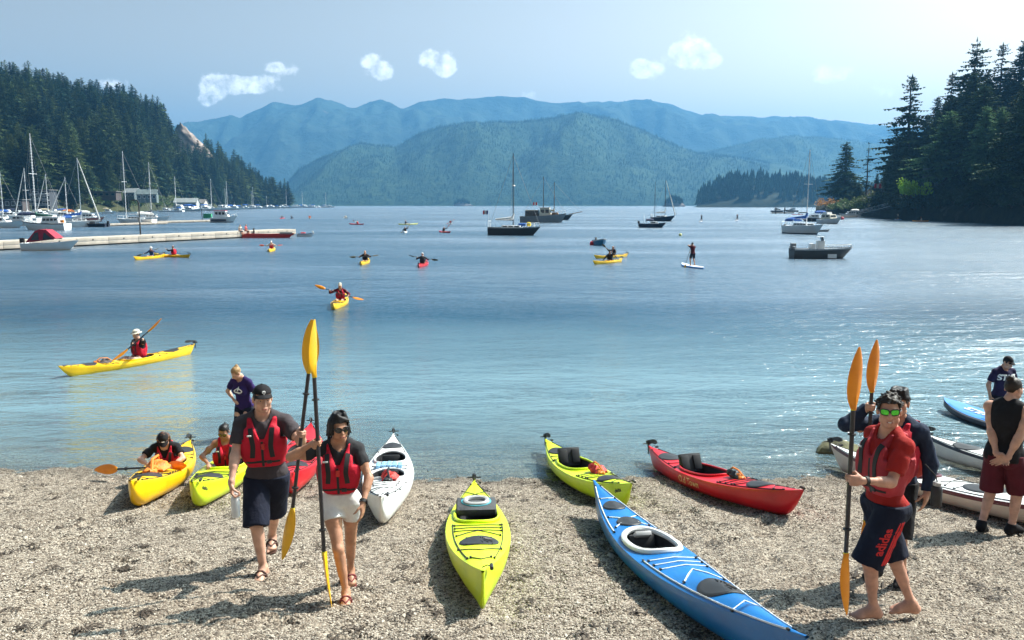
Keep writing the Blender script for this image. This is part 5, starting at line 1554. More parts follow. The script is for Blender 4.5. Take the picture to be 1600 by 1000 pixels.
    def loc(f, X, Y, Z):
        """coordinates in the spine's frame, metres at s = 1, from the pelvis up"""
        Q = f.Rs.T; p = f.pelvis
        x, y, z = X - p[0], Y - p[1], Z - p[2]
        return [(Q[i, 0] * x + Q[i, 1] * y + Q[i, 2] * z) / f.s for i in range(3)]
    def hloc(f, X, Y, Z):
        Q = f.Rh.T; p = f.hc
        x, y, z = X - p[0], Y - p[1], Z - p[2]
        return [(Q[i, 0] * x + Q[i, 1] * y + Q[i, 2] * z) / f.hs for i in range(3)]
    def neck_hole(f, r=.075, v=.0, back=.0):
        def g(X, Y, Z):
            x, y, z = f.loc(X, Y, Z)
            yy = y - .0
            return -(np.sqrt((x / 1.0) ** 2 + ((yy) / .95) ** 2) - (r + np.maximum(0, z - .50) * .4 - np.maximum(0, .5 - z) * (1.2 if not v else 0))) if not v else -(np.sqrt(x ** 2 + yy ** 2) - r)
        return g
    def shirt(f, parent, m, sleeve=.55, hem=-.10, off=.014, neck=.072, name='shirt', long=False, tank=False, wr=.006, seed=1, loose=.0):
        F = f.B.only('trunk', 'hip')
        F.pr = [(*p[:2], p[2] * (1 + loose), *p[3:]) if p[0] == 'e' and loose else p for p in F.pr]
        k = .9 if f.fem else 1.0
        if not tank:
            for i in (0, 1):
                a, e, w_ = f.sh[i], f.el[i], f.wr[i]
                F.ell(a, np.array((.054, .056, .056)) * f.s * k, .03, 'sl')
                if long:
                    F.cap(a, e, .052 * f.s * k, .046 * f.s * k, .02, 'sl'); F.cap(e, e + (w_ - e) * .93, .047 * f.s * k, .031 * f.s * k, .02, 'sl', True)
                else: F.cap(a, a + (e - a) * sleeve, .050 * f.s * k, .055 * f.s * k, .02, 'sl', True); F.ell(a + (e - a) * .4 + np.array((0, -.006, 0)), np.array((.052, .054, .07)) * f.s * k, .02, 'sl')
        def reg(X, Y, Z):
            x, y, z = f.loc(X, Y, Z)
            hole = -(np.sqrt(x ** 2 + (y + .012) ** 2) - neck); hole = np.where(z > .44, hole, -1)
            d = np.maximum(hem - z, hole) * f.s
            if tank:
                arm = -(np.sqrt((y * .9) ** 2 + ((z - .455) * .8) ** 2) - .085); arm = np.where(np.abs(x) > f.shw / f.s - .045, arm, -1)
                d = np.maximum(d, arm * f.s)
            # sleeves hang outside the hem plane
            return d
        if not tank:
            def reg2(X, Y, Z):
                x, y, z = f.loc(X, Y, Z)
                hole = -(np.sqrt(x ** 2 + (y + .012) ** 2) - neck); hole = np.where(z > .44, hole, -1)
                return np.maximum(np.where(np.abs(x) < f.shw / f.s + .015, hem - z, -1), hole) * f.s
            r_ = reg2
        else: r_ = reg
        return f.cut(name, parent, m, (), off * f.s, r_, field=F, wrinkle=wr, seed=seed)
    def shorts(f, parent, m, leg=.85, off=.016, waist=.08, flare=.012, name='shorts', wr=.006):
        F = f.B.only('hip', 'trunk'); F.pr = [p for p in F.pr if p[6] == 'hip'] + [p for p in F.pr if p[6] == 'trunk'][:1]
        for i in (0, 1):
            a, k_ = f.hip[i], f.kn[i]
            e = a + (k_ - a) * min(leg, 1.0)
            F.cap(a, e, .090 * f.s, (.090 - .030 * leg + flare) * f.s, .02, 'leg', leg <= 1.0)
            if leg > 1: F.cap(k_, k_ + (f.an[i] - k_) * (leg - 1), .066 * f.s, .058 * f.s, .02, 'leg', True)
        def reg(X, Y, Z):
            x, y, z = f.loc(X, Y, Z); return (z - waist) * f.s
        return f.cut(name, parent, m, (), off * f.s, reg, field=F, wrinkle=wr, seed=5)
    def front(f, D3, x, z, side=-1):
        """point of the last garment's surface met from the front (side -1) or back at spine coordinates x, z, and its normal"""
        D, lo, vox = D3
        def at(p):
            q = (p - lo) / vox; i = np.floor(q).astype(int)
            if (i < 0).any() or (i >= np.array(D.shape) - 1).any(): return .3
            t = q - i; v = 0
            for dx in (0, 1):
                for dy in (0, 1):
                    for dz in (0, 1): v += (t[0] if dx else 1 - t[0]) * (t[1] if dy else 1 - t[1]) * (t[2] if dz else 1 - t[2]) * D[i[0] + dx, i[1] + dy, i[2] + dz]
            return v
        y = side * .40; prev = None; p = None
        for _ in range(200):
            p = f.sp(x, y, z); d = at(p)
            if d < 0: break
            y -= side * max(.003, min(d * .6, .02))
        n = np.array([at(p + e * vox) - at(p - e * vox) for e in np.eye(3)]); n /= max(np.linalg.norm(n), 1e-9)
        return p, n
    def vest(f, parent, m, lowz=.10, topz=.50, thick=.040, strapm=None, strap=True, buckle=True, open_side=True, seed=3, tag_='life_vest'):
        F = f.B.only('trunk')
        for sg in (-1, 1):
            F.ell(f.sp(sg * .085, -.085, .27), np.array((.080, .050, .15)) * f.s, .03, 'v', f.Rs)
        F.ell(f.sp(0, .085, .30), np.array((.13, .045, .16)) * f.s, .03, 'v', f.Rs)
        def reg(X, Y, Z):
            x, y, z = f.loc(X, Y, Z)
            d = np.maximum(lowz - z, z - .535)
            hole = -(np.sqrt((x * .95) ** 2 + (y + .02) ** 2) - (.078 + .06 * np.clip((.50 - z) / .12, 0, 1) * (y < 0) * 0)); hole = np.where(z > .38, hole, -1)
            vee = np.where((y < 0) & (z > .36), -(np.abs(x) - (.02 + (z - .36) * .42)), -1)
            arm = -(np.sqrt((y * 1.0) ** 2 + ((z - .455) * .62) ** 2) - .105); arm = np.where(np.abs(x) > f.shw / f.s - .062, arm, -1)
            wide = np.abs(x) - (f.shw / f.s - .035 + .03 * (z < .3))
            return np.maximum.reduce([d + 0 * x, hole, vee, arm, np.where(z > .36, wide, -1)]) * f.s
        v = f.cut(tag_, parent, m, (), thick * f.s, reg, field=F, wrinkle=.004, seed=seed, it=2)
        D3 = f.last
        if strap:
            sm = strapm or STRAP
            zs = [f.front(D3, 0, z) for z in np.linspace(lowz + .01, .37, 10)]
            mb = MB(); mb.ribbon([p for p, n in zs], [n for p, n in zs], .022 * f.s, .005); mb.build('zip', sm, v)
            for sg in (-1, 1):
                ps = [f.front(D3, sg * (.075 + .03 * abs(t - .4)), z) for t, z in zip(np.linspace(0, 1, 10), np.linspace(.20, .46, 10))]
                mb = MB(); mb.ribbon([p for p, n in ps], [n for p, n in ps], .042 * f.s, .006); mb.build('strap', sm, v)
            zw = lowz + .055
            ps = [f.front(D3, x, zw) for x in np.linspace(-.145, .145, 13)]
            mb = MB(); mb.ribbon([p for p, n in ps], [n for p, n in ps], .020 * f.s, .005); mb.build('waist_strap', sm, v)
            p, n = f.front(D3, .055, zw); mb = MB(); mb.rbox(p + n * .008, (.045, .018, .032), .006, rot=Matrix(f.Rs.tolist())); mb.build('buckle', BLACK, v)
            p, n = f.front(D3, -.10, .40); mb = MB(); mb.rbox(p + n * .010, (.040, .010, .014), .003, rot=Matrix(f.Rs.tolist())); mb.build('label_tab', PRINT_W, v)
            if buckle:
                p, n = f.front(D3, .012, .30); mb = MB(); mb.rbox(p + n * .015, (.032, .022, .055), .01, rot=Matrix(f.Rs.tolist())); mb.build('whistle', RED_BAG, v)
        return v
    def cap_hat(f, parent, m, logo=None, brim=None, backward=False):
        hd, s = f.hd, f.hs
        F = Field(); F.ell(hd(0, .010, .045), np.array((.083, .102, .085)) * s, .02, '', f.Rh)
        lo, hi = F.bounds(.02); g = Grid(lo, hi, .006).fill(F); X, Y, Z = g.xyz(); x, y, z = f.hloc(X, Y, Z)
        D = np.maximum(g.D, (.050 - z - y * .10) * s)
        c = link('cap', skin_mesh('cap', D.astype(np.float32), g.lo, .006, m, 2), parent)
        mb = MB(); rings = []
        sg = 1 if backward else -1
        for q in np.linspace(0, 1, 8):
            row = []
            for a in np.linspace(-1, 1, 13):
                x_ = a * .074; y_ = sg * ((.088 * math.sqrt(max(0, 1 - (a * .80) ** 2))) + .075 * q * math.sqrt(max(0, 1 - a * a * .92))); z_ = .062 - .016 * q - .016 * a * a
                row.append(Vector(hd(x_, y_, z_)))
            rings.append(row + [p + Vector(f.Rh @ np.array((0, 0, -.004))) for p in row[::-1]])
        mb.loft(rings); mb.build('brim', brim or m, c)
        mb = MB(); mb.ell(hd(0, .01, .131), .008 * s, 8, 6); mb.build('button', m, c)
        return c
    def shades(f, parent, lens, frame, w=.027, h=.021, p=2.6):
        hd = f.hd; g = thing_part('sunglasses', parent)
        fr = MB()
        for sg in (-1, 1):
            def pt(q, r, out):
                c, s_ = math.cos(q), math.sin(q)
                x = math.copysign(abs(c) ** (2 / p), c) * w * r; z = math.copysign(abs(s_) ** (2 / p), s_) * h * r
                return Vector(hd(sg * .034 + x, -.108 - out + .45 * max(0, sg * x) * .5 + .10 * abs(sg * .034 + x) * .3, .008 + z + .10 * x * sg))
            an_ = [2 * math.pi * k / 20 for k in range(20)]
            mb = MB(); mb.loft([[pt(q, 1., -.004) for q in an_], [pt(q, 1., .001) for q in an_], [pt(q, .6, .004) for q in an_], [pt(q, .05, .005) for q in an_]]); mb.build('lens', lens, g)
            fr.tube([pt(q, 1.06, .0) for q in an_ + an_[:2]], .0042 * f.hs, 6, cap=False)
            fr.tube([hd(sg * .064, -.098, .014), hd(sg * .080, -.04, .014), hd(sg * .083, .015, .010)], .0042 * f.hs, 6)
        fr.tube([hd(-.009, -.112, .012), hd(0, -.114, .015), hd(.009, -.112, .012)], .004, 5); fr.build('frame', frame, g)
    def face(f, parent, eyes=True, brow=None, smile=False):
        hd, R = f.hd, Matrix(f.Rh.tolist())
        mb = MB()
        for sg in (-1, 1): mb.ell(hd(sg * .011, -.103, -.070), (.013, .005, .0055), 10, 6, rot=R)
        mb.build('mouth', LIP, parent)
        if smile: mb = MB(); mb.ell(hd(0, -.1055, -.069), (.017, .004, .0035), 10, 6, rot=R); mb.build('teeth', PRINT_W, parent)
        if eyes:
            for sg in (-1, 1):
                mb = MB(); mb.ell(hd(sg * .031, -.0855, .006), (.0125, .008, .0065), 10, 6, rot=R); e = mb.build('eye', EYE, parent)
                mb = MB(); mb.ell(hd(sg * .031, -.092, .006), (.006, .003, .006), 8, 6, rot=R); mb.build('iris', IRIS, e)
        if brow:
            for sg in (-1, 1):
                mb = MB(); mb.tube([hd(sg * .014, -.098, .024), hd(sg * .032, -.098, .030), hd(sg * .050, -.084, .024)], [.0045, .005, .003], 6); mb.build('eyebrow', brow, parent)
    def hair(f, parent, m, style='short', seed=1):
        hd, s = f.hd, f.hs; F = Field(); r = np.random.default_rng(seed)
        vox = .006 if not f.lod else f.vox
        if style == 'cap':                       # what shows under a cap
            F.ell(hd(0, .016, .020), np.array((.081, .098, .085)) * s, .01, '', f.Rh)
        else:
            F.ell(hd(0, .014, .036), np.array((.082, .101, .094)) * s, .01, '', f.Rh)
        if style == 'curly':
            for k in range(230):
                d = r.normal(0, 1, 3); d /= np.linalg.norm(d); d[2] = abs(d[2]) * 1.0 - .1
                c = np.array((0, .012, .040)) + d * np.array((.078, .095, .090)); q = r.uniform(.009, .014)
                F.cap(hd(*c), hd(*(c + r.normal(0, .011, 3))), q * s, q * .7 * s, .006)
        if style == 'bob':
            for k in range(150):
                a = r.uniform(-2.55, 2.55)                       # angle round the head, 0 at the back
                sx, sy = math.sin(a), math.cos(a)
                top = np.array((.05 * sx + .01, .01 + .05 * sy, .116 + r.normal(0, .006)))
                mid = np.array((.080 * sx, .012 + .098 * sy, .045 + r.normal(0, .012))) * (1, 1, 1)
                lo_ = np.array((.086 * sx * r.uniform(.85, 1.35), .012 + .100 * sy * r.uniform(.85, 1.25), -.062 + r.normal(0, .026) + .06 * max(0, abs(a) - 2.1)))
                F.cap(hd(*top), hd(*mid), .013 * s, .012 * s, .007); F.cap(hd(*mid), hd(*lo_), .0115 * s, .006 * s, .007)
            for k in range(26):
                x0 = r.uniform(-.03, .0); F.cap(hd(-.02, -.035, .126), hd(x0 + r.uniform(.0, .085), -.095 + r.normal(0, .004) + .02, .062 + r.normal(0, .010)), .010 * s, .006 * s, .006)
        if style in ('bun', 'topknot'):
            c = (0, .085, .105) if style == 'topknot' else (0, .112, .055)
            for k in range(10): F.ell(hd(c[0] + r.normal(0, .012), c[1] + r.normal(0, .012), c[2] + r.normal(0, .012)), np.array((.022, .022, .020)) * s, .008, '', f.Rh)
        if style == 'long':
            for k in range(22): x = r.uniform(-.075, .075); F.cap(hd(x, .08, .0), hd(x * 1.2, .10 + r.normal(0, .008), -.13 + r.normal(0, .02)), .024 * s, .014 * s, .012)
            for sg in (-1, 1):
                for k in range(8): F.cap(hd(sg * .078, .02 + .02 * r.random(), .02), hd(sg * (.085 + .01 * r.random()), .03, -.10 + r.normal(0, .015)), .018 * s, .012 * s, .01)
        if style == 'mop':
            for k in range(60):
                x = r.uniform(-.075, .075); F.cap(hd(x * .8, -.01 + r.normal(0, .03), .12), hd(x * 1.1, -.088 + r.normal(0, .008) + abs(x) * .4, .050 + r.normal(0, .014)), .013 * s, .006 * s, .008)
                a = r.uniform(0, 3.14); F.cap(hd(.05 * math.cos(a), .05 * math.sin(a), .12), hd(.088 * math.cos(a), .02 + .088 * math.sin(a), -.01 + r.normal(0, .02)), .014 * s, .007 * s, .008)
        lo, hi = F.bounds(.02); g = Grid(lo, hi, vox).fill(F); X, Y, Z = g.xyz(); x, y, z = f.hloc(X, Y, Z)
        # hairline: keep the face and neck clear
        face = np.where(y < .0, .066 - z - (np.abs(x) > .062) * .05 - (-y < .045) * .03, np.where(y < .045, -.006 - z, -.062 - z))
        if style in ('bob', 'long'): face = np.where(y < -.02, np.where(np.abs(x) > .064, -.105 - z, .060 - z), np.where(y < .0, np.where(np.abs(x) > .058, -.11 - z, -.0 - z), -.15 - z))
        if style in ('mop',): face = np.where(y < -.03, .046 - z - (np.abs(x) > .06) * .04, face)
        A = np.broadcast_arrays(X, Y, Z); n = fbm(A[0] * 55, A[1] * 55, A[2] * 55, oct=2, seed=seed)
        D = np.maximum(g.D - (.0015 if style == 'bob' else .003) * n, face * s)
        return link('hair', skin_mesh('hair', D.astype(np.float32), g.lo, vox, m, 1), parent)
    def project(f, parent, me, m, origin, name='lettering', side=-1, sx=1, rot=0.):
        """lays flat print (text mesh in x, y) on the last garment, centred at spine coordinates origin"""
        D3 = f.last; c, s_ = math.cos(rot), math.sin(rot)
        bm = bmesh.new(); bm.from_mesh(me); bmesh.ops.subdivide_edges(bm, edges=[e for e in bm.edges if e.calc_length() > .03], cuts=2); bm.to_mesh(me); bm.free()
        for v in me.vertices:
            x, y = v.co.x * c - v.co.y * s_, v.co.x * s_ + v.co.y * c
            p, n = f.front(D3, origin[0] + (x if side < 0 else -x), origin[1] + y, side); v.co = p + n * .018
        me.materials.clear(); me.materials.append(m)
        return link(name, me, parent)
def sandals(f, parent, m, sole=None, strap=True):
    for i in (0, 1):
        an, f1, u1, rt = f.foot[i]; s = f.s
        q = lambda a_, b_, c_: an + (f1 * a_ + rt * b_ + u1 * c_) * s
        mb = MB(); out = [(-.065, .0), (-.06, .028), (-.02, .034), (.06, .040), (.12, .050), (.165, .040), (.180, .0), (.165, -.040), (.12, -.050), (.06, -.040), (-.02, -.034), (-.06, -.028)]
        mb.loft([[q(a, b, -.098) for a, b in out], [q(a, b, -.083) for a, b in out]]); sd = mb.build('sandal', sole or m, parent)
        mb = MB(); sg = 1 if i == 0 else -1
        for y in (-.046, .046):
            mb.tube([q(.03, y * 1.05, -.080), q(.06, y * 1.02, -.040), q(.095, y * .62, -.022), q(.132, 0, -.034), q(.138, 0, -.07)], .009 * s, 6)
        mb.tube([q(.055, -.048, -.075), q(.065, -.040, -.025), q(.068, -.02, -.006), q(.068, .02, -.006), q(.065, .040, -.025), q(.055, .048, -.075)], .012 * s, 6)
        mb.build('strap', m, sd)
def shoes(f, parent, m, hi=.0, off=.010):
    for i in (0, 1):
        F = f.B.only('foot%d' % i); an, f1, u1, rt = f.foot[i]
        def reg(X, Y, Z):
            d = (X - an[0]) * u1[0] + (Y - an[1]) * u1[1] + (Z - an[2]) * u1[2]; return np.maximum(d - (.0 + hi) * f.s, -d - .100 * f.s)
        f.cut('shoe', parent, m, (), off, reg, field=F, wrinkle=.002)
def person(label, f, loc, yaw, skin, group=None):
    t = thing('person', label, 'person', loc, (0, 0, yaw), group); f.body(t, SKIN[skin]); return t
def to_local(p, loc, yaw):
    v = Vector(p) - Vector(loc); return tuple(Matrix.Rotation(-yaw, 3, 'Z') @ v)
# ------------------------------------------------------------------ the people on the beach
def at_ground(u, v):
    d = ray(u, v); o = Vector((0, 0, CAM_H)); t = 6.
    for _ in range(60):
        p = o + d * t; t += (p.z - gz1(p.x, p.y)) * .8
    return o + d * t
def gpt(x, y): return (x, y, gz1(x, y))
def hold(sg, pt, fd, axis, s):
    """wrist, finger direction and palm normal for a fist of side sg (1 left, -1 right) round a bar through pt along axis"""
    fd = np.array(fd, float); fd /= np.linalg.norm(fd); ax = np.array(axis, float); ax /= np.linalg.norm(ax)
    fd = fd - ax * (fd @ ax); fd /= np.linalg.norm(fd)
    pn = np.cross(fd, ax) * sg
    return tuple(np.array(pt) - fd * .088 * s - pn * .030 * s), tuple(fd), tuple(pn)
def local_dir(d, yaw): return tuple(Matrix.Rotation(-yaw, 3, 'Z') @ Vector(d))
def shaft_at(lo, up, z):
    t = (z - lo.z) / (up.z - lo.z); return lo + (up - lo) * t

# man in the black cap, left
rt_ = at_ground(417, 893); locA = Vector((rt_.x + .06, rt_.y, gz1(rt_.x, rt_.y) + .018)); yawA = .10
pA0, pA1 = P(448, 874, 7.05), P(492, 499, 7.15)
paddle('paddle', 'kayak paddle with broad yellow lower blade held by the man in the black cap', pA0, pA1, turn_low=.5, turn_up=1.15, m=BLADE_Y)
sA = 1.82 / 1.75
hp_ = shaft_at(pA0, pA1, P(471, 680, 7.1).z); axA = local_dir((pA1 - pA0).normalized(), yawA)
wl = hold(1, to_local(hp_, locA, yawA), (.55, -.8, .1), axA, sA)
fL, fR = to_local(at_ground(424, 872), locA, yawA), to_local(at_ground(412, 903), locA, yawA)
wrA = to_local(P(361, 757, 7.2), locA, yawA)
A = Figure(1.82, pelvis=(-.02, .0, .935 * sA), lean=.05, side=-.02, twist=.05, head=(.30, .02, .04), hands=[wl[0], wrA], elbows=[(.35, .35, -1), (-.5, .8, 0)], grip=['grip', 'hook'],
           hand_dir=[wl[1], (.02, -.10, -1)], palm=[wl[2], (1, .1, 0)], feet=[fL, fR], knees=[(.05, -1, 0), (-.12, -1, 0)], foot_yaw=(.1, -.15), foot_pitch=(.12, 0))
tA = person('young man in black cap and red life vest carrying a paddle and a white bottle', A, locA, yawA, 'fair')
A.face(tA, True, HAIRM['brown']); A.hair(tA, HAIRM['brown'], 'cap')
cA = A.cap_hat(tA, CL['black'])
mb = MB(); R = Matrix(A.Rh.tolist())
for (x, z, w, h) in ((0, .088, .020, .010), (-.010, .080, .010, .020), (.010, .080, .010, .020), (0, .066, .008, .014)): mb.rbox(A.hd(x, -.083 - (.088 - z) * .42, z), (w, .008, h), .003, rot=R)
mb.build('cap_badge', PRINT_W, cA)
A.shirt(tA, CL['grey'], sleeve=.62, hem=-.10, off=.016, loose=.04)
A.shorts(tA, CL['navy'], leg=.98, off=.026, waist=-.02, flare=.03)
A.vest(tA, CL['vest'])
sandals(A, tA, mat('brown_sandal', (.07, .03, .02), .6))
# his bottle
hb_ = A.ha[1]; wb = Matrix.Rotation(yawA, 3, 'Z') @ Vector(hb_) + locA
bt = thing('water_bottle', 'white insulated water bottle hanging from the capped man\'s hand', 'bottle', (wb.x, wb.y, wb.z - .235), (0, 0, 0))
mb = MB(); mb.loft([[(r * math.cos(a), r * math.sin(a), z) for a in np.linspace(0, 2 * math.pi, 21)[:-1]] for r, z in ((.034, 0), (.038, .006), (.038, .165), (.034, .185), (.024, .196))]); mb.build('bottle', mat('white_bottle', (.72, .74, .75), .4, .06), bt)
mb = MB(); mb.loft([[(r * math.cos(a), r * math.sin(a), z) for a in np.linspace(0, 2 * math.pi, 21)[:-1]] for r, z in ((.027, .197), (.027, .222), (.020, .228))]); mb.tube([(-.022, 0, .224), (-.018, 0, .25), (.018, 0, .25), (.022, 0, .224)], .005, 6); mb.build('cap', GREYRING, bt)

# woman with the paddle
rt_ = at_ground(545, 930); locB = Vector((rt_.x, rt_.y, gz1(rt_.x, rt_.y) + .018)); yawB = .12
pB0, pB1 = P(511, 950, 6.52), P(486, 499, 6.72)
paddle('paddle', 'kayak paddle seen edge on with its lower blade on the gravel, held by the woman', pB0, pB1, turn_low=1.45, turn_up=.9, m=BLADE_Y)
sB = 1.64 / 1.75
hp_ = shaft_at(pB0, pB1, P(497, 697, 6.6).z); axB = local_dir((pB1 - pB0).normalized(), yawB)
wr_ = hold(-1, to_local(hp_, locB, yawB), (.35, -.9, .1), axB, sB)
fL, fR = to_local(at_ground(548, 914), locB, yawB), to_local(at_ground(541, 942), locB, yawB)
wlB = to_local(P(567, 786, 6.62), locB, yawB)
Bf = Figure(1.64, fem=True, pelvis=(-.045, .02, .92 * sB), lean=.03, side=.0, twist=-.05, head=(.42, .12, -.05), hands=[wlB, wr_[0]], elbows=[(.7, .4, 0), (-.9, .25, -.6)], grip=['open', 'grip'],
            hand_dir=[(-.05, -.25, -1), wr_[1]], palm=[(-.9, .3, 0), wr_[2]], feet=[fL, fR], knees=[(.02, -1, 0), (.12, -1, 0)], foot_yaw=(.15, .05), foot_pitch=(.25, 0))
tB = person('woman in sunglasses, red life vest and white shorts holding a paddle upright', Bf, locB, yawB, 'tan')
Bf.face(tB, False); Bf.hair(tB, HAIRM['black'], 'bob', 4); Bf.shades(tB, GLASS_D, FRAME_D, .028, .024, 2.0)
Bf.shirt(tB, CL['charcoal'], sleeve=.50, hem=.10, off=.010)
Bf.shorts(tB, CL['white'], leg=.34, off=.012, waist=.07, flare=.012)
Bf.vest(tB, CL['vest'], lowz=.08, thick=.034)
sandals(Bf, tB, mat('red_sandal', (.16, .02, .02), .6))
e_, w_ = Bf.el[0], Bf.wr[0]; c_ = e_ + (w_ - e_) * .93; d_ = Vector(w_ - e_).normalized()
mb = MB(); mb.tube([Vector(c_) - d_ * .014, Vector(c_) + d_ * .014], .0335, 14); mb.rbox(Vector(c_) + Vector((.03, -.012, 0)), (.014, .034, .034), .006); mb.build('wristwatch', STRAP, tB)

# man in the red shirt, right
rt_ = at_ground(1392, 962); locC = Vector((rt_.x - .05, rt_.y, gz1(rt_.x, rt_.y) + .018)); yawC = -1.38
pC0, pC1 = P(1317, 957, 5.98), P(1338, 541, 6.02)
paddle('paddle', 'orange bladed paddle standing on the gravel, held by the man in green sunglasses', pC0, pC1, turn_low=.8, turn_up=.55)
sC = 1.82 / 1.75
hp_ = shaft_at(pC0, pC1, P(1334, 749, 6.0).z); axC = local_dir((pC1 - pC0).normalized(), yawC)
wc = hold(1, to_local(hp_, locC, yawC), (-.25, -1, .05), axC, sC)
fL, fR = to_local(at_ground(1364, 968), locC, yawC), to_local(at_ground(1424, 964), locC, yawC)
C_ = Figure(1.82, pelvis=(.0, -.07, .925 * sC), lean=.0, twist=.06, build=.90, head=(.95, -.02, -.04), hands=[wc[0], to_local(P(1372, 752, 6.5), locC, yawC)], elbows=[(.15, .35, -1), (-.3, .8, -.4)], grip=['grip', 'grip'],
            hand_dir=[wc[1], (.2, -1, 0)], palm=[wc[2], (1, 0, 0)], feet=[fL, fR], knees=[(.1, -1, 0), (-.1, -1, 0)], foot_yaw=(-.15, -.25))
tC = person('barefoot man in green mirrored sunglasses, red shirt and striped navy shorts', C_, locC, yawC, 'red')
C_.face(tC, False, None, True); C_.hair(tC, HAIRM['dark'], 'curly', 3); C_.shades(tC, GREEN_LENS, FRAME_D, .028, .021, 3.2)
C_.shirt(tC, CL['red'], sleeve=.70, hem=-.16, off=.013, loose=.04)
C_.shorts(tC, CL['navy'], leg=1.0, off=.026, waist=.0, flare=.035); D3 = C_.last
def side_hit(f, D3, a):
    D, lo, vox = D3; p = np.array(a, float); d = np.array((-1., 0, 0))
    for _ in range(300):
        q = (p - lo) / vox; i = np.round(q).astype(int)
        v = D[tuple(i)] if (i >= 0).all() and (i < np.array(D.shape)).all() else .1
        if v < 0: break
        p = p + d * max(.002, min(.02, v * .7))
    return p
def on_thigh(f, i, along, across):               # point beside the outer thigh: fraction down from the hip, metres towards the front
    a = f.hip[i] + (f.kn[i] - f.hip[i]) * along; sg = 1 if i == 0 else -1
    return a + np.array((sg * .35, -across, 0))
me = text_mesh('adidas', .092, bold=.0025); up_ = np.linalg.norm(C_.kn[0] - C_.hip[0])
bm = bmesh.new(); bm.from_mesh(me); bmesh.ops.subdivide_edges(bm, edges=[e for e in bm.edges if e.calc_length() > .02], cuts=1); bm.to_mesh(me); bm.free()
for v in me.vertices: p = side_hit(C_, D3, on_thigh(C_, 0, .52 - v.co.x / up_, .045 + v.co.y)); v.co = tuple(p + np.array((.006, 0, 0)))
me.materials.append(PRINT_R); link('lettering', me, tC)
for k in range(3):
    mb = MB(); pts = [side_hit(C_, D3, on_thigh(C_, 0, t, -.022 - .024 * k)) for t in np.linspace(.16, .97, 12)]
    mb.ribbon(pts, [(1, 0, 0)] * 12, .013, .005); mb.build('stripe', PRINT_R, tC)
C_.vest(tC, CL['brick'], lowz=.06, thick=.034, buckle=False)
e_, w_ = C_.el[0], C_.wr[0]; c_ = e_ + (w_ - e_) * .92; d_ = Vector(w_ - e_).normalized()
mb = MB(); mb.tube([Vector(c_) - d_ * .013, Vector(c_) + d_ * .013], .037, 14); mb.build('wristband', STRAP, tC)

# man behind him
rt_ = at_ground(1408, 908); locD = Vector((rt_.x - .13, rt_.y, gz1(rt_.x, rt_.y) + .018)); yawD = -.75
pD0, pD1 = P(1348, 892, 7.2), P(1366, 530, 7.25)
paddle('paddle', 'orange bladed paddle held high by the man in the dark jacket behind', pD0, pD1, turn_low=.7, turn_up=.45)
sD = 1.80 / 1.75
hp_ = shaft_at(pD0, pD1, P(1366, 640, 7.2).z); axD = local_dir((pD1 - pD0).normalized(), yawD)
wd = hold(-1, to_local(hp_, locD, yawD), (.3, -.9, .2), axD, sD)
fR = to_local(at_ground(1368, 902), locD, yawD)
Df = Figure(1.80, pelvis=(0, .02, .925 * sD), lean=.02, head=(.25, .05, 0), hands=[None, wd[0]], elbows=[(.4, .7, -.2), (-.15, .1, -1)], grip=['open', 'grip'], hand_dir=[(0, -.2, -1), wd[1]], palm=[(-1, 0, 0), wd[2]],
            feet=[(.12, .02, 0), fR], foot_yaw=(.2, -.2))
tD = person('dark haired man in navy jacket and red vest half hidden behind the red shirt man', Df, locD, yawD, 'mid')
Df.face(tD, True, HAIRM['black']); Df.hair(tD, HAIRM['black'], 'mop', 6)
Df.shirt(tD, CL['darkblue'], hem=-.08, off=.016, long=True, name='jacket', wr=.009)
Df.shorts(tD, CL['black'], leg=1.0, off=.022, waist=0, flare=.02)
Df.vest(tD, CL['vest'], lowz=.06, thick=.05)
shoes(Df, tD, CL['black'], .02)
# black bottle hanging by his hip
b0 = P(1462, 790, 6.9)
bt = thing('water_bottle', 'black water bottle hanging beside the man in the navy jacket', 'bottle', b0)
mb = MB(); mb.loft([[(r * math.cos(a), r * math.sin(a), z) for a in np.linspace(0, 2 * math.pi, 19)[:-1]] for r, z in ((.042, 0), (.046, .008), (.046, .15), (.036, .175), (.028, .18))]); mb.build('bottle', BLACK, bt)
mb = MB(); mb.loft([[(r * math.cos(a), r * math.sin(a), z) for a in np.linspace(0, 2 * math.pi, 19)[:-1]] for r, z in ((.034, .181), (.034, .21), (.026, .216))]); mb.build('cap', GREYRING, bt)
mb = MB(); mb.tube([(0, 0, .21), (-.02, .0, .27), (-.10, .03, .36)], .006, 6); mb.build('strap', STRAP, bt)
# red dry bag carried on his back
bg = thing('backpack', 'red dry backpack on the back of the man in the navy jacket', 'backpack', locD, (0, 0, yawD))
R = Matrix(Df.Rs.tolist()); F = Field(); F.ell(Df.sp(.05, .215, .26), np.array((.15, .085, .25)) * sD, .02, '', Df.Rs); F.ell(Df.sp(.05, .19, .08), np.array((.14, .085, .11)) * sD, .05, '', Df.Rs)
lo_, hi_ = F.bounds(.03); g_ = Grid(lo_, hi_, .01).fill(F); X_, Y_, Z_ = np.broadcast_arrays(*g_.xyz()); g_.D = g_.D - .008 * fbm(X_ * 14, Y_ * 14, Z_ * 14, oct=2, seed=2).astype(np.float32)
link('bag', skin_mesh('bag', g_.D, g_.lo, .01, RED_BAG, 2), bg)
mb = MB()
for x in (-.03, .13): mb.tube([Df.sp(x, .30, .35), Df.sp(x, .312, .2), Df.sp(x, .27, .06)], .010, 6)
mb.build('strap', STRAP, bg)

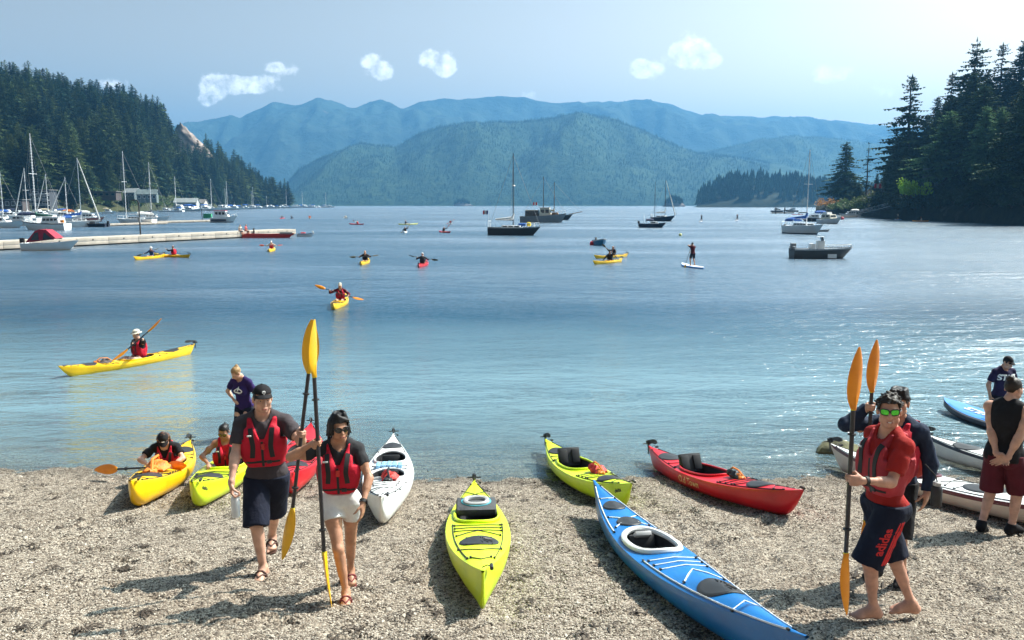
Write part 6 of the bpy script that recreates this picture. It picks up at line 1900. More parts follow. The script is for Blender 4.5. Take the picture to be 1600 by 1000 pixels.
# man in the black tank top, seen from behind
rt_ = at_ground(1568, 832); locE = Vector((rt_.x - .06, rt_.y, gz1(rt_.x, rt_.y) + .018)); yawE = 2.25
sE = 1.80 / 1.75
Ef = Figure(1.80, pelvis=(0, .02, .93 * sE), lean=.06, head=(-.25, .15, 0), hands=[(.0, .21, .90), (-.10, .20, .92)], elbows=[(.9, .5, 0), (-.9, .5, 0)], grip=['open', 'open'], hand_dir=[(-.8, .1, -.5), (.75, .1, -.5)], palm=[(0, 1, 0), (0, 1, 0)],
            feet=[(.10, .22, .02), (-.13, .0, 0)], knees=[(.1, -1, 0), (-.1, -1, 0)], foot_yaw=(.2, -.3), foot_pitch=(.3, 0), build=1.04)
tE = person('man with tied dark hair in black tank top and maroon shorts, seen from behind', Ef, locE, yawE, 'fair')
Ef.face(tE, True, HAIRM['dark']); Ef.hair(tE, HAIRM['dark'], 'topknot', 8)
Ef.shirt(tE, CL['black'], hem=-.10, off=.016, tank=True, name='tank_top', loose=.06)
Ef.shorts(tE, CL['maroon'], leg=.98, off=.022, waist=-.02, flare=.035)
shoes(Ef, tE, CL['black'], .03, .012)

# staff man standing in the water
yF = 17.2; pF = P(1566, 600, yF); locF = Vector((pF.x, yF, gz1(pF.x, yF))); yawF = .12
Ff = Figure(1.78, lean=.04, head=(.25, .42, 0), hands=[None, None], elbows=[(.8, .6, 0), (-.8, .6, 0)], vox=.011, feet=[(.12, 0, 0), (-.12, 0, 0)])
tF = person('man in cap and navy staff shirt standing in the water behind the paddle board', Ff, locF, yawF, 'mid')
Ff.hair(tF, HAIRM['black'], 'cap'); Ff.cap_hat(tF, CL['black']); Ff.face(tF, False)
Ff.shirt(tF, CL['staffnavy'], sleeve=.7, hem=-.12, off=.016, loose=.05)
Ff.project(tF, text_mesh('STAFF', .145, bold=.006), PRINT_W, (0, .37), side=-1)
Ff.shorts(tF, CL['navy'], leg=.95, off=.02, waist=-.02, flare=.03)

# blonde woman standing in the shallows, left
yK = 15.1; pK = P(381, 620, yK); locK = Vector((pK.x, yK, gz1(pK.x, yK))); yawK = -.30; sK = 1.70 / 1.75
Kf = Figure(1.70, fem=True, lean=.16, side=.02, head=(-.45, .55, .0), hands=[None, (-.165, -.06, .98)], elbows=[(.5, .8, -.2), (-1, .25, 0)], grip=['open', 'open'], hand_dir=[None or (0, -.1, -1), (.8, -.5, -.25)], palm=[(-1, 0, 0), (.4, .8, -.1)], vox=.0095, feet=[(.11, 0, 0), (-.12, .03, 0)])
tK = person('blonde woman in purple shirt with hand on hip standing in the shallows', Kf, locK, yawK, 'fair')
Kf.face(tK, True); Kf.hair(tK, HAIRM['blonde'], 'topknot', 5)
Kf.shirt(tK, CL['purple'], sleeve=.6, hem=-.08, off=.016, loose=.05)
me = text_mesh('~', .20, bold=.006)
mb = MB(); n = 22
mb.add([(.085 * math.cos(a), .042 * math.sin(a), 0) for a in np.linspace(0, 6.283, n + 1)[:-1]] + [(.068 * math.cos(a), .026 * math.sin(a), 0) for a in np.linspace(0, 6.283, n + 1)[:-1]], [(k, (k + 1) % n, n + (k + 1) % n, n + k) for k in range(n)])
mb.add([(-.05, -.01, 0), (.05, -.012, 0), (.03, -.026, 0), (-.03, -.026, 0)], [(0, 1, 2, 3)]); mb.add([(-.02, .0, 0), (.012, .0, 0), (.022, .03, 0), (0, .085, 0), (-.012, .04, 0)], [(0, 1, 2, 3, 4)])
Kf.project(tK, mb.mesh('shirt_print', PRINT_W, False), PRINT_W, (.03, .34), name='shirt_print')
Kf.shorts(tK, CL['navy'], leg=1.7, off=.012, waist=-.02, flare=.0, name='trousers')

# the two women sitting in beached kayaks
def sitter(label, kt_, h, x, H, lean, head, skin, hands, elbows, **kw):
    M = Euler(kt_.rotation_euler).to_matrix().to_4x4(); M.translation = Vector(kt_.location)
    yk = kt_.rotation_euler.z
    base = M @ Vector((x, 0, h.keel(x / h.L) + .06)); yaw = yk + math.pi / 2
    s = H / 1.75
    f = Figure(H, pelvis=(0, 0, .13 * s), lean=lean, head=head, hands=hands, elbows=elbows, feet=[(.09, -.80 * s, -.02), (-.09, -.80 * s, -.02)], knees=[(.2, -.1, 1), (-.2, -.1, 1)], vox=kw.pop('vox', .009), **kw)
    return f, person(label, f, base, yaw, skin)
Gf, tG = sitter('woman in black cap and red life vest sitting in the yellow kayak, head bowed', ky, hy, 1.88, 1.66, .42, (.15, .42, .0), 'fair', [(.14, -.56, .34), (-.16, -.52, .36)], [(1, .3, 0), (-1, .3, 0)], fem=True, grip=['hook', 'hook'], hand_dir=[(-.2, -.8, -.5), (.2, -.8, -.5)], palm=[(0, -.4, -1), (0, -.4, -1)])
Gf.face(tG, True); Gf.hair(tG, HAIRM['redbrown'], 'long', 3); cG = Gf.cap_hat(tG, CL['black'])
mb = MB()
for sg in (1, -1): mb.tube([Gf.hd(x, -.0905 + .02 * abs(x) * 10 * .3, .083 + sg * (.010 - 900 * .0 - abs(x) * .25) * 1.0) for x in np.linspace(-.022, .022, 7)], .003, 5)
mb.build('cap_mark', PRINT_W, cG)
Gf.shirt(tG, CL['black'], sleeve=.6, hem=-.06, off=.014); Gf.vest(tG, CL['vest'], lowz=.06, thick=.036); Gf.shorts(tG, CL['navy'], leg=1.0)
Hf, tH = sitter('dark haired woman in sunglasses and red life vest sitting in the lime kayak', km, hm_, 1.88, 1.66, .16, (-.1, .25, .0), 'brown', [(.16, -.50, .36), (-.20, -.42, .36)], [(1, .3, -.2), (-1, .3, -.2)], fem=True, grip=['hook', 'hook'], hand_dir=[(-.2, -.8, -.5), (.3, -.8, -.4)], palm=[(0, -.4, -1), (0, -.4, -1)])
Hf.face(tH, False); Hf.hair(tH, HAIRM['black'], 'bun', 3); Hf.shades(tH, mat('amber_lens', (.08, .035, .01), .1, .1, spec=.9), FRAME_D, .028, .023, 2.2)
Hf.shirt(tH, CL['vest'], hem=-.02, off=.010, tank=True, name='tank_top'); Hf.vest(tH, CL['vest'], lowz=.06, thick=.038); Hf.shorts(tH, CL['black'], leg=.8)
# her paddle across the cockpit and one on the gravel
a_, b_ = at_ground(152, 748), P(268, 730, 11.6)
paddle('paddle', 'orange bladed paddle lying across the yellow kayak with one blade over the gravel', (a_.x, a_.y, a_.z + .14), (b_.x + .25, b_.y, b_.z + .02), turn_low=1.5, turn_up=1.5)
# ------------------------------------------------------------------ boats, docks and houses
GEL = mat('white_boat_gelcoat', (.82, .83, .83), .3, .05, 2); GEL2 = mat('cream_boat_gelcoat', (.68, .62, .50), .4, .08, 2); NAVYH = mat('navy_hull_paint', (.018, .025, .05), .3, .1, 2)
BLACKH = mat('black_hull_paint', (.008, .008, .010), .55, .15, 2); GREYH = mat('grey_hull_paint', (.22, .24, .26), .5, .12, 1.5); ALU = mat('aluminium_hull', (.06, .068, .075), .55, .15, 1.5, metal=.2); REDH = mat('red_hull_paint', (.62, .03, .02), .4, .08, 2)
WINDOW = mat('boat_window', (.02, .03, .04), .1, .2, 3, spec=.8); MASTM = mat('white_mast', (.70, .71, .72), .4, .05); MASTD = mat('dark_mast', (.04, .035, .035), .5, .1); WIRE = mat('rigging_wire', (.30, .31, .33), .4, .1)
CANV = {k: mat(k + '_canvas', c, .8, .12, 3) for k, c in dict(blue=(.015, .09, .34), green=(.015, .09, .06), red=(.34, .02, .045), navy=(.02, .03, .07), white=(.7, .7, .68), tan=(.42, .35, .24), orange=(.62, .20, .03)).items()}
WOODD = mat('weathered_dock_wood', (.46, .40, .33), .85, .18, 1.2, bump=.3, bscale=8); WOODK = mat('dark_wet_wood', (.05, .045, .04), .8, .3, 2); STEELB = mat('black_steel', (.02, .02, .022), .5, .2)
TEAKM = mat('teak', (.20, .11, .05), .6, .2, 4)
def hull_boat(t, L, B, fs, fb, m, deckm=None, stripe=None, rake=.6, transom=.75, sheer_dip=.15, boot=None, draft=.25, flare=.16):
    """fs, fb: freeboard at stern and bow; parts hull and deck"""
    n = 18; rings = []
    def half(q): return B / 2 * (transom + (1 - transom) * math.sin(min(1, q / .45) * math.pi / 2)) * (1 if q < .5 else max(.015, (1 - ((q - .5) / .5) ** 2.2) ** .8))
    def top(q): return fs + (fb - fs) * q ** 1.7 - sheer_dip * math.sin(math.pi * q) * .5
    for i in range(n + 1):
        q = i / n; b, z = half(q), top(q)
        x1 = q * L; x0 = q * (L - rake)
        row = []
        for (f, w) in ((1, 1), (.86, 1 - flare * .12), (.70, 1 - flare * .3), (.40, 1 - flare * .6), (.12, 1 - flare), (0, 1 - flare * 1.15), (-.6 * draft / max(z, .1), .75 - flare)):
            zz = z * f; tt = max(0, min(1, f)); row.append((x0 + (x1 - x0) * tt, b * w, zz))
        row.append((x0, 0.0, -draft))
        full = row + [(p[0], -p[1], p[2]) for p in row[-2::-1]]
        rings.append(full)
    mb = MB(); mb.loft(rings, closed=False); w = len(rings[0]); o = 0
    for i in range(n):
        for j in range(w - 1): k = min(j, w - 2 - j); mb.m[o] = 1 if k == 0 else (2 if k in (4,) else 0); o += 1
    mb.f.append(tuple(range(w))); mb.m.append(0)
    mb.build('hull', [m, stripe or m, boot or m], t)
    mb = MB(); mb.loft([[(r[0][0], r[0][1] * .96, r[0][2] - .06), (r[0][0], 0, r[0][2] - .03), (r[0][0], -r[0][1] * .96, r[0][2] - .06)] for r in rings], closed=False); mb.build('deck', deckm or GEL, t)
    return half, top
def cabin(t, x0, x1, w, z0, h, m, slope_f=.35, slope_b=.1, name='cabin', windows=3, roof=None, inset=.12):
    mb = MB(); mb.loft([[(x0, y * w / 2, z0), (x1, y * w / 2 * .9, z0), (x1 - slope_f * h, y * w / 2 * .84, z0 + h), (x0 + slope_b * h, y * w / 2 * .9, z0 + h)] for y in (-1, 1)]); c = mb.build(name, m, t, angle=20)
    if windows:
        L_ = (x1 - x0 - slope_f * h - .2) / windows
        for k in range(windows):
            for y in (-1, 1):
                mb = MB(); xa = x0 + .15 + slope_b * h + k * L_; mb.box(((xa + L_ * .42), y * w / 2 * .92, z0 + h * .60), (L_ * .74, .05, h * .40)); mb.build('window', WINDOW, c, smooth=False)
        mb = MB(); sx = x1 - slope_f * h * .55; mb.box((sx + .03, 0, z0 + h * .62), (.05, w * .66, h * .42), rot=Matrix.Rotation(-math.atan(slope_f), 3, 'Y')); mb.build('windscreen', WINDOW, c, smooth=False)
    if roof:
        mb = MB(); mb.rbox(((x0 + x1 - slope_f * h) / 2, 0, z0 + h + .04), (x1 - x0 - slope_f * h * .6, w * .98, .09), .03); mb.build('roof', roof, c)
    return c
def mast(t, x, z0, h, m=MASTM, r=.075, boom=None, cover=None, spread=.55, stays=(None, None), steps=0, furl=None):
    g = thing_part('mast', t)
    mb = MB(); mb.tube([(x, 0, z0), (x, 0, z0 + h)], [r, r * .7], 7)
    if steps:
        for k in range(steps): mb.box((x, 0, z0 + h * (.12 + .85 * k / steps)), (.05, r * 5, .05))
    mb.build('pole', m, g)
    mb = MB(); mb.tube([(x, -h * .07, z0 + h * spread), (x, h * .07, z0 + h * spread)], r * .4, 5); mb.build('spreader', m, g)
    if boom:
        mb = MB(); mb.tube([(x, 0, z0 + 1.0), (x - boom, 0, z0 + 1.05)], r * .8, 6); b = mb.build('boom', m, g)
        if cover:
            mb = MB(); mb.tube([(x + .08, 0, z0 + 1.9), (x - .1, 0, z0 + 1.3), (x - boom * .4, 0, z0 + 1.2), (x - boom, 0, z0 + 1.12)], [.10, .26, .2, .10], 8); mb.build('sail_cover', cover, g)
    for sx in stays:
        if sx is not None: mb = MB(); mb.tube([(x, 0, z0 + h * .98), (sx[0], 0, sx[1])], .022, 4); mb.build('stay', WIRE, g)
    for y in (-1, 1): mb = MB(); mb.tube([(x, 0, z0 + h * .9), (x, y * h * .07, z0 + h * spread), (x - .1, y * 1.1, z0)], .016, 4); mb.build('shroud', WIRE, g)
    if furl: mb = MB(); mb.tube([(x + .1, 0, z0 + h * .97), ((x + furl[0]) / 2, 0, (z0 + h + furl[1]) / 2), (furl[0], 0, furl[1])], [.05, .12, .13], 7); mb.build('furled_sail', CANV['white'], g)
    return g
def outboard(t, x, z, s=1., m=BLACKH):
    mb = MB(); mb.rbox((x - .22 * s, 0, z + .30 * s), (.42 * s, .32 * s, .50 * s), .09 * s); mb.rbox((x - .18 * s, 0, z - .15 * s), (.20 * s, .14 * s, .75 * s), .04 * s); mb.build('outboard', m, t)
def rails(t, pts, h=.55, m=GEL, r=.028):
    mb = MB(); mb.tube([(p[0], p[1], p[2] + h) for p in pts], r, 5)
    for p in pts: mb.tube([p, (p[0], p[1], p[2] + h)], r, 5)
    mb.build('rail', m, t)
def canopy(t, x0, x1, w, z0, h, m, open_f=True, lean=.25):
    mb = MB(); rings = []
    for q in np.linspace(0, 1, 6):
        x = x0 + (x1 - x0) * q; zt = z0 + h * (.80 + .2 * math.sin(math.pi * (.2 + .6 * q)))
        rings.append([(x, w / 2 * math.cos(a), z0 + h * .55 + (zt - z0 - h * .55) * math.sin(a)) for a in np.linspace(0, math.pi, 9)])
    inner = [[(p[0], p[1] * .97, p[2] - .04) for p in r] for r in rings]
    mb.loft([r + i[::-1] for r, i in zip(rings, inner)]); c = mb.build('canopy', m, t)
    mb = MB()
    for x in (x0, x1):
        for y in (-1, 1): mb.tube([(x, y * w / 2 * .98, z0 + h * .56), (x + (lean if x == x0 else -lean) * h, y * w / 2, z0)], .02, 5)
    mb.build('canopy_frame', WIRE, t)
    return c
def flag(t, x, z, m_list, w=.5, h=.34, hp=1.0):
    f = thing_part('flag', t)
    mb = MB(); mb.tube([(x, 0, z), (x - .12, 0, z + hp)], .015, 5); mb.build('staff', MASTM, f)
    mb = MB(); n = len(m_list)
    for k in range(n):
        x0, x1 = x - .14 - w * k / n, x - .14 - w * (k + 1) / n
        r0, r1 = .05 * math.sin(k * 2.), .05 * math.sin((k + 1) * 2.)
        mb.add([(x0, r0, z + hp), (x1, r1, z + hp - .08), (x1, r1, z + hp - h - .08), (x0, r0, z + hp - h), (x0, r0 + .012, z + hp), (x1, r1 + .012, z + hp - .08), (x1, r1 + .012, z + hp - h - .08), (x0, r0 + .012, z + hp - h)],
               [(0, 1, 2, 3), (7, 6, 5, 4), (0, 4, 5, 1), (1, 5, 6, 2), (2, 6, 7, 3), (3, 7, 4, 0)], k)
    mb.build('cloth', m_list, f, smooth=False)
FL_B, FL_W, FL_R = mat('flag_blue', (.02, .04, .22), .8), mat('flag_white', (.75, .75, .75), .8), mat('flag_red', (.62, .03, .03), .8)
def boat(name, label, cat, u, v, L, head, group=None, u_is=.5, z=0.):
    """afloat with its middle seen at pixel u, waterline at pixel row v; head: bow direction, degrees anticlockwise from +X"""
    p = at_z(u, v, 0.); a = math.radians(head)
    t = thing(name, label, cat, (p.x - math.cos(a) * L * u_is, p.y - math.sin(a) * L * u_is, z), (0, 0, a), group)
    return t

# --- anchored in the bay
t = boat('sailboat', 'black hulled sloop at anchor with a tall dark mast and small stern flag', 'sailboat', 804, 367.5, 7.6, -14)
hf, tp = hull_boat(t, 7.6, 2.3, 1.15, 1.25, BLACKH, GEL, GREYH, rake=1.1, transom=.6, boot=BLACKH)
cabin(t, 2.0, 4.9, 1.5, 1.0, .38, GEL, windows=3); mast(t, 3.6, 1.1, 10.3, MASTD, .075, boom=2.6, cover=CANV['white'], spread=.58, stays=((7.5, 1.3), (.1, 1.2)))
rails(t, [(7.4, 0, 1.25), (6.6, .5, 1.2), (5.6, .85, 1.1)], .55); rails(t, [(7.4, 0, 1.25), (6.6, -.5, 1.2), (5.6, -.85, 1.1)], .55); rails(t, [(.1, -.7, 1.1), (.05, 0, 1.1), (.1, .7, 1.1)], .9)
flag(t, .05, 1.6, [FL_B, FL_W, FL_R], .75, .55, 1.9)
mb = MB(); mb.rbox((4.9, .15, 1.5), (1.1, .7, .4), .15); mb.build('sail_bag', CANV['blue'], t)
mb = MB(); mb.rbox((5.9, -.1, 1.55), (.6, .5, .6), .2); mb.build('yellow_bag', mat('yellow_canvas', (.75, .52, .03), .7), t)
mb = MB(); mb.ell((3.6, .25, 6.9), (.25, .25, .12), 10, 6); mb.build('radar', GEL, t)
t = boat('trawler', 'grey hulled trawler with tan roofed wheelhouse behind the black sloop', 'motor yacht', 849, 347.5, 11.2, -8)
hf, tp = hull_boat(t, 11.2, 3.6, 1.5, 2.2, GREYH, TEAKM, GREYH, rake=1.2, transom=.85)
cabin(t, 1.2, 4.6, 2.8, 1.4, 1.5, mat('brown_wheelhouse', (.10, .085, .075), .7), windows=3, slope_f=.1, roof=CANV['tan']); cabin(t, 4.7, 7.6, 2.9, 1.5, 2.0, GEL2, windows=2, slope_f=.25, roof=CANV['tan']); cabin(t, 7.7, 9.3, 2.2, 1.8, .6, TEAKM, windows=0)
mast(t, 5.6, 3.5, 7.5, MASTD, .09, spread=.75, stays=((11, 2.2), (.5, 1.6))); flag(t, 4.2, 3.6, [FL_R, FL_W, FL_R], 1.0, .7, 1.3); rails(t, [(11.0, 0, 2.2), (10, .9, 2.05), (8.8, 1.4, 1.9)], .7); rails(t, [(11.0, 0, 2.2), (10, -.9, 2.05), (8.8, -1.4, 1.9)], .7)
t = boat('sailboat', 'dark old sailboat with long bowsprit and brown mast half hidden behind the grey trawler', 'sailboat', 868, 343.5, 10.0, -12)
hull_boat(t, 10., 3., 1.2, 1.7, BLACKH, TEAKM, GEL, rake=1.3, transom=.6); mast(t, 4.6, 1.4, 9.2, mat('brown_mast', (.14, .08, .05), .6), .11, boom=3.4, cover=CANV['tan'], stays=((12.3, 2.2), (.1, 1.2))); cabin(t, 2.2, 5.8, 2., 1.2, .6, GEL2, windows=3)
mb = MB(); mb.tube([(8.8, 0, 1.6), (12.6, 0, 2.3)], .10, 7); mb.build('bowsprit', TEAKM, t)
t = boat('sailboat', 'dark two masted ketch anchored beyond the small dark motorboat', 'sailboat', 1036, 345.5, 6.6, -32)
hull_boat(t, 6.6, 2.3, 1.0, 1.5, NAVYH, GEL, NAVYH, rake=1.2, transom=.55); mast(t, 3.8, 1.1, 9.6, MASTD, .08, boom=2.4, cover=CANV['white'], stays=((7.0, 1.7), (.1, 1.1)), furl=(6.6, 1.6)); mast(t, .9, 1.0, 9.2, MASTD, .06, spread=.6); cabin(t, 1.6, 4.2, 1.5, 1.0, .4, GEL, windows=2); rails(t, [(.1, -.8, 1.), (.0, 0, 1.), (.1, .8, 1.)], .8, GEL, .05)
t = boat('motorboat', 'small dark motorboat with pale windscreen and black outboard, in front of the ketch', 'motorboat', 1020, 355.5, 5.0, -12)
hull_boat(t, 5.0, 1.9, .75, .95, NAVYH, GEL, NAVYH, rake=.8, transom=.9); outboard(t, .05, .7, 1.0); cabin(t, 2.0, 3.6, 1.4, .7, .42, GEL, slope_f=1.0, windows=1); canopy(t, 1.2, 2.6, 1.5, .8, .9, CANV['navy']); mb = MB(); mb.tube([(.9, .3, .8), (.8, .3, 2.4)], .02, 4); mb.build('antenna', MASTM, t)
t = boat('rowboat', 'small blue rowboat seen end on, beside the red buoy', 'rowboat', 937, 383, 3.4, -82)
hull_boat(t, 3.4, 1.25, .5, .75, mat('light_blue_hull', (.05, .22, .40), .4), TEAKM, GEL, rake=.5, transom=.7); outboard(t, .05, .45, .6, GREYH); mb = MB(); mb.box((1.2, 0, .42), (.3, 1.1, .05)); mb.box((2.2, 0, .45), (.3, .9, .05)); mb.build('thwart', TEAKM, t)
def buoy(u, v, r, m, label):
    p = at_z(u, v); t = thing('buoy', label, 'buoy', p); mb = MB(); mb.ell((0, 0, r * .55), r, 16, 10); mb.build('float', m, t)
    mb = MB(); mb.tube([(0, 0, r * 1.4), (0, 0, r * 1.75), (r * .2, 0, r * 1.9), (r * .3, 0, r * 1.7)], r * .08, 5); mb.build('ring', STEELB, t)
buoy(925, 382.5, .26, mat('buoy_red', (.70, .03, .04), .4), 'red mooring buoy beside the blue rowboat'); buoy(1063, 368.5, .22, mat('buoy_yellow', (.72, .70, .25), .4), 'pale yellow mooring buoy alone in open water'); buoy(1316, 343, .5, mat('buoy_pink', (.75, .06, .10), .4), 'bright red buoy near the floating dock by the right point')
buoy(1484, 344.5, .45, GEL, 'white mooring buoy under the shaded right bank')
t = boat('sailboat', 'white sailboat with blue sail cover and tall mast moored on the right', 'sailboat', 1257, 365.5, 8.0, -66)
hull_boat(t, 7.6, 2.5, 1.2, 1.45, GEL, GEL, GEL, rake=1.1, transom=.7, boot=NAVYH); cabin(t, 2.4, 5.2, 1.7, 1.15, .45, GEL, windows=4); mast(t, 4.3, 1.2, 11.0, MASTM, .08, boom=3.2, cover=CANV['blue'], stays=((7.5, 1.5), (.1, 1.2))); canopy(t, .7, 2.4, 1.8, 1.2, 1.2, CANV['blue']); outboard(t, .0, .9, .8); rails(t, [(.1, -.9, 1.1), (.0, 0, 1.1), (.1, .9, 1.1)], .7)
t = boat('dinghy', 'low grey dinghy tied behind the white sailboat with blue sail cover', 'dinghy', 1286, 362, 2.3, 5); hull_boat(t, 2.3, 1.1, .35, .42, GREYH, GREYH, GEL, rake=.3, transom=.9)
t = boat('motorboat', 'blue and white runabout with canvas top behind the blue sail cover', 'motorboat', 1272, 346, 7.2, 172); hull_boat(t, 7.2, 2.5, 1.0, 1.25, NAVYH, GEL, GEL, rake=1.3, transom=.9); cabin(t, 2.6, 5.2, 1.9, 1.0, .7, GEL, slope_f=.9, windows=2); canopy(t, 1.0, 3.4, 2.1, 1.2, 1.6, CANV['blue'])
t = boat('motorboat', 'small white cabin cruiser with flybridge seen bow on, right of the blue runabout', 'motorboat', 1297, 349.5, 6.5, -68); hull_boat(t, 6.5, 2.6, 1.0, 1.4, GEL, GEL, GEL, rake=1.0, transom=.9, boot=NAVYH); cabin(t, 1.4, 4.4, 2.1, 1.1, 1.0, GEL2, windows=2, slope_f=.5); cabin(t, 1.6, 3.0, 1.6, 2.1, .5, GEL, windows=0, name='flybridge'); mb = MB(); mb.tube([(1.6, .4, 2.6), (1.5, .4, 4.2)], .02, 4); mb.build('antenna', MASTM, t)
t = boat('workboat', 'grey aluminium workboat with centre console, outboard and bow rail', 'workboat', 1284, 403.5, 4.85, -3)
hull_boat(t, 4.85, 1.95, .78, .92, ALU, GREYH, mat('aluminium_gunwale', (.42, .43, .45), .4, metal=.5), rake=.75, transom=.92, sheer_dip=.05)
mb = MB(); mb.rbox((2.25, 0, 1.05), (.55, .7, .75), .06); c = mb.build('console', GEL, t); mb = MB(); mb.rbox((2.36, 0, 1.58), (.08, .66, .34), .03, rot=Matrix.Rotation(-.3, 3, 'Y')); mb.build('windscreen', WINDOW, c); mb = MB(); mb.rbox((2.25, 0, 1.72), (.5, .66, .05), .02); mb.build('hard_top', GEL, c)
mb = MB(); mb.rbox((1.6, 0, .95), (.4, .7, .5), .08); mb.build('seat', GEL, t); outboard(t, .35, .62, 1.1, GREYH)
for y in (-1, 1): rails(t, [(4.7, y * .12, .9), (4.2, y * .5, .86), (3.6, y * .75, .82), (3.0, y * .86, .80), (2.7, y * .88, .79)], .22)
rails(t, [(.05, -.85, .75), (.02, 0, .75), (.05, .85, .75)], .2)
for y in (-1, 1): mb = MB(); mb.rbox((2.95, y * .91, .22), (.7, .05, .34), .02); mb.build('name_panel', GEL, t)

# --- left marina
def pier(name, label, p0, p1, width, h, panel=4.0, cat='dock', m=WOODD, posts=(), thickness=None):
    p0, p1 = Vector(p0), Vector(p1); d = p1 - p0; L = d.length; a = math.atan2(d.y, d.x)
    t = thing(name, label, cat, (p0.x, p0.y, 0), (0, 0, a))
    mb = MB(); mb.box((L / 2, width / 2, h - .06), (L, width - .12, .10)); mb.build('deck', m, t, smooth=False)
    n = max(1, int(round(L / panel))); pl = L / n; me = {}
    for k in range(n):
        for r in range(2):
            mb = MB(); hh = (h - .14) / 2; mb.rbox((pl / 2, -.03, .12 + hh / 2 + r * hh), (pl - .03, .08 + .012 * r, hh - .025), .012)
            me = me or {}
            if r not in me: me[r] = mb.mesh('face_board', m)
            link('plank', me[r], t, loc=(k * pl, 0, 0))
    mb = MB(); mb.box((L / 2, width / 2 + .02, .02), (L * .995, width - .3, .26)); mb.build('float', WOODK, t, smooth=False)
    mb = MB()
    for k in range(n): mb.rbox((k * pl + pl / 2, -.09, h - .22), (.16, .06, .13), .02)
    mb.build('bolt_plates', STEELB, t)
    for x in posts: mb = MB(); mb.tube([(x, -.22, -1), (x, -.22, h + .35)], .10, 8); mb.build('pile', WOODK, t)
    return t
PA, PB = at_z(-60, 394.5), at_z(462, 367.3)
pier('pier', 'long pale timber floating pier running across the left of the bay', PA, PB, 3.0, .85, 4.0, posts=(38.5,))
pdir = (PB - PA).normalized(); pn_ = Vector((-pdir.y, pdir.x, 0))
def on_pier(u, off=.5, z=.85):
    # pier front edge met at pixel column u
    best = min((abs((800 + FPX * q.x / (q.y * math.cos(PITCH) + (CAM_H - .8) * math.sin(PITCH))) - u), q) for q in [PA + (PB - PA) * k / 400 for k in range(401)])[1]
    q = best + pn_ * off; return Vector((q.x, q.y, z))
p = on_pier(246, 2.6); t = thing('lamp_post', 'black lamp post with curved top standing on the timber pier', 'lamp post', p)
mb = MB(); mb.tube([(0, 0, -.1), (0, 0, 3.6), (-.12, 0, 3.9), (-.5, 0, 4.0)], [.09, .08, .07, .06], 8); mb.build('pole', STEELB, t); mb = MB(); mb.rbox((-.6, 0, 3.95), (.4, .22, .12), .04); mb.build('lamp_head', STEELB, t); mb = MB(); mb.rbox((0, -.1, 1.7), (.26, .2, .6), .03); mb.build('box', GREYH, t)
pier('finger_dock', 'low floating dock beside the white sail cruiser on the left', at_z(150, 354), at_z(262, 350), 2.0, .45, 5)
pier('finger_dock', 'low floating dock with a dark edge leading to the tour boat', at_z(246, 349), at_z(352, 346), 2.0, .5, 5)
p = at_z(325, 344); t = thing('bin', 'green box standing on the dock behind the tour boat', 'box', (p.x, p.y, .5)); mb = MB(); mb.rbox((0, 0, .6), (2.2, 1.1, 1.2), .06); mb.build('box', mat('green_box_paint', (.03, .30, .14), .5), t); mb = MB(); mb.rbox((0, 0, 1.24), (2.3, 1.2, .1), .03); mb.build('lid', mat('green_box_paint', (.03, .30, .14)), t)
p = at_z(316, 344); t = thing('post', 'slim post with pale top on the dock left of the green box', 'post', (p.x, p.y, 0)); mb = MB(); mb.tube([(0, 0, -1), (0, 0, 3.2)], .10, 7); mb.build('pole', WOODK, t); mb = MB(); mb.tube([(0, 0, 3.2), (0, 0, 4.0)], .13, 7); mb.build('top', GEL, t)
t = boat('speedboat', 'white speedboat with dark red canvas top tied to the timber pier', 'speedboat', 82, 390.8, 5.0, 6)
hull_boat(t, 5.0, 2.0, .72, .98, GEL, GEL, GEL, rake=.9, transom=.92, boot=GEL2); outboard(t, .05, .62, 1.0)
mb = MB()
prof = [(.5, .75), (1.35, 1.85), (1.7, 1.98), (2.35, 1.95), (3.25, 1.15), (2.5, 1.02)]
mb.loft([[(x, y * (.92 if z < 1.3 else .72), z) for x, z in prof] for y in (-1, -.9, 0, .9, 1)]); c = mb.build('canvas_top', CANV['red'], t, angle=30)
for y in (-1, 1):
    mb = MB(); mb.add([(1.0, y * .955, 1.0), (1.75, y * .955, 1.0), (1.65, y * .80, 1.72), (1.35, y * .80, 1.66), (1.0, y * .925, 1.0), (1.75, y * .925, 1.0), (1.65, y * .77, 1.72), (1.35, y * .77, 1.66)], [(0, 1, 2, 3), (7, 6, 5, 4), (0, 4, 5, 1), (1, 5, 6, 2), (2, 6, 7, 3), (3, 7, 4, 0)]); mb.build('window', WINDOW, c, smooth=False)
    mb = MB(); mb.add([(2.1, y * .96, 1.02), (3.1, y * .94, 1.02), (2.5, y * .80, 1.62), (2.15, y * .80, 1.68), (2.1, y * .93, 1.02), (3.1, y * .91, 1.02), (2.5, y * .77, 1.62), (2.15, y * .77, 1.68)], [(0, 1, 2, 3), (7, 6, 5, 4), (0, 4, 5, 1), (1, 5, 6, 2), (2, 6, 7, 3), (3, 7, 4, 0)]); mb.build('window', WINDOW, c, smooth=False)
t = boat('sailboat', 'white pilothouse sailboat with green sail cover and stepped mast behind the pier', 'sailboat', 70, 359.5, 8.4, 174)
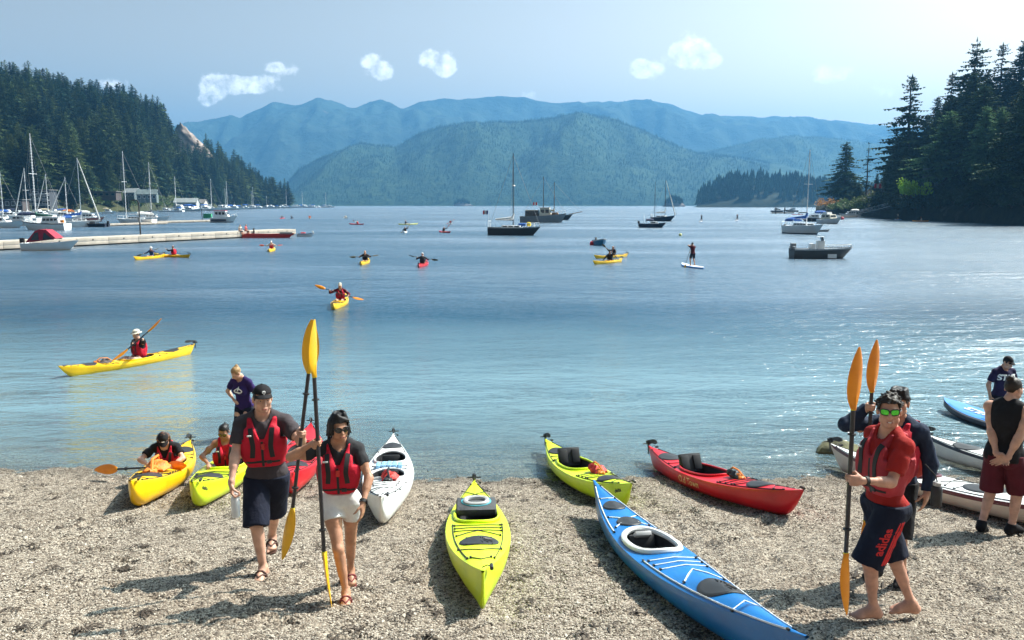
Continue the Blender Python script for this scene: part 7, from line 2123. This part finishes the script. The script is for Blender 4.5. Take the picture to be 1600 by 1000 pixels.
hull_boat(t, 8.4, 2.8, 1.15, 1.6, GEL, GEL, NAVYH, rake=1.2, transom=.8); cabin(t, 1.0, 4.2, 2.0, 1.2, .95, GEL, windows=4, slope_f=.3, roof=GEL); mast(t, 5.6, 1.3, 14.8, MASTM, .10, boom=3.0, cover=CANV['green'], steps=26, stays=((8.3, 1.7), (.1, 1.2))); mb = MB(); mb.rbox((.5, .6, 1.5), (.6, .5, .5), .15); mb.build('fender', CANV['orange'], t); rails(t, [(8.2, 0, 1.6), (7.2, .8, 1.45), (6.2, 1.1, 1.35)], .6); rails(t, [(8.2, 0, 1.6), (7.2, -.8, 1.45), (6.2, -1.1, 1.35)], .6)
t = boat('sailboat', 'white sailboat with blue sail cover in the left marina', 'sailboat', 126, 354.5, 7.2, 28); hull_boat(t, 7.2, 2.5, 1.1, 1.35, GEL, GEL, GEL, rake=1.1, transom=.7); cabin(t, 2.2, 4.8, 1.7, 1.1, .45, GEL, windows=3); mast(t, 3.8, 1.2, 12.0, MASTM, .09, boom=2.9, cover=CANV['blue'], stays=((7.1, 1.4), (.1, 1.2)), furl=(7.0, 1.5)); canopy(t, .6, 2.2, 1.8, 1.15, 1.1, CANV['blue'])
t = boat('motorboat', 'low dark speedboat beside the finger dock in the left marina', 'speedboat', 150, 354.5, 5.0, 170); hull_boat(t, 5.0, 1.9, .7, .8, NAVYH, GREYH, BLACKH, rake=.9, transom=.9); cabin(t, 2.2, 3.6, 1.4, .65, .4, WINDOW, slope_f=1.1, windows=0); outboard(t, .05, .6)
t = boat('sailboat', 'white sail cruiser with arch and white bimini at the finger dock', 'sailboat', 212, 350.5, 8.6, 176); hull_boat(t, 8.6, 2.9, 1.15, 1.35, GEL, GEL, GEL, rake=1.2, transom=.85); cabin(t, 2.6, 6.0, 2.0, 1.15, .5, GEL, windows=4, slope_f=1.0); mast(t, 6.3, 1.2, 14.6, MASTM, .10, stays=((8.5, 1.5), (.1, 1.2)), boom=2.8); canopy(t, .6, 3.2, 2.3, 1.2, 1.5, CANV['white']); rails(t, [(8.4, 0, 1.35), (7.4, .7, 1.25), (6.4, 1.0, 1.2)], .6); rails(t, [(8.4, 0, 1.35), (7.4, -.7, 1.25), (6.4, -1.0, 1.2)], .6)
t = boat('sailboat', 'second white sailboat close behind the white sail cruiser', 'sailboat', 240, 346.5, 8.0, 10); hull_boat(t, 8.0, 2.7, 1.1, 1.4, GEL, GEL, GEL, rake=1.1, transom=.8); cabin(t, 2.2, 5.0, 1.8, 1.1, .6, GEL, windows=3); mast(t, 3.6, 1.2, 13.6, MASTM, .10, boom=2.8, spread=.62, cover=CANV['navy'], stays=((7.8, 1.5), (.1, 1.2))); canopy(t, .4, 2.0, 2., 1.2, 1.4, CANV['white'])
t = boat('tour_boat', 'white tour boat with navy lower hull and pink roof at the dock end', 'motorboat', 351, 347.5, 6.3, 4); hull_boat(t, 6.3, 2.5, 1.2, 1.7, GEL, GEL, GEL, rake=1.1, transom=.9, boot=NAVYH); cabin(t, .9, 4.4, 2.2, 1.25, 1.55, GEL, windows=3, slope_f=.55, roof=mat('pink_roof', (.55, .10, .14), .5)); rails(t, [(6.1, 0, 1.6), (5.4, .7, 1.5), (4.6, 1., 1.4)], .5); mb = MB(); mb.box((2.0, 0, .55), (3.6, 2.62, .5)); mb.build('hull_band', NAVYH, t, smooth=False)
mast_b = [(8, 346, 11.5, 8.0, 20, None), (42, 347, 12.0, 8.2, 160, (8.0, 1.4)), (76, 346, 10.8, 7.6, 170, (7.4, 1.4)), (106, 345.5, 10.2, 7.4, 15, (-.6, 1.3))]
labs = ['white sailboat with bare mast at the far left edge of the marina', 'white sailboat with a furled jib left of the stepped mast', 'white sailboat with furled jib right of the stepped mast', 'white sailboat with furled sail leaning aft, in front of the brown house']
for (u, v, h_m, L, hd, fu), lb in zip(mast_b, labs):
    t = boat('sailboat', lb, 'sailboat', u, v, L, hd, 'sailboats of the left marina'); hull_boat(t, L, 2.6, 1.1, 1.4, GEL, GEL, GEL, rake=1.1, transom=.75); cabin(t, 2.0, 4.8, 1.8, 1.1, .5, GEL, windows=3); mast(t, 3.7, 1.2, h_m, MASTM, .10, boom=2.8, cover=CANV['white'], furl=fu, stays=((L - .1, 1.4), (.1, 1.2)))
def cruiser(label, u, v, L, hd, hullm=GEL, top=None, group=None, band=None):
    t = boat('motorboat', label, 'motorboat', u, v, L, hd, group); hull_boat(t, L, L * .36, .95, 1.35, hullm, GEL, GEL, rake=L * .16, transom=.9, boot=band); cabin(t, L * .22, L * .68, L * .28, 1.0, .95, GEL, windows=3, slope_f=.8)
    if top: canopy(t, L * .08, L * .42, L * .28, 1.3, 1.5, top)
    else: cabin(t, L * .25, L * .45, L * .24, 1.95, .5, GEL, windows=0, name='flybridge')
    return t
for lb, u, v, L, hd, hm, tpm in [('white cabin cruiser at the far left edge behind the pier', 2, 356, 9, 8, GEL, None), ('white motor cruiser with dark canvas top left of the pilothouse sailboat', 30, 352, 8, 172, GEL, CANV['navy']), ('white flybridge cruiser behind the pilothouse sailboat', 48, 345, 9, 5, GEL, None),
        ('white cruiser with orange canvas top in the left marina', 98, 342, 8, 172, GEL, CANV['orange']), ('white cruiser with red canvas top beside the orange topped one', 116, 341, 7, 10, GEL, CANV['red']), ('pink and white cruiser behind the blue covered sailboat', 143, 346, 7, 5, mat('pale_red_hull', (.55, .22, .18), .4), CANV['white']), ('small white runabout moored below the brown house', 171, 334, 6, 3, GEL, CANV['tan']), ('white cabin boat with blue top behind the far left sailboat', 18, 342, 8, 20, GEL, CANV['blue']), ('white cruiser far back beneath the deck building', 66, 339, 9, 0, GEL, None)]:
    cruiser(lb, u, v, L, hd, hm, tpm)
rb_ = np.random.default_rng(44)
for k, lb in enumerate(['behind the leftmost mast', 'between the two leftmost masts', 'behind the stepped mast', 'in the back row by the deck building', 'in the back row left of the orange topped cruiser', 'in the back row beneath the leaning furled sail', 'in the back row right of the red topped cruiser']):
    cruiser('white cruiser ' + lb, [6, 28, 52, 80, 90, 108, 128][k], [338, 337, 338, 336.5, 338, 337, 338][k], rb_.uniform(8, 10), float(rb_.choice([4, 176])), GEL, [None, CANV['navy'], None, CANV['tan'], None, CANV['blue'], None][k])
# far row along the foot of the hill: one of each kind, then copies
g_far = 'small boats moored along the foot of the wooded hill'
far1 = cruiser('small white cruiser moored along the foot of the wooded hill', 262, 331.5, 9, 5, GEL, None, g_far); far2 = cruiser('small white boat with blue canopy moored along the foot of the wooded hill', 276, 331, 9, 170, GEL, CANV['blue'], g_far)
far3 = boat('sailboat', 'small white sailboat moored along the foot of the wooded hill', 'sailboat', 331, 329, 9, 8, g_far); hull_boat(far3, 9, 2.8, 1.1, 1.4, GEL, GEL, GEL, rake=1.2); cabin(far3, 2.5, 5.5, 1.9, 1.1, .5, GEL, windows=3); mast(far3, 4.4, 1.2, 12.5, MASTM, .12, boom=3.2, cover=CANV['white'], stays=((8.9, 1.4), (.1, 1.2)))
rr_ = np.random.default_rng(12)
for k, u in enumerate(list(np.linspace(284, 516, 58))):
    v = np.interp(u, [280, 330, 400, 450, 515], [330.5, 328.6, 326, 324.8, 324.2]); src = (far1, far2, far3)[(0, 1, 0, 0, 2, 0, 1, 0, 0, 2)[k % 10]]
    p = at_z(u + rr_.uniform(-3, 3), v)
    o = dup(src, (p.x, p.y + rr_.uniform(-8, 4), 0), (0, 0, math.radians(rr_.choice([0, 180]) + rr_.uniform(-15, 15))), scale=rr_.uniform(1.0, 1.7)); 
# red long canoe and dinghy at the pier's end
t = boat('outrigger_canoe', 'long red canoe tied to the front of the timber pier', 'canoe', 419, 371.6, 6.9, 2); hull_boat(t, 6.9, .95, .55, .62, REDH, REDH, REDH, rake=.7, transom=.25, sheer_dip=.1, draft=.15)
mb = MB(); mb.loft([[(5.0 + x, y * .44 * w, .60 + z) for y, z in ((-1, -.1), (0, .12), (1, -.1))] for x, w in ((0, 1), (.8, .9), (1.6, .4))], closed=False); mb.build('cover', STEELB, t)
t = boat('dinghy', 'small white dinghy with red cushion beyond the end of the red canoe', 'dinghy', 478, 369.5, 2.3, 8); hull_boat(t, 2.3, 1.2, .4, .5, GEL, GEL, NAVYH, rake=.4, transom=.9); mb = MB(); mb.rbox((.8, 0, .5), (.6, .5, .15), .05); mb.build('cushion', RED_BAG, t); outboard(t, 2.2, .5, .5, GEL)

# --- houses
def house(label, base, yaw, w, d, h, wallm, roofm, gable=True, floors=1, nwin=4, chimney=False, trim=None, pitch=.45, porch=False):
    t = thing('house', label, 'house', base, (0, 0, yaw))
    mb = MB(); mb.box((0, 0, h / 2 - 1), (w, d, h + 2)); wl = mb.build('wall', wallm, t, smooth=False)
    mb = MB(); e = .5
    if gable:
        rh = d / 2 * pitch * 1.6
        mb.loft([[(x, -d / 2 - e, h - .1), (x, 0, h + rh), (x, d / 2 + e, h - .1), (x, d / 2 + e, h + .15), (x, 0, h + rh + .3), (x, -d / 2 - e, h + .15)] for x in (-w / 2 - e, w / 2 + e)])
        g_ = MB(); g_.loft([[(x, -d / 2 + .05, h - .05), (x, d / 2 - .05, h - .05), (x, 0, h + rh - .1)] for x in (-w / 2 + .02, w / 2 - .02)]); g_.build('gable_wall', wallm, t, smooth=False)
    else: mb.box((0, -.4, h + .15), (w + 1.4, d + 1.6, .3))
    rf = mb.build('roof', roofm, t, smooth=False)
    if chimney: mb = MB(); mb.box((w * .1, 0, h + 2.0), (.9, .9, 3.2)); mb.build('chimney', trim or GEL, rf, smooth=False)
    for f in range(floors):
        for k in range(nwin):
            x = -w / 2 + w * (k + .5) / nwin; z = h * (f + .5) / floors
            mb = MB(); mb.box((x, -d / 2 - .03, z), (w / nwin * .66, .12, h / floors * .52)); fr = mb.build('window', trim or GEL, t, smooth=False)
            mb = MB(); mb.box((x, -d / 2 - .08, z), (w / nwin * .56, .08, h / floors * .42)); mb.build('pane', WINDOW, fr, smooth=False)
    if porch:
        for f in range(floors):
            mb = MB(); z = h * f / floors; mb.box((0, -d / 2 - 1., z + .08), (w, 2.0, .16)); mb.box((0, -d / 2 - 1.95, z + .95), (w, .08, .10)); mb.box((0, -d / 2 - 1.95, z + .55), (w, .06, .08)); mb.build('balcony', trim or GEL, t, smooth=False)
    return t
def hill_base(u, t, dz=0.):
    y = float(LH_near(np.array([u]))[0] + (LH_far(np.array([u]))[0] - LH_near(np.array([u]))[0]) * t); x = adir(u) * y
    return Vector((x, y, float(LH_prof(np.array([[float(u)]]), np.array([[t]]), np.array([[x]]), np.array([[y]]))[0, 0]) + dz))
BROWNW = mat('brown_house_wall', (.09, .07, .065), .8, .2, .5); ROOFG = mat('grey_house_roof', (.20, .185, .17), .8, .2, .5); GREENW = mat('grey_green_house_wall', (.13, .165, .165), .7, .15, .5); ROOFD = mat('dark_green_roof', (.10, .13, .13), .7, .2, .5)
house('long low brown house with grey flat roofs on the left shore', P(163, 308, 505), .05, 17, 8, 3.2, BROWNW, ROOFG, gable=False, nwin=5, trim=ROOFG)
house('grey green house with white trim and white chimney on the left shore', P(231, 309, 510) - Vector((0, 0, 1)), .25, 11, 8, 2.9, GREENW, ROOFD, chimney=True, nwin=4, floors=1, trim=GEL)
house('pale gabled house left of the one with the white chimney', P(208, 308, 520), -.3, 8, 7, 2.6, GREENW, mat('pale_roof', (.26, .28, .275), .7, .1, .5), nwin=3, trim=GEL)
house('dark marina building with three white balconies behind the left masts', P(70, 321, 420), .0, 9, 7, 7.5, mat('slate_wall', (.05, .055, .065), .7, .2, .5), ROOFG, gable=False, floors=3, nwin=2, trim=GEL, porch=True)
house('white boat shed with pale roof on the shore right of the houses', P(292, 325, 660), .1, 17, 9, 4.2, mat('dull_white_wall', (.45, .46, .45), .7), mat('pale_roof', (.42, .44, .43)), nwin=4, trim=BROWNW)
house('low tan boat shed beside the white one', P(312, 325, 690), -.05, 11, 8, 4.0, GEL2, ROOFG, nwin=3, trim=GEL)
house('dark shore shed at the left edge behind the boats', P(22, 324, 405), .1, 11, 7, 3.6, BROWNW, ROOFG, gable=False, nwin=4, trim=GEL)
house('dim house with reddish roof among the conifers of the right grove', RS_point(1474, .22) + Vector((0, 0, 1)), .5, 9, 8, 4.6, mat('dim_house_wall', (.10, .12, .13), .7, .2, .5), mat('reddish_roof', (.14, .07, .06), .7, .2, .5), nwin=4, floors=2, trim=GREYH)
# right point: gangway, float, shelter, flag, small docks
pier('floating_dock', 'low floating dock at the foot of the gangway by the right point', at_z(1313, 340), at_z(1340, 340), 3.0, .5, 4)
cruiser('white cabin boat at the float by the gangway', 1327, 339.5, 7, 175, GEL, CANV['white'])
a, b = at_z(1336, 339), P(1402, 322, 245); d = b - a; Lg = d.length
t = thing('gangway', 'grey truss gangway sloping up to the right shore', 'gangway', (a.x, a.y, .6), (0, -math.asin(d.z / Lg) * .9, math.atan2(d.y, d.x)))
mb = MB(); mb.box((Lg / 2, 0, 0), (Lg, 1.6, .15)); mb.build('walkway', GREYH, t, smooth=False)
for y in (-.8, .8):
    mb = MB(); mb.tube([(0, y, 1.1), (Lg, y, 1.1)], .08, 5); n = 16
    for k in range(n): mb.tube([(Lg * k / n, y, .05 if k % 2 else 1.1), (Lg * (k + 1) / n, y, 1.1 if k % 2 else .05)], .05, 4)
    mb.build('truss', mat('pale_steel', (.30, .32, .34), .6), t)
bs = RS_point(1372, .10); t = thing('shelter', 'small open shelter with a pale roof on the right bank', 'shelter', bs); mb = MB(); mb.box((0, 0, 3.0), (6, 4, .25)); mb.build('roof', GREYH, t, smooth=False)
for x in (-2.6, 2.6):
    for y in (-1.6, 1.6): mb = MB(); mb.tube([(x, y, -1), (x, y, 3)], .12, 6); mb.build('post', WOODK, t)
t = thing('flagpole', 'pole with a red and white flag above the small shelter', 'flagpole', RS_point(1376, .12)); flag(t, 0, 0, [FL_R, FL_W, FL_R], 2.4, 1.5, 7.5)
pier('floating_dock', 'dark low float with mooring posts left of the blue runabout', at_z(1206, 333.5), at_z(1241, 333.5), 3.0, .6, 5); pier('floating_dock', 'small dark float behind the blue runabout', at_z(1248, 333), at_z(1262, 333), 3.0, .6, 5)
for k, (u, lb) in enumerate([(1212, 'short dark mooring post on the left end of the dark low float'), (1226, 'short dark mooring post near the middle of the dark low float')]): p = at_z(u, 334); t = thing('post', lb, 'post', (p.x, p.y, 0)); mb = MB(); mb.tube([(0, 0, -1), (0, 0, 2.6)], .3, 7); mb.build('pole', WOODK, t); mb = MB(); mb.tube([(0, 0, 2.6), (0, 0, 2.8)], .34, 7); mb.build('cap', STEELB, t)
cruiser('tiny white boat at the dark float near the right point', 1216, 331.5, 8, 5, NAVYH, None); cruiser('tiny dark boat with white cabin right of the dark float', 1236, 331, 8, 175, BLACKH, None)
# ------------------------------------------------------------------ people out on the water
def seated(H=1.72, lean=.1, hands=None, head=(0, .05, 0), vox=.022, fem=False, elbows=None):
    s = H / 1.75
    hands = hands or [(.36, -.42, .46), (-.36, -.42, .52)]
    return Figure(H, fem=fem, pelvis=(0, 0, .13 * s), lean=lean, head=head, hands=hands, elbows=elbows or [(.9, .4, -.6), (-.9, .4, -.6)], feet=[(.09, -.80 * s, -.02), (-.09, -.80 * s, -.02)], knees=[(.2, -.1, 1), (-.2, -.1, 1)], vox=vox, lod=1)
def sun_hat(f, parent, m):
    mb = MB(); R = Matrix(f.Rh.tolist())
    mb.loft([[Vector(f.hd(r * 1.0 * math.cos(a), .01 + r * 1.15 * math.sin(a), z)) for a in np.linspace(0, 6.283, 19)[:-1]] for r, z in ((.135, .038), (.132, .046), (.085, .058), (.082, .11), (.055, .135), (.01, .14))]); mb.build('sun_hat', m, parent)
def paddler(label, u, v, head_deg, kcol, skin, shirt, vest, hat=None, hatcol='white', blade=None, tilt=.15, swing=.0, L=4.2, B=.66, vox=.022, deck_bag=False, hair='dark', at=None, klabel=None, plabel=None, shaft=None, long=True, pad=True, ends=None):
    """kayak, paddler and paddle afloat; head_deg: bow direction, degrees anticlockwise from +X"""
    p = at_z(u, v) if at is None else at; a = math.radians(head_deg); bx = Vector((math.cos(a), math.sin(a), 0))
    h = Hull(L, B, .36, bow=.17, stern=.14, crown=.05, pits=[(1.9, 1.0, .5)], beam_at=.5)
    loc = Vector((p.x, p.y, -.10)) - bx * (L / 2)
    big = vox < .02
    near = p.y < 75
    kt_ = kayak('kayak', klabel or ('kayak under the ' + label), h, KM[kcol], KM['white'] if kcol == 'yellow' and 'white hull' in (klabel or '') else None, loc=loc, rot=(0, 0, a), hatches=[(3.3, .2, .17), (.8, .22, .17)] if near else (), lines=std_lines(h) if near else (), rudder=near, seat='low' if near else None, coam=KM[kcol], toggles=near)
    base = loc + bx * 1.78 + Vector((0, 0, .11)); yaw = a + math.pi / 2
    hands = [(.40, -.40, .50 + tilt), (-.40, -.40, .50 - tilt)]
    if ends:                                       # a paddle placed by its two tips; the hands go to it
        lo_, up_ = ends; pad = False
        paddle('paddle', plabel, lo_, up_, .3, .2, m=blade or BLADE_O)
        hands = [to_local(lo_ + (up_ - lo_) * q + (base + Vector((0, 0, .45)) - (lo_ + (up_ - lo_) * q)).normalized() * .09, base, yaw) for q in (.60, .33)]
    f = seated(vox=vox, hands=hands, head=(swing, .05, 0))
    t = person(label, f, base, yaw, skin)
    f.shirt(t, CL[shirt], sleeve=.6, hem=-.05, off=.016, long=long, wr=.003)
    if vest: f.vest(t, CL[vest], lowz=.06, thick=.045, strap=big)
    if hat == 'sun': sun_hat(f, t, CL[hatcol])
    elif hat: f.cap_hat(t, CL[hatcol])
    f.hair(t, HAIRM[hair], 'cap' if hat else 'short') if big else (f.hair(t, HAIRM[hair], 'cap') if not hat else None)
    if pad:
        Mx = Matrix.Translation(base) @ Matrix.Rotation(yaw, 4, 'Z')
        hl_, hr_ = Mx @ Vector(f.ha[0]), Mx @ Vector(f.ha[1]); d = (hl_ - hr_).normalized(); c = (hl_ + hr_) / 2
        paddle('paddle', plabel or ('paddle held by the ' + label), c - d * 1.08, c + d * 1.08, 1.2, .5, m=blade or BLADE_O)
    return kt_, t
paddler('paddler in white sun hat, dark jacket and red vest near the left shore', 207, 570, 240, 'yellow', 'fair', 'black', 'vest', 'sun', 'cream', BLADE_O, ends=(P(176, 566, 20.9), P(254, 499, 21.5)), vox=.013, klabel='bright yellow kayak afloat near the left shore', plabel='orange paddle raised by the paddler in the white sun hat', L=4.1)
p_ = at_z(207, 570); bag('deck_bag', 'orange and brown bag on the deck of the yellow kayak afloat', Vector((p_.x - .42, p_.y - .74, .175)), (0, 0, .6), BROWNW, ORANGE_BAG, 1.3)
paddler('paddler in white cap and red jacket coming towards the beach', 531, 476, -86, 'yellow', 'fair', 'maroon', 'vest', 'cap', 'cream', BLADE_O, tilt=-.10, vox=.016, klabel='pale kayak with yellow deck coming bow on to the beach', plabel='orange bladed paddle of the paddler in the red jacket')
paddler('paddler in dark vest sitting in a yellow kayak out in the bay', 570, 411.5, -88, 'yellow', 'fair', 'charcoal', 'black', None, blade=BLADE_D, tilt=.02, klabel='yellow kayak bow on in mid bay, left of the red one', plabel='dark paddle held level by the paddler in the dark vest', hair='brown')
paddler('paddler in white cap and grey vest sitting in a red kayak', 661, 415, 88, 'red', 'fair', 'grey', 'charcoal', 'cap', 'white', BLADE_D, tilt=.05, klabel='red kayak end on in mid bay, right of the yellow one', plabel='dark paddle held by the paddler in the white cap')
paddler('paddler in pale hat and red vest left of centre, with red blades', 424, 392, -80, 'yellow', 'fair', 'cream', 'vest', 'cap', 'white', BLADE_R, tilt=.0, klabel='yellow kayak bow on near the end of the pier', plabel='red bladed paddle held level by the paddler near the pier')
paddler('paddler in white hat and blue shirt in front of the pier', 234, 404, -100, 'yellow', 'fair', 'blue', None, 'sun', 'white', BLADE_D, tilt=.1, klabel='orange yellow kayak end on in front of the pier', plabel='dark paddle held by the paddler in the blue shirt')
paddler('paddler in red vest seen from the side in front of the pier', 268, 401.5, 155, 'yellow', 'fair', 'black', 'vest', None, blade=BLADE_O, klabel='golden kayak side on in front of the pier', plabel='paddle held by the paddler in red seen from the side', pad=False, hair='black')
paddler('paddler in dark vest and cap in the nearer of two yellow kayaks', 950, 411, 232, 'yellow', 'tan', 'black', 'black', 'cap', 'black', BLADE_R, tilt=.30, klabel='bright yellow kayak side on near the blue rowboat', plabel='orange paddle raised by the paddler of the nearer yellow kayak')
paddler('paddler in dark shirt in the farther of two yellow kayaks', 955, 402.5, 222, 'yellow', 'tan', 'black', None, None, blade=BLADE_D, tilt=-.2, klabel='yellow kayak half hidden behind the nearer yellow one', plabel='dark paddle held by the paddler of the farther yellow kayak', hair='black')
paddler('tiny paddler in a red kayak side on, far out', 557, 351, 150, 'red', 'fair', 'cream', 'vest', None, klabel='far red kayak side on, left of the pale yellow one', plabel='paddle of the tiny paddler in the far red kayak', vox=.03)
paddler('tiny dark clad paddler in the pale yellow kayak far out', 638, 351, 38, 'pale_yellow', 'fair', 'black', None, None, klabel='far pale yellow kayak lying side on', plabel='paddle of the tiny paddler in the pale yellow kayak', vox=.03, L=5)
paddler('tiny paddler in dark vest just below the pale yellow kayak', 633, 363.5, -86, 'white', 'fair', 'black', 'black', None, blade=BLADE_Y, tilt=.3, klabel='far white kayak end on below the pale yellow one', plabel='yellow paddle of the paddler in the white kayak', vox=.03)
paddler('tiny paddler in dark clothes in a pink red kayak right of the pale yellow one', 695, 363.5, -60, 'red', 'tan', 'black', None, None, blade=BLADE_R, tilt=.3, klabel='far red kayak right of the pale yellow one', plabel='red paddle raised above the far red kayak', vox=.03)
paddler('tiny paddler in a white kayak farthest right of the far group', 704, 350, -80, 'white', 'fair', 'maroon', 'vest', None, blade=BLADE_R, tilt=.2, klabel='far white kayak at the right of the far group', plabel='paddle of the tiny paddler in the white kayak', vox=.03)
for k, (u, v, sh, hu, w1) in enumerate([(441, 341.5, 'maroon', 'red', 'leftmost'), (456, 341.5, 'black', 'navy', 'second'), (484, 341, 'orange', 'orange', 'third'), (540, 341, 'cream', 'white', 'rightmost')]):
    paddler('tiny paddler, %s of four far out beyond the pier end' % w1, u, v, 85 + 12 * k, hu, 'fair', sh, None, None, klabel='tiny kayak, %s of four far out beyond the pier end' % w1, pad=False, vox=.03)
paddler('tiny paddler in the orange kayak under the right bank', 1438, 346, 175, 'orange', 'fair', 'cream', None, None, blade=BLADE_R, tilt=.3, klabel='orange kayak side on under the shaded right bank', plabel='red paddle of the paddler under the right bank', vox=.03)
paddler('tiny paddler in pale shirt under the right bank', 1532, 347.5, -80, 'lime', 'fair', 'cream', None, 'sun', 'cream', BLADE_D, klabel='pale lime kayak end on under the right bank', plabel='paddle of the paddler in pale shirt under the right bank', vox=.03)
paddler('tiny paddler in blue shirt near the right edge of the bay', 1581, 349, 40, 'yellow', 'fair', 'blue', None, None, blade=BLADE_R, tilt=-.3, klabel='pale yellow kayak near the right edge of the bay', plabel='red paddle of the paddler in the blue shirt at right', vox=.03)
paddler('tiny paddler in the orange kayak at the right edge', 1600, 349.5, 178, 'orange', 'fair', 'charcoal', None, None, klabel='orange kayak cut by the right edge of the bay', pad=False, vox=.03)
paddler('tiny paddler in a red kayak in front of the dark float', 1246, 335.5, 175, 'red', 'tan', 'black', None, None, klabel='tiny red kayak in front of the dark float at right', pad=False, vox=.03, L=5)
# people standing on paddle boards
def stander(label, u, v, facing, skin, shirt, bottoms, blabel, plabel, H=1.7, vox=.022, bm1=None, hand_hi=True, hair='dark'):
    p = at_z(u, v); a = math.radians(facing); bx = Vector((math.cos(a), math.sin(a), 0)); L = 3.2
    board('paddle_board', blabel, L, .8, .13, bm1 or GEL, SUPBLUE, (p.x - bx.x * L * .5, p.y - bx.y * L * .5, -.03), (0, 0, a))
    loc = Vector((p.x, p.y, .105)); yaw = a + math.pi / 2; s = H / 1.75
    f = Figure(H, lean=.12, hands=[(.02, -.36, 1.50 * s), (.10, -.30, .95 * s)] if hand_hi else [(.15, -.3, 1.2 * s), (.25, -.25, .9 * s)], elbows=[(.9, .1, .1), (-.6, .6, -.4)], head=(0, .1, 0), feet=[(.16, 0, 0), (-.16, 0, 0)], vox=vox, lod=1)
    t = person(label, f, loc, yaw, skin); f.shirt(t, CL[shirt], sleeve=.5, hem=-.08, off=.014, wr=.003); f.shorts(t, CL[bottoms], leg=.8, off=.014, waist=0, flare=.02); f.hair(t, HAIRM[hair], 'short')
    Mx = Matrix.Translation(loc) @ Matrix.Rotation(yaw, 4, 'Z'); h1, h2 = Mx @ Vector(f.ha[0]), Mx @ Vector(f.ha[1]); d = (h2 - h1).normalized()
    pt = thing('paddle', plabel, 'paddle', h1, (d).to_track_quat('Z', 'Y').to_euler()); mb = MB(); mb.tube([(0, 0, -.05), (0, 0, 1.45)], .016, 7); mb.tube([(0, -.06, -.05), (0, .06, -.05)], .016, 6); mb.build('shaft', SHAFT, pt); o = blade_mb(.46, .2, 1).build('blade', BLADE_Y, pt); o.location = (0, 0, 1.4)
stander('woman in maroon top standing on a paddle board, mid bay', 1082, 417.5, 105, 'tan', 'maroon', 'navy', 'white and blue paddle board under the woman in maroon', 'yellow bladed paddle held by the woman on the board', 1.62, hair='black')
stander('tiny dark figure standing on a board, left of two far off', 1096, 347, 80, 'tan', 'black', 'black', 'far board under the left of two tiny standing figures', 'paddle of the left of two tiny standing figures', vox=.03)
stander('tiny dark figure standing on a board, right of two far off', 1152, 345.5, 80, 'tan', 'black', 'navy', 'far board under the right of two tiny standing figures', 'paddle of the right of two tiny standing figures', vox=.03)
stander('tiny figure in white standing on a board by the right bank', 1403, 343.5, 100, 'fair', 'cream', 'charcoal', 'board under the tiny figure in white by the right bank', 'paddle of the tiny figure in white', vox=.03)
# two people sitting on the edge of the pier
for (u, lb, sh, tw) in ((377, 'person in pale green top sitting on the pier edge', 'cream', -.2), (386, 'person in pink top sitting on the pier edge beside the red canoe', 'pink', .3)):
    p = on_pier(u, .25); f = Figure(1.68, pelvis=(0, 0, .10), lean=.12, hands=[(.2, -.3, .18), (-.2, -.3, .18)], feet=[(.1, -.48, -.48), (-.1, -.48, -.48)], knees=[(.1, -1, .6), (-.1, -1, .6)], vox=.024, lod=1)
    t = person(lb, f, p, tw + math.atan2(pdir.y, pdir.x), 'tan'); f.shirt(t, CL[sh], sleeve=.5, hem=-.05, off=.015, wr=.003); f.shorts(t, CL['navy'], leg=1.2, off=.015, waist=0); f.hair(t, HAIRM['dark'], 'cap')
# ------------------------------------------------------------------ small things and groups
p = at_ground(1322, 728)
mb = MB(); mb.ell((0, 0, 0), (.42, .22, .16), 22, 14)
for i, v in enumerate(mb.v): f_ = 1 + .25 * fbm(np.array([v[0] * 5]), np.array([v[1] * 5]), np.array([v[2] * 5]), oct=3, seed=4)[0]; mb.v[i] = tuple(q * f_ for q in v)
tag(mb.build('rock', mat('mossy_rock', (.09, .085, .05), .85, .4, 6, bump=.6, bscale=18, hue=(.13, .125, .06))), 'mossy rock in the shallows beneath the stern of the striped white kayak', 'rock'); bpy.context.scene.objects['rock'].location = (p.x, p.y + .35, .02)
GROUPS = {'kayak': lambda o: 'kayaks drawn up on the beach' if o.location.y < 16 else 'kayaks out on the bay', 'paddle': lambda o: 'paddles of the people on the beach' if o.location.y < 16 else 'paddles out on the bay',
          'person': lambda o: 'people on the beach and in the shallows' if o.location.y < 19 else 'people out on the water', 'paddle board': lambda o: 'paddle boards on the water', 'sailboat': lambda o: 'sailboats in the bay', 'motorboat': lambda o: 'motorboats in the bay',
          'house': lambda o: 'buildings along the wooded shores', 'buoy': lambda o: 'mooring buoys', 'deck bag': lambda o: 'small bags on the kayak decks', 'dinghy': lambda o: 'small dinghies', 'bottle': lambda o: 'water bottles', 'speedboat': lambda o: 'speedboats of the left marina', 'dock': lambda o: 'floating docks', 'post': lambda o: 'posts on the docks'}
for o in list(bpy.context.scene.objects):
    if o.parent is None and o.get('category') in GROUPS and not o.get('group'): o['group'] = GROUPS[o['category']](o)
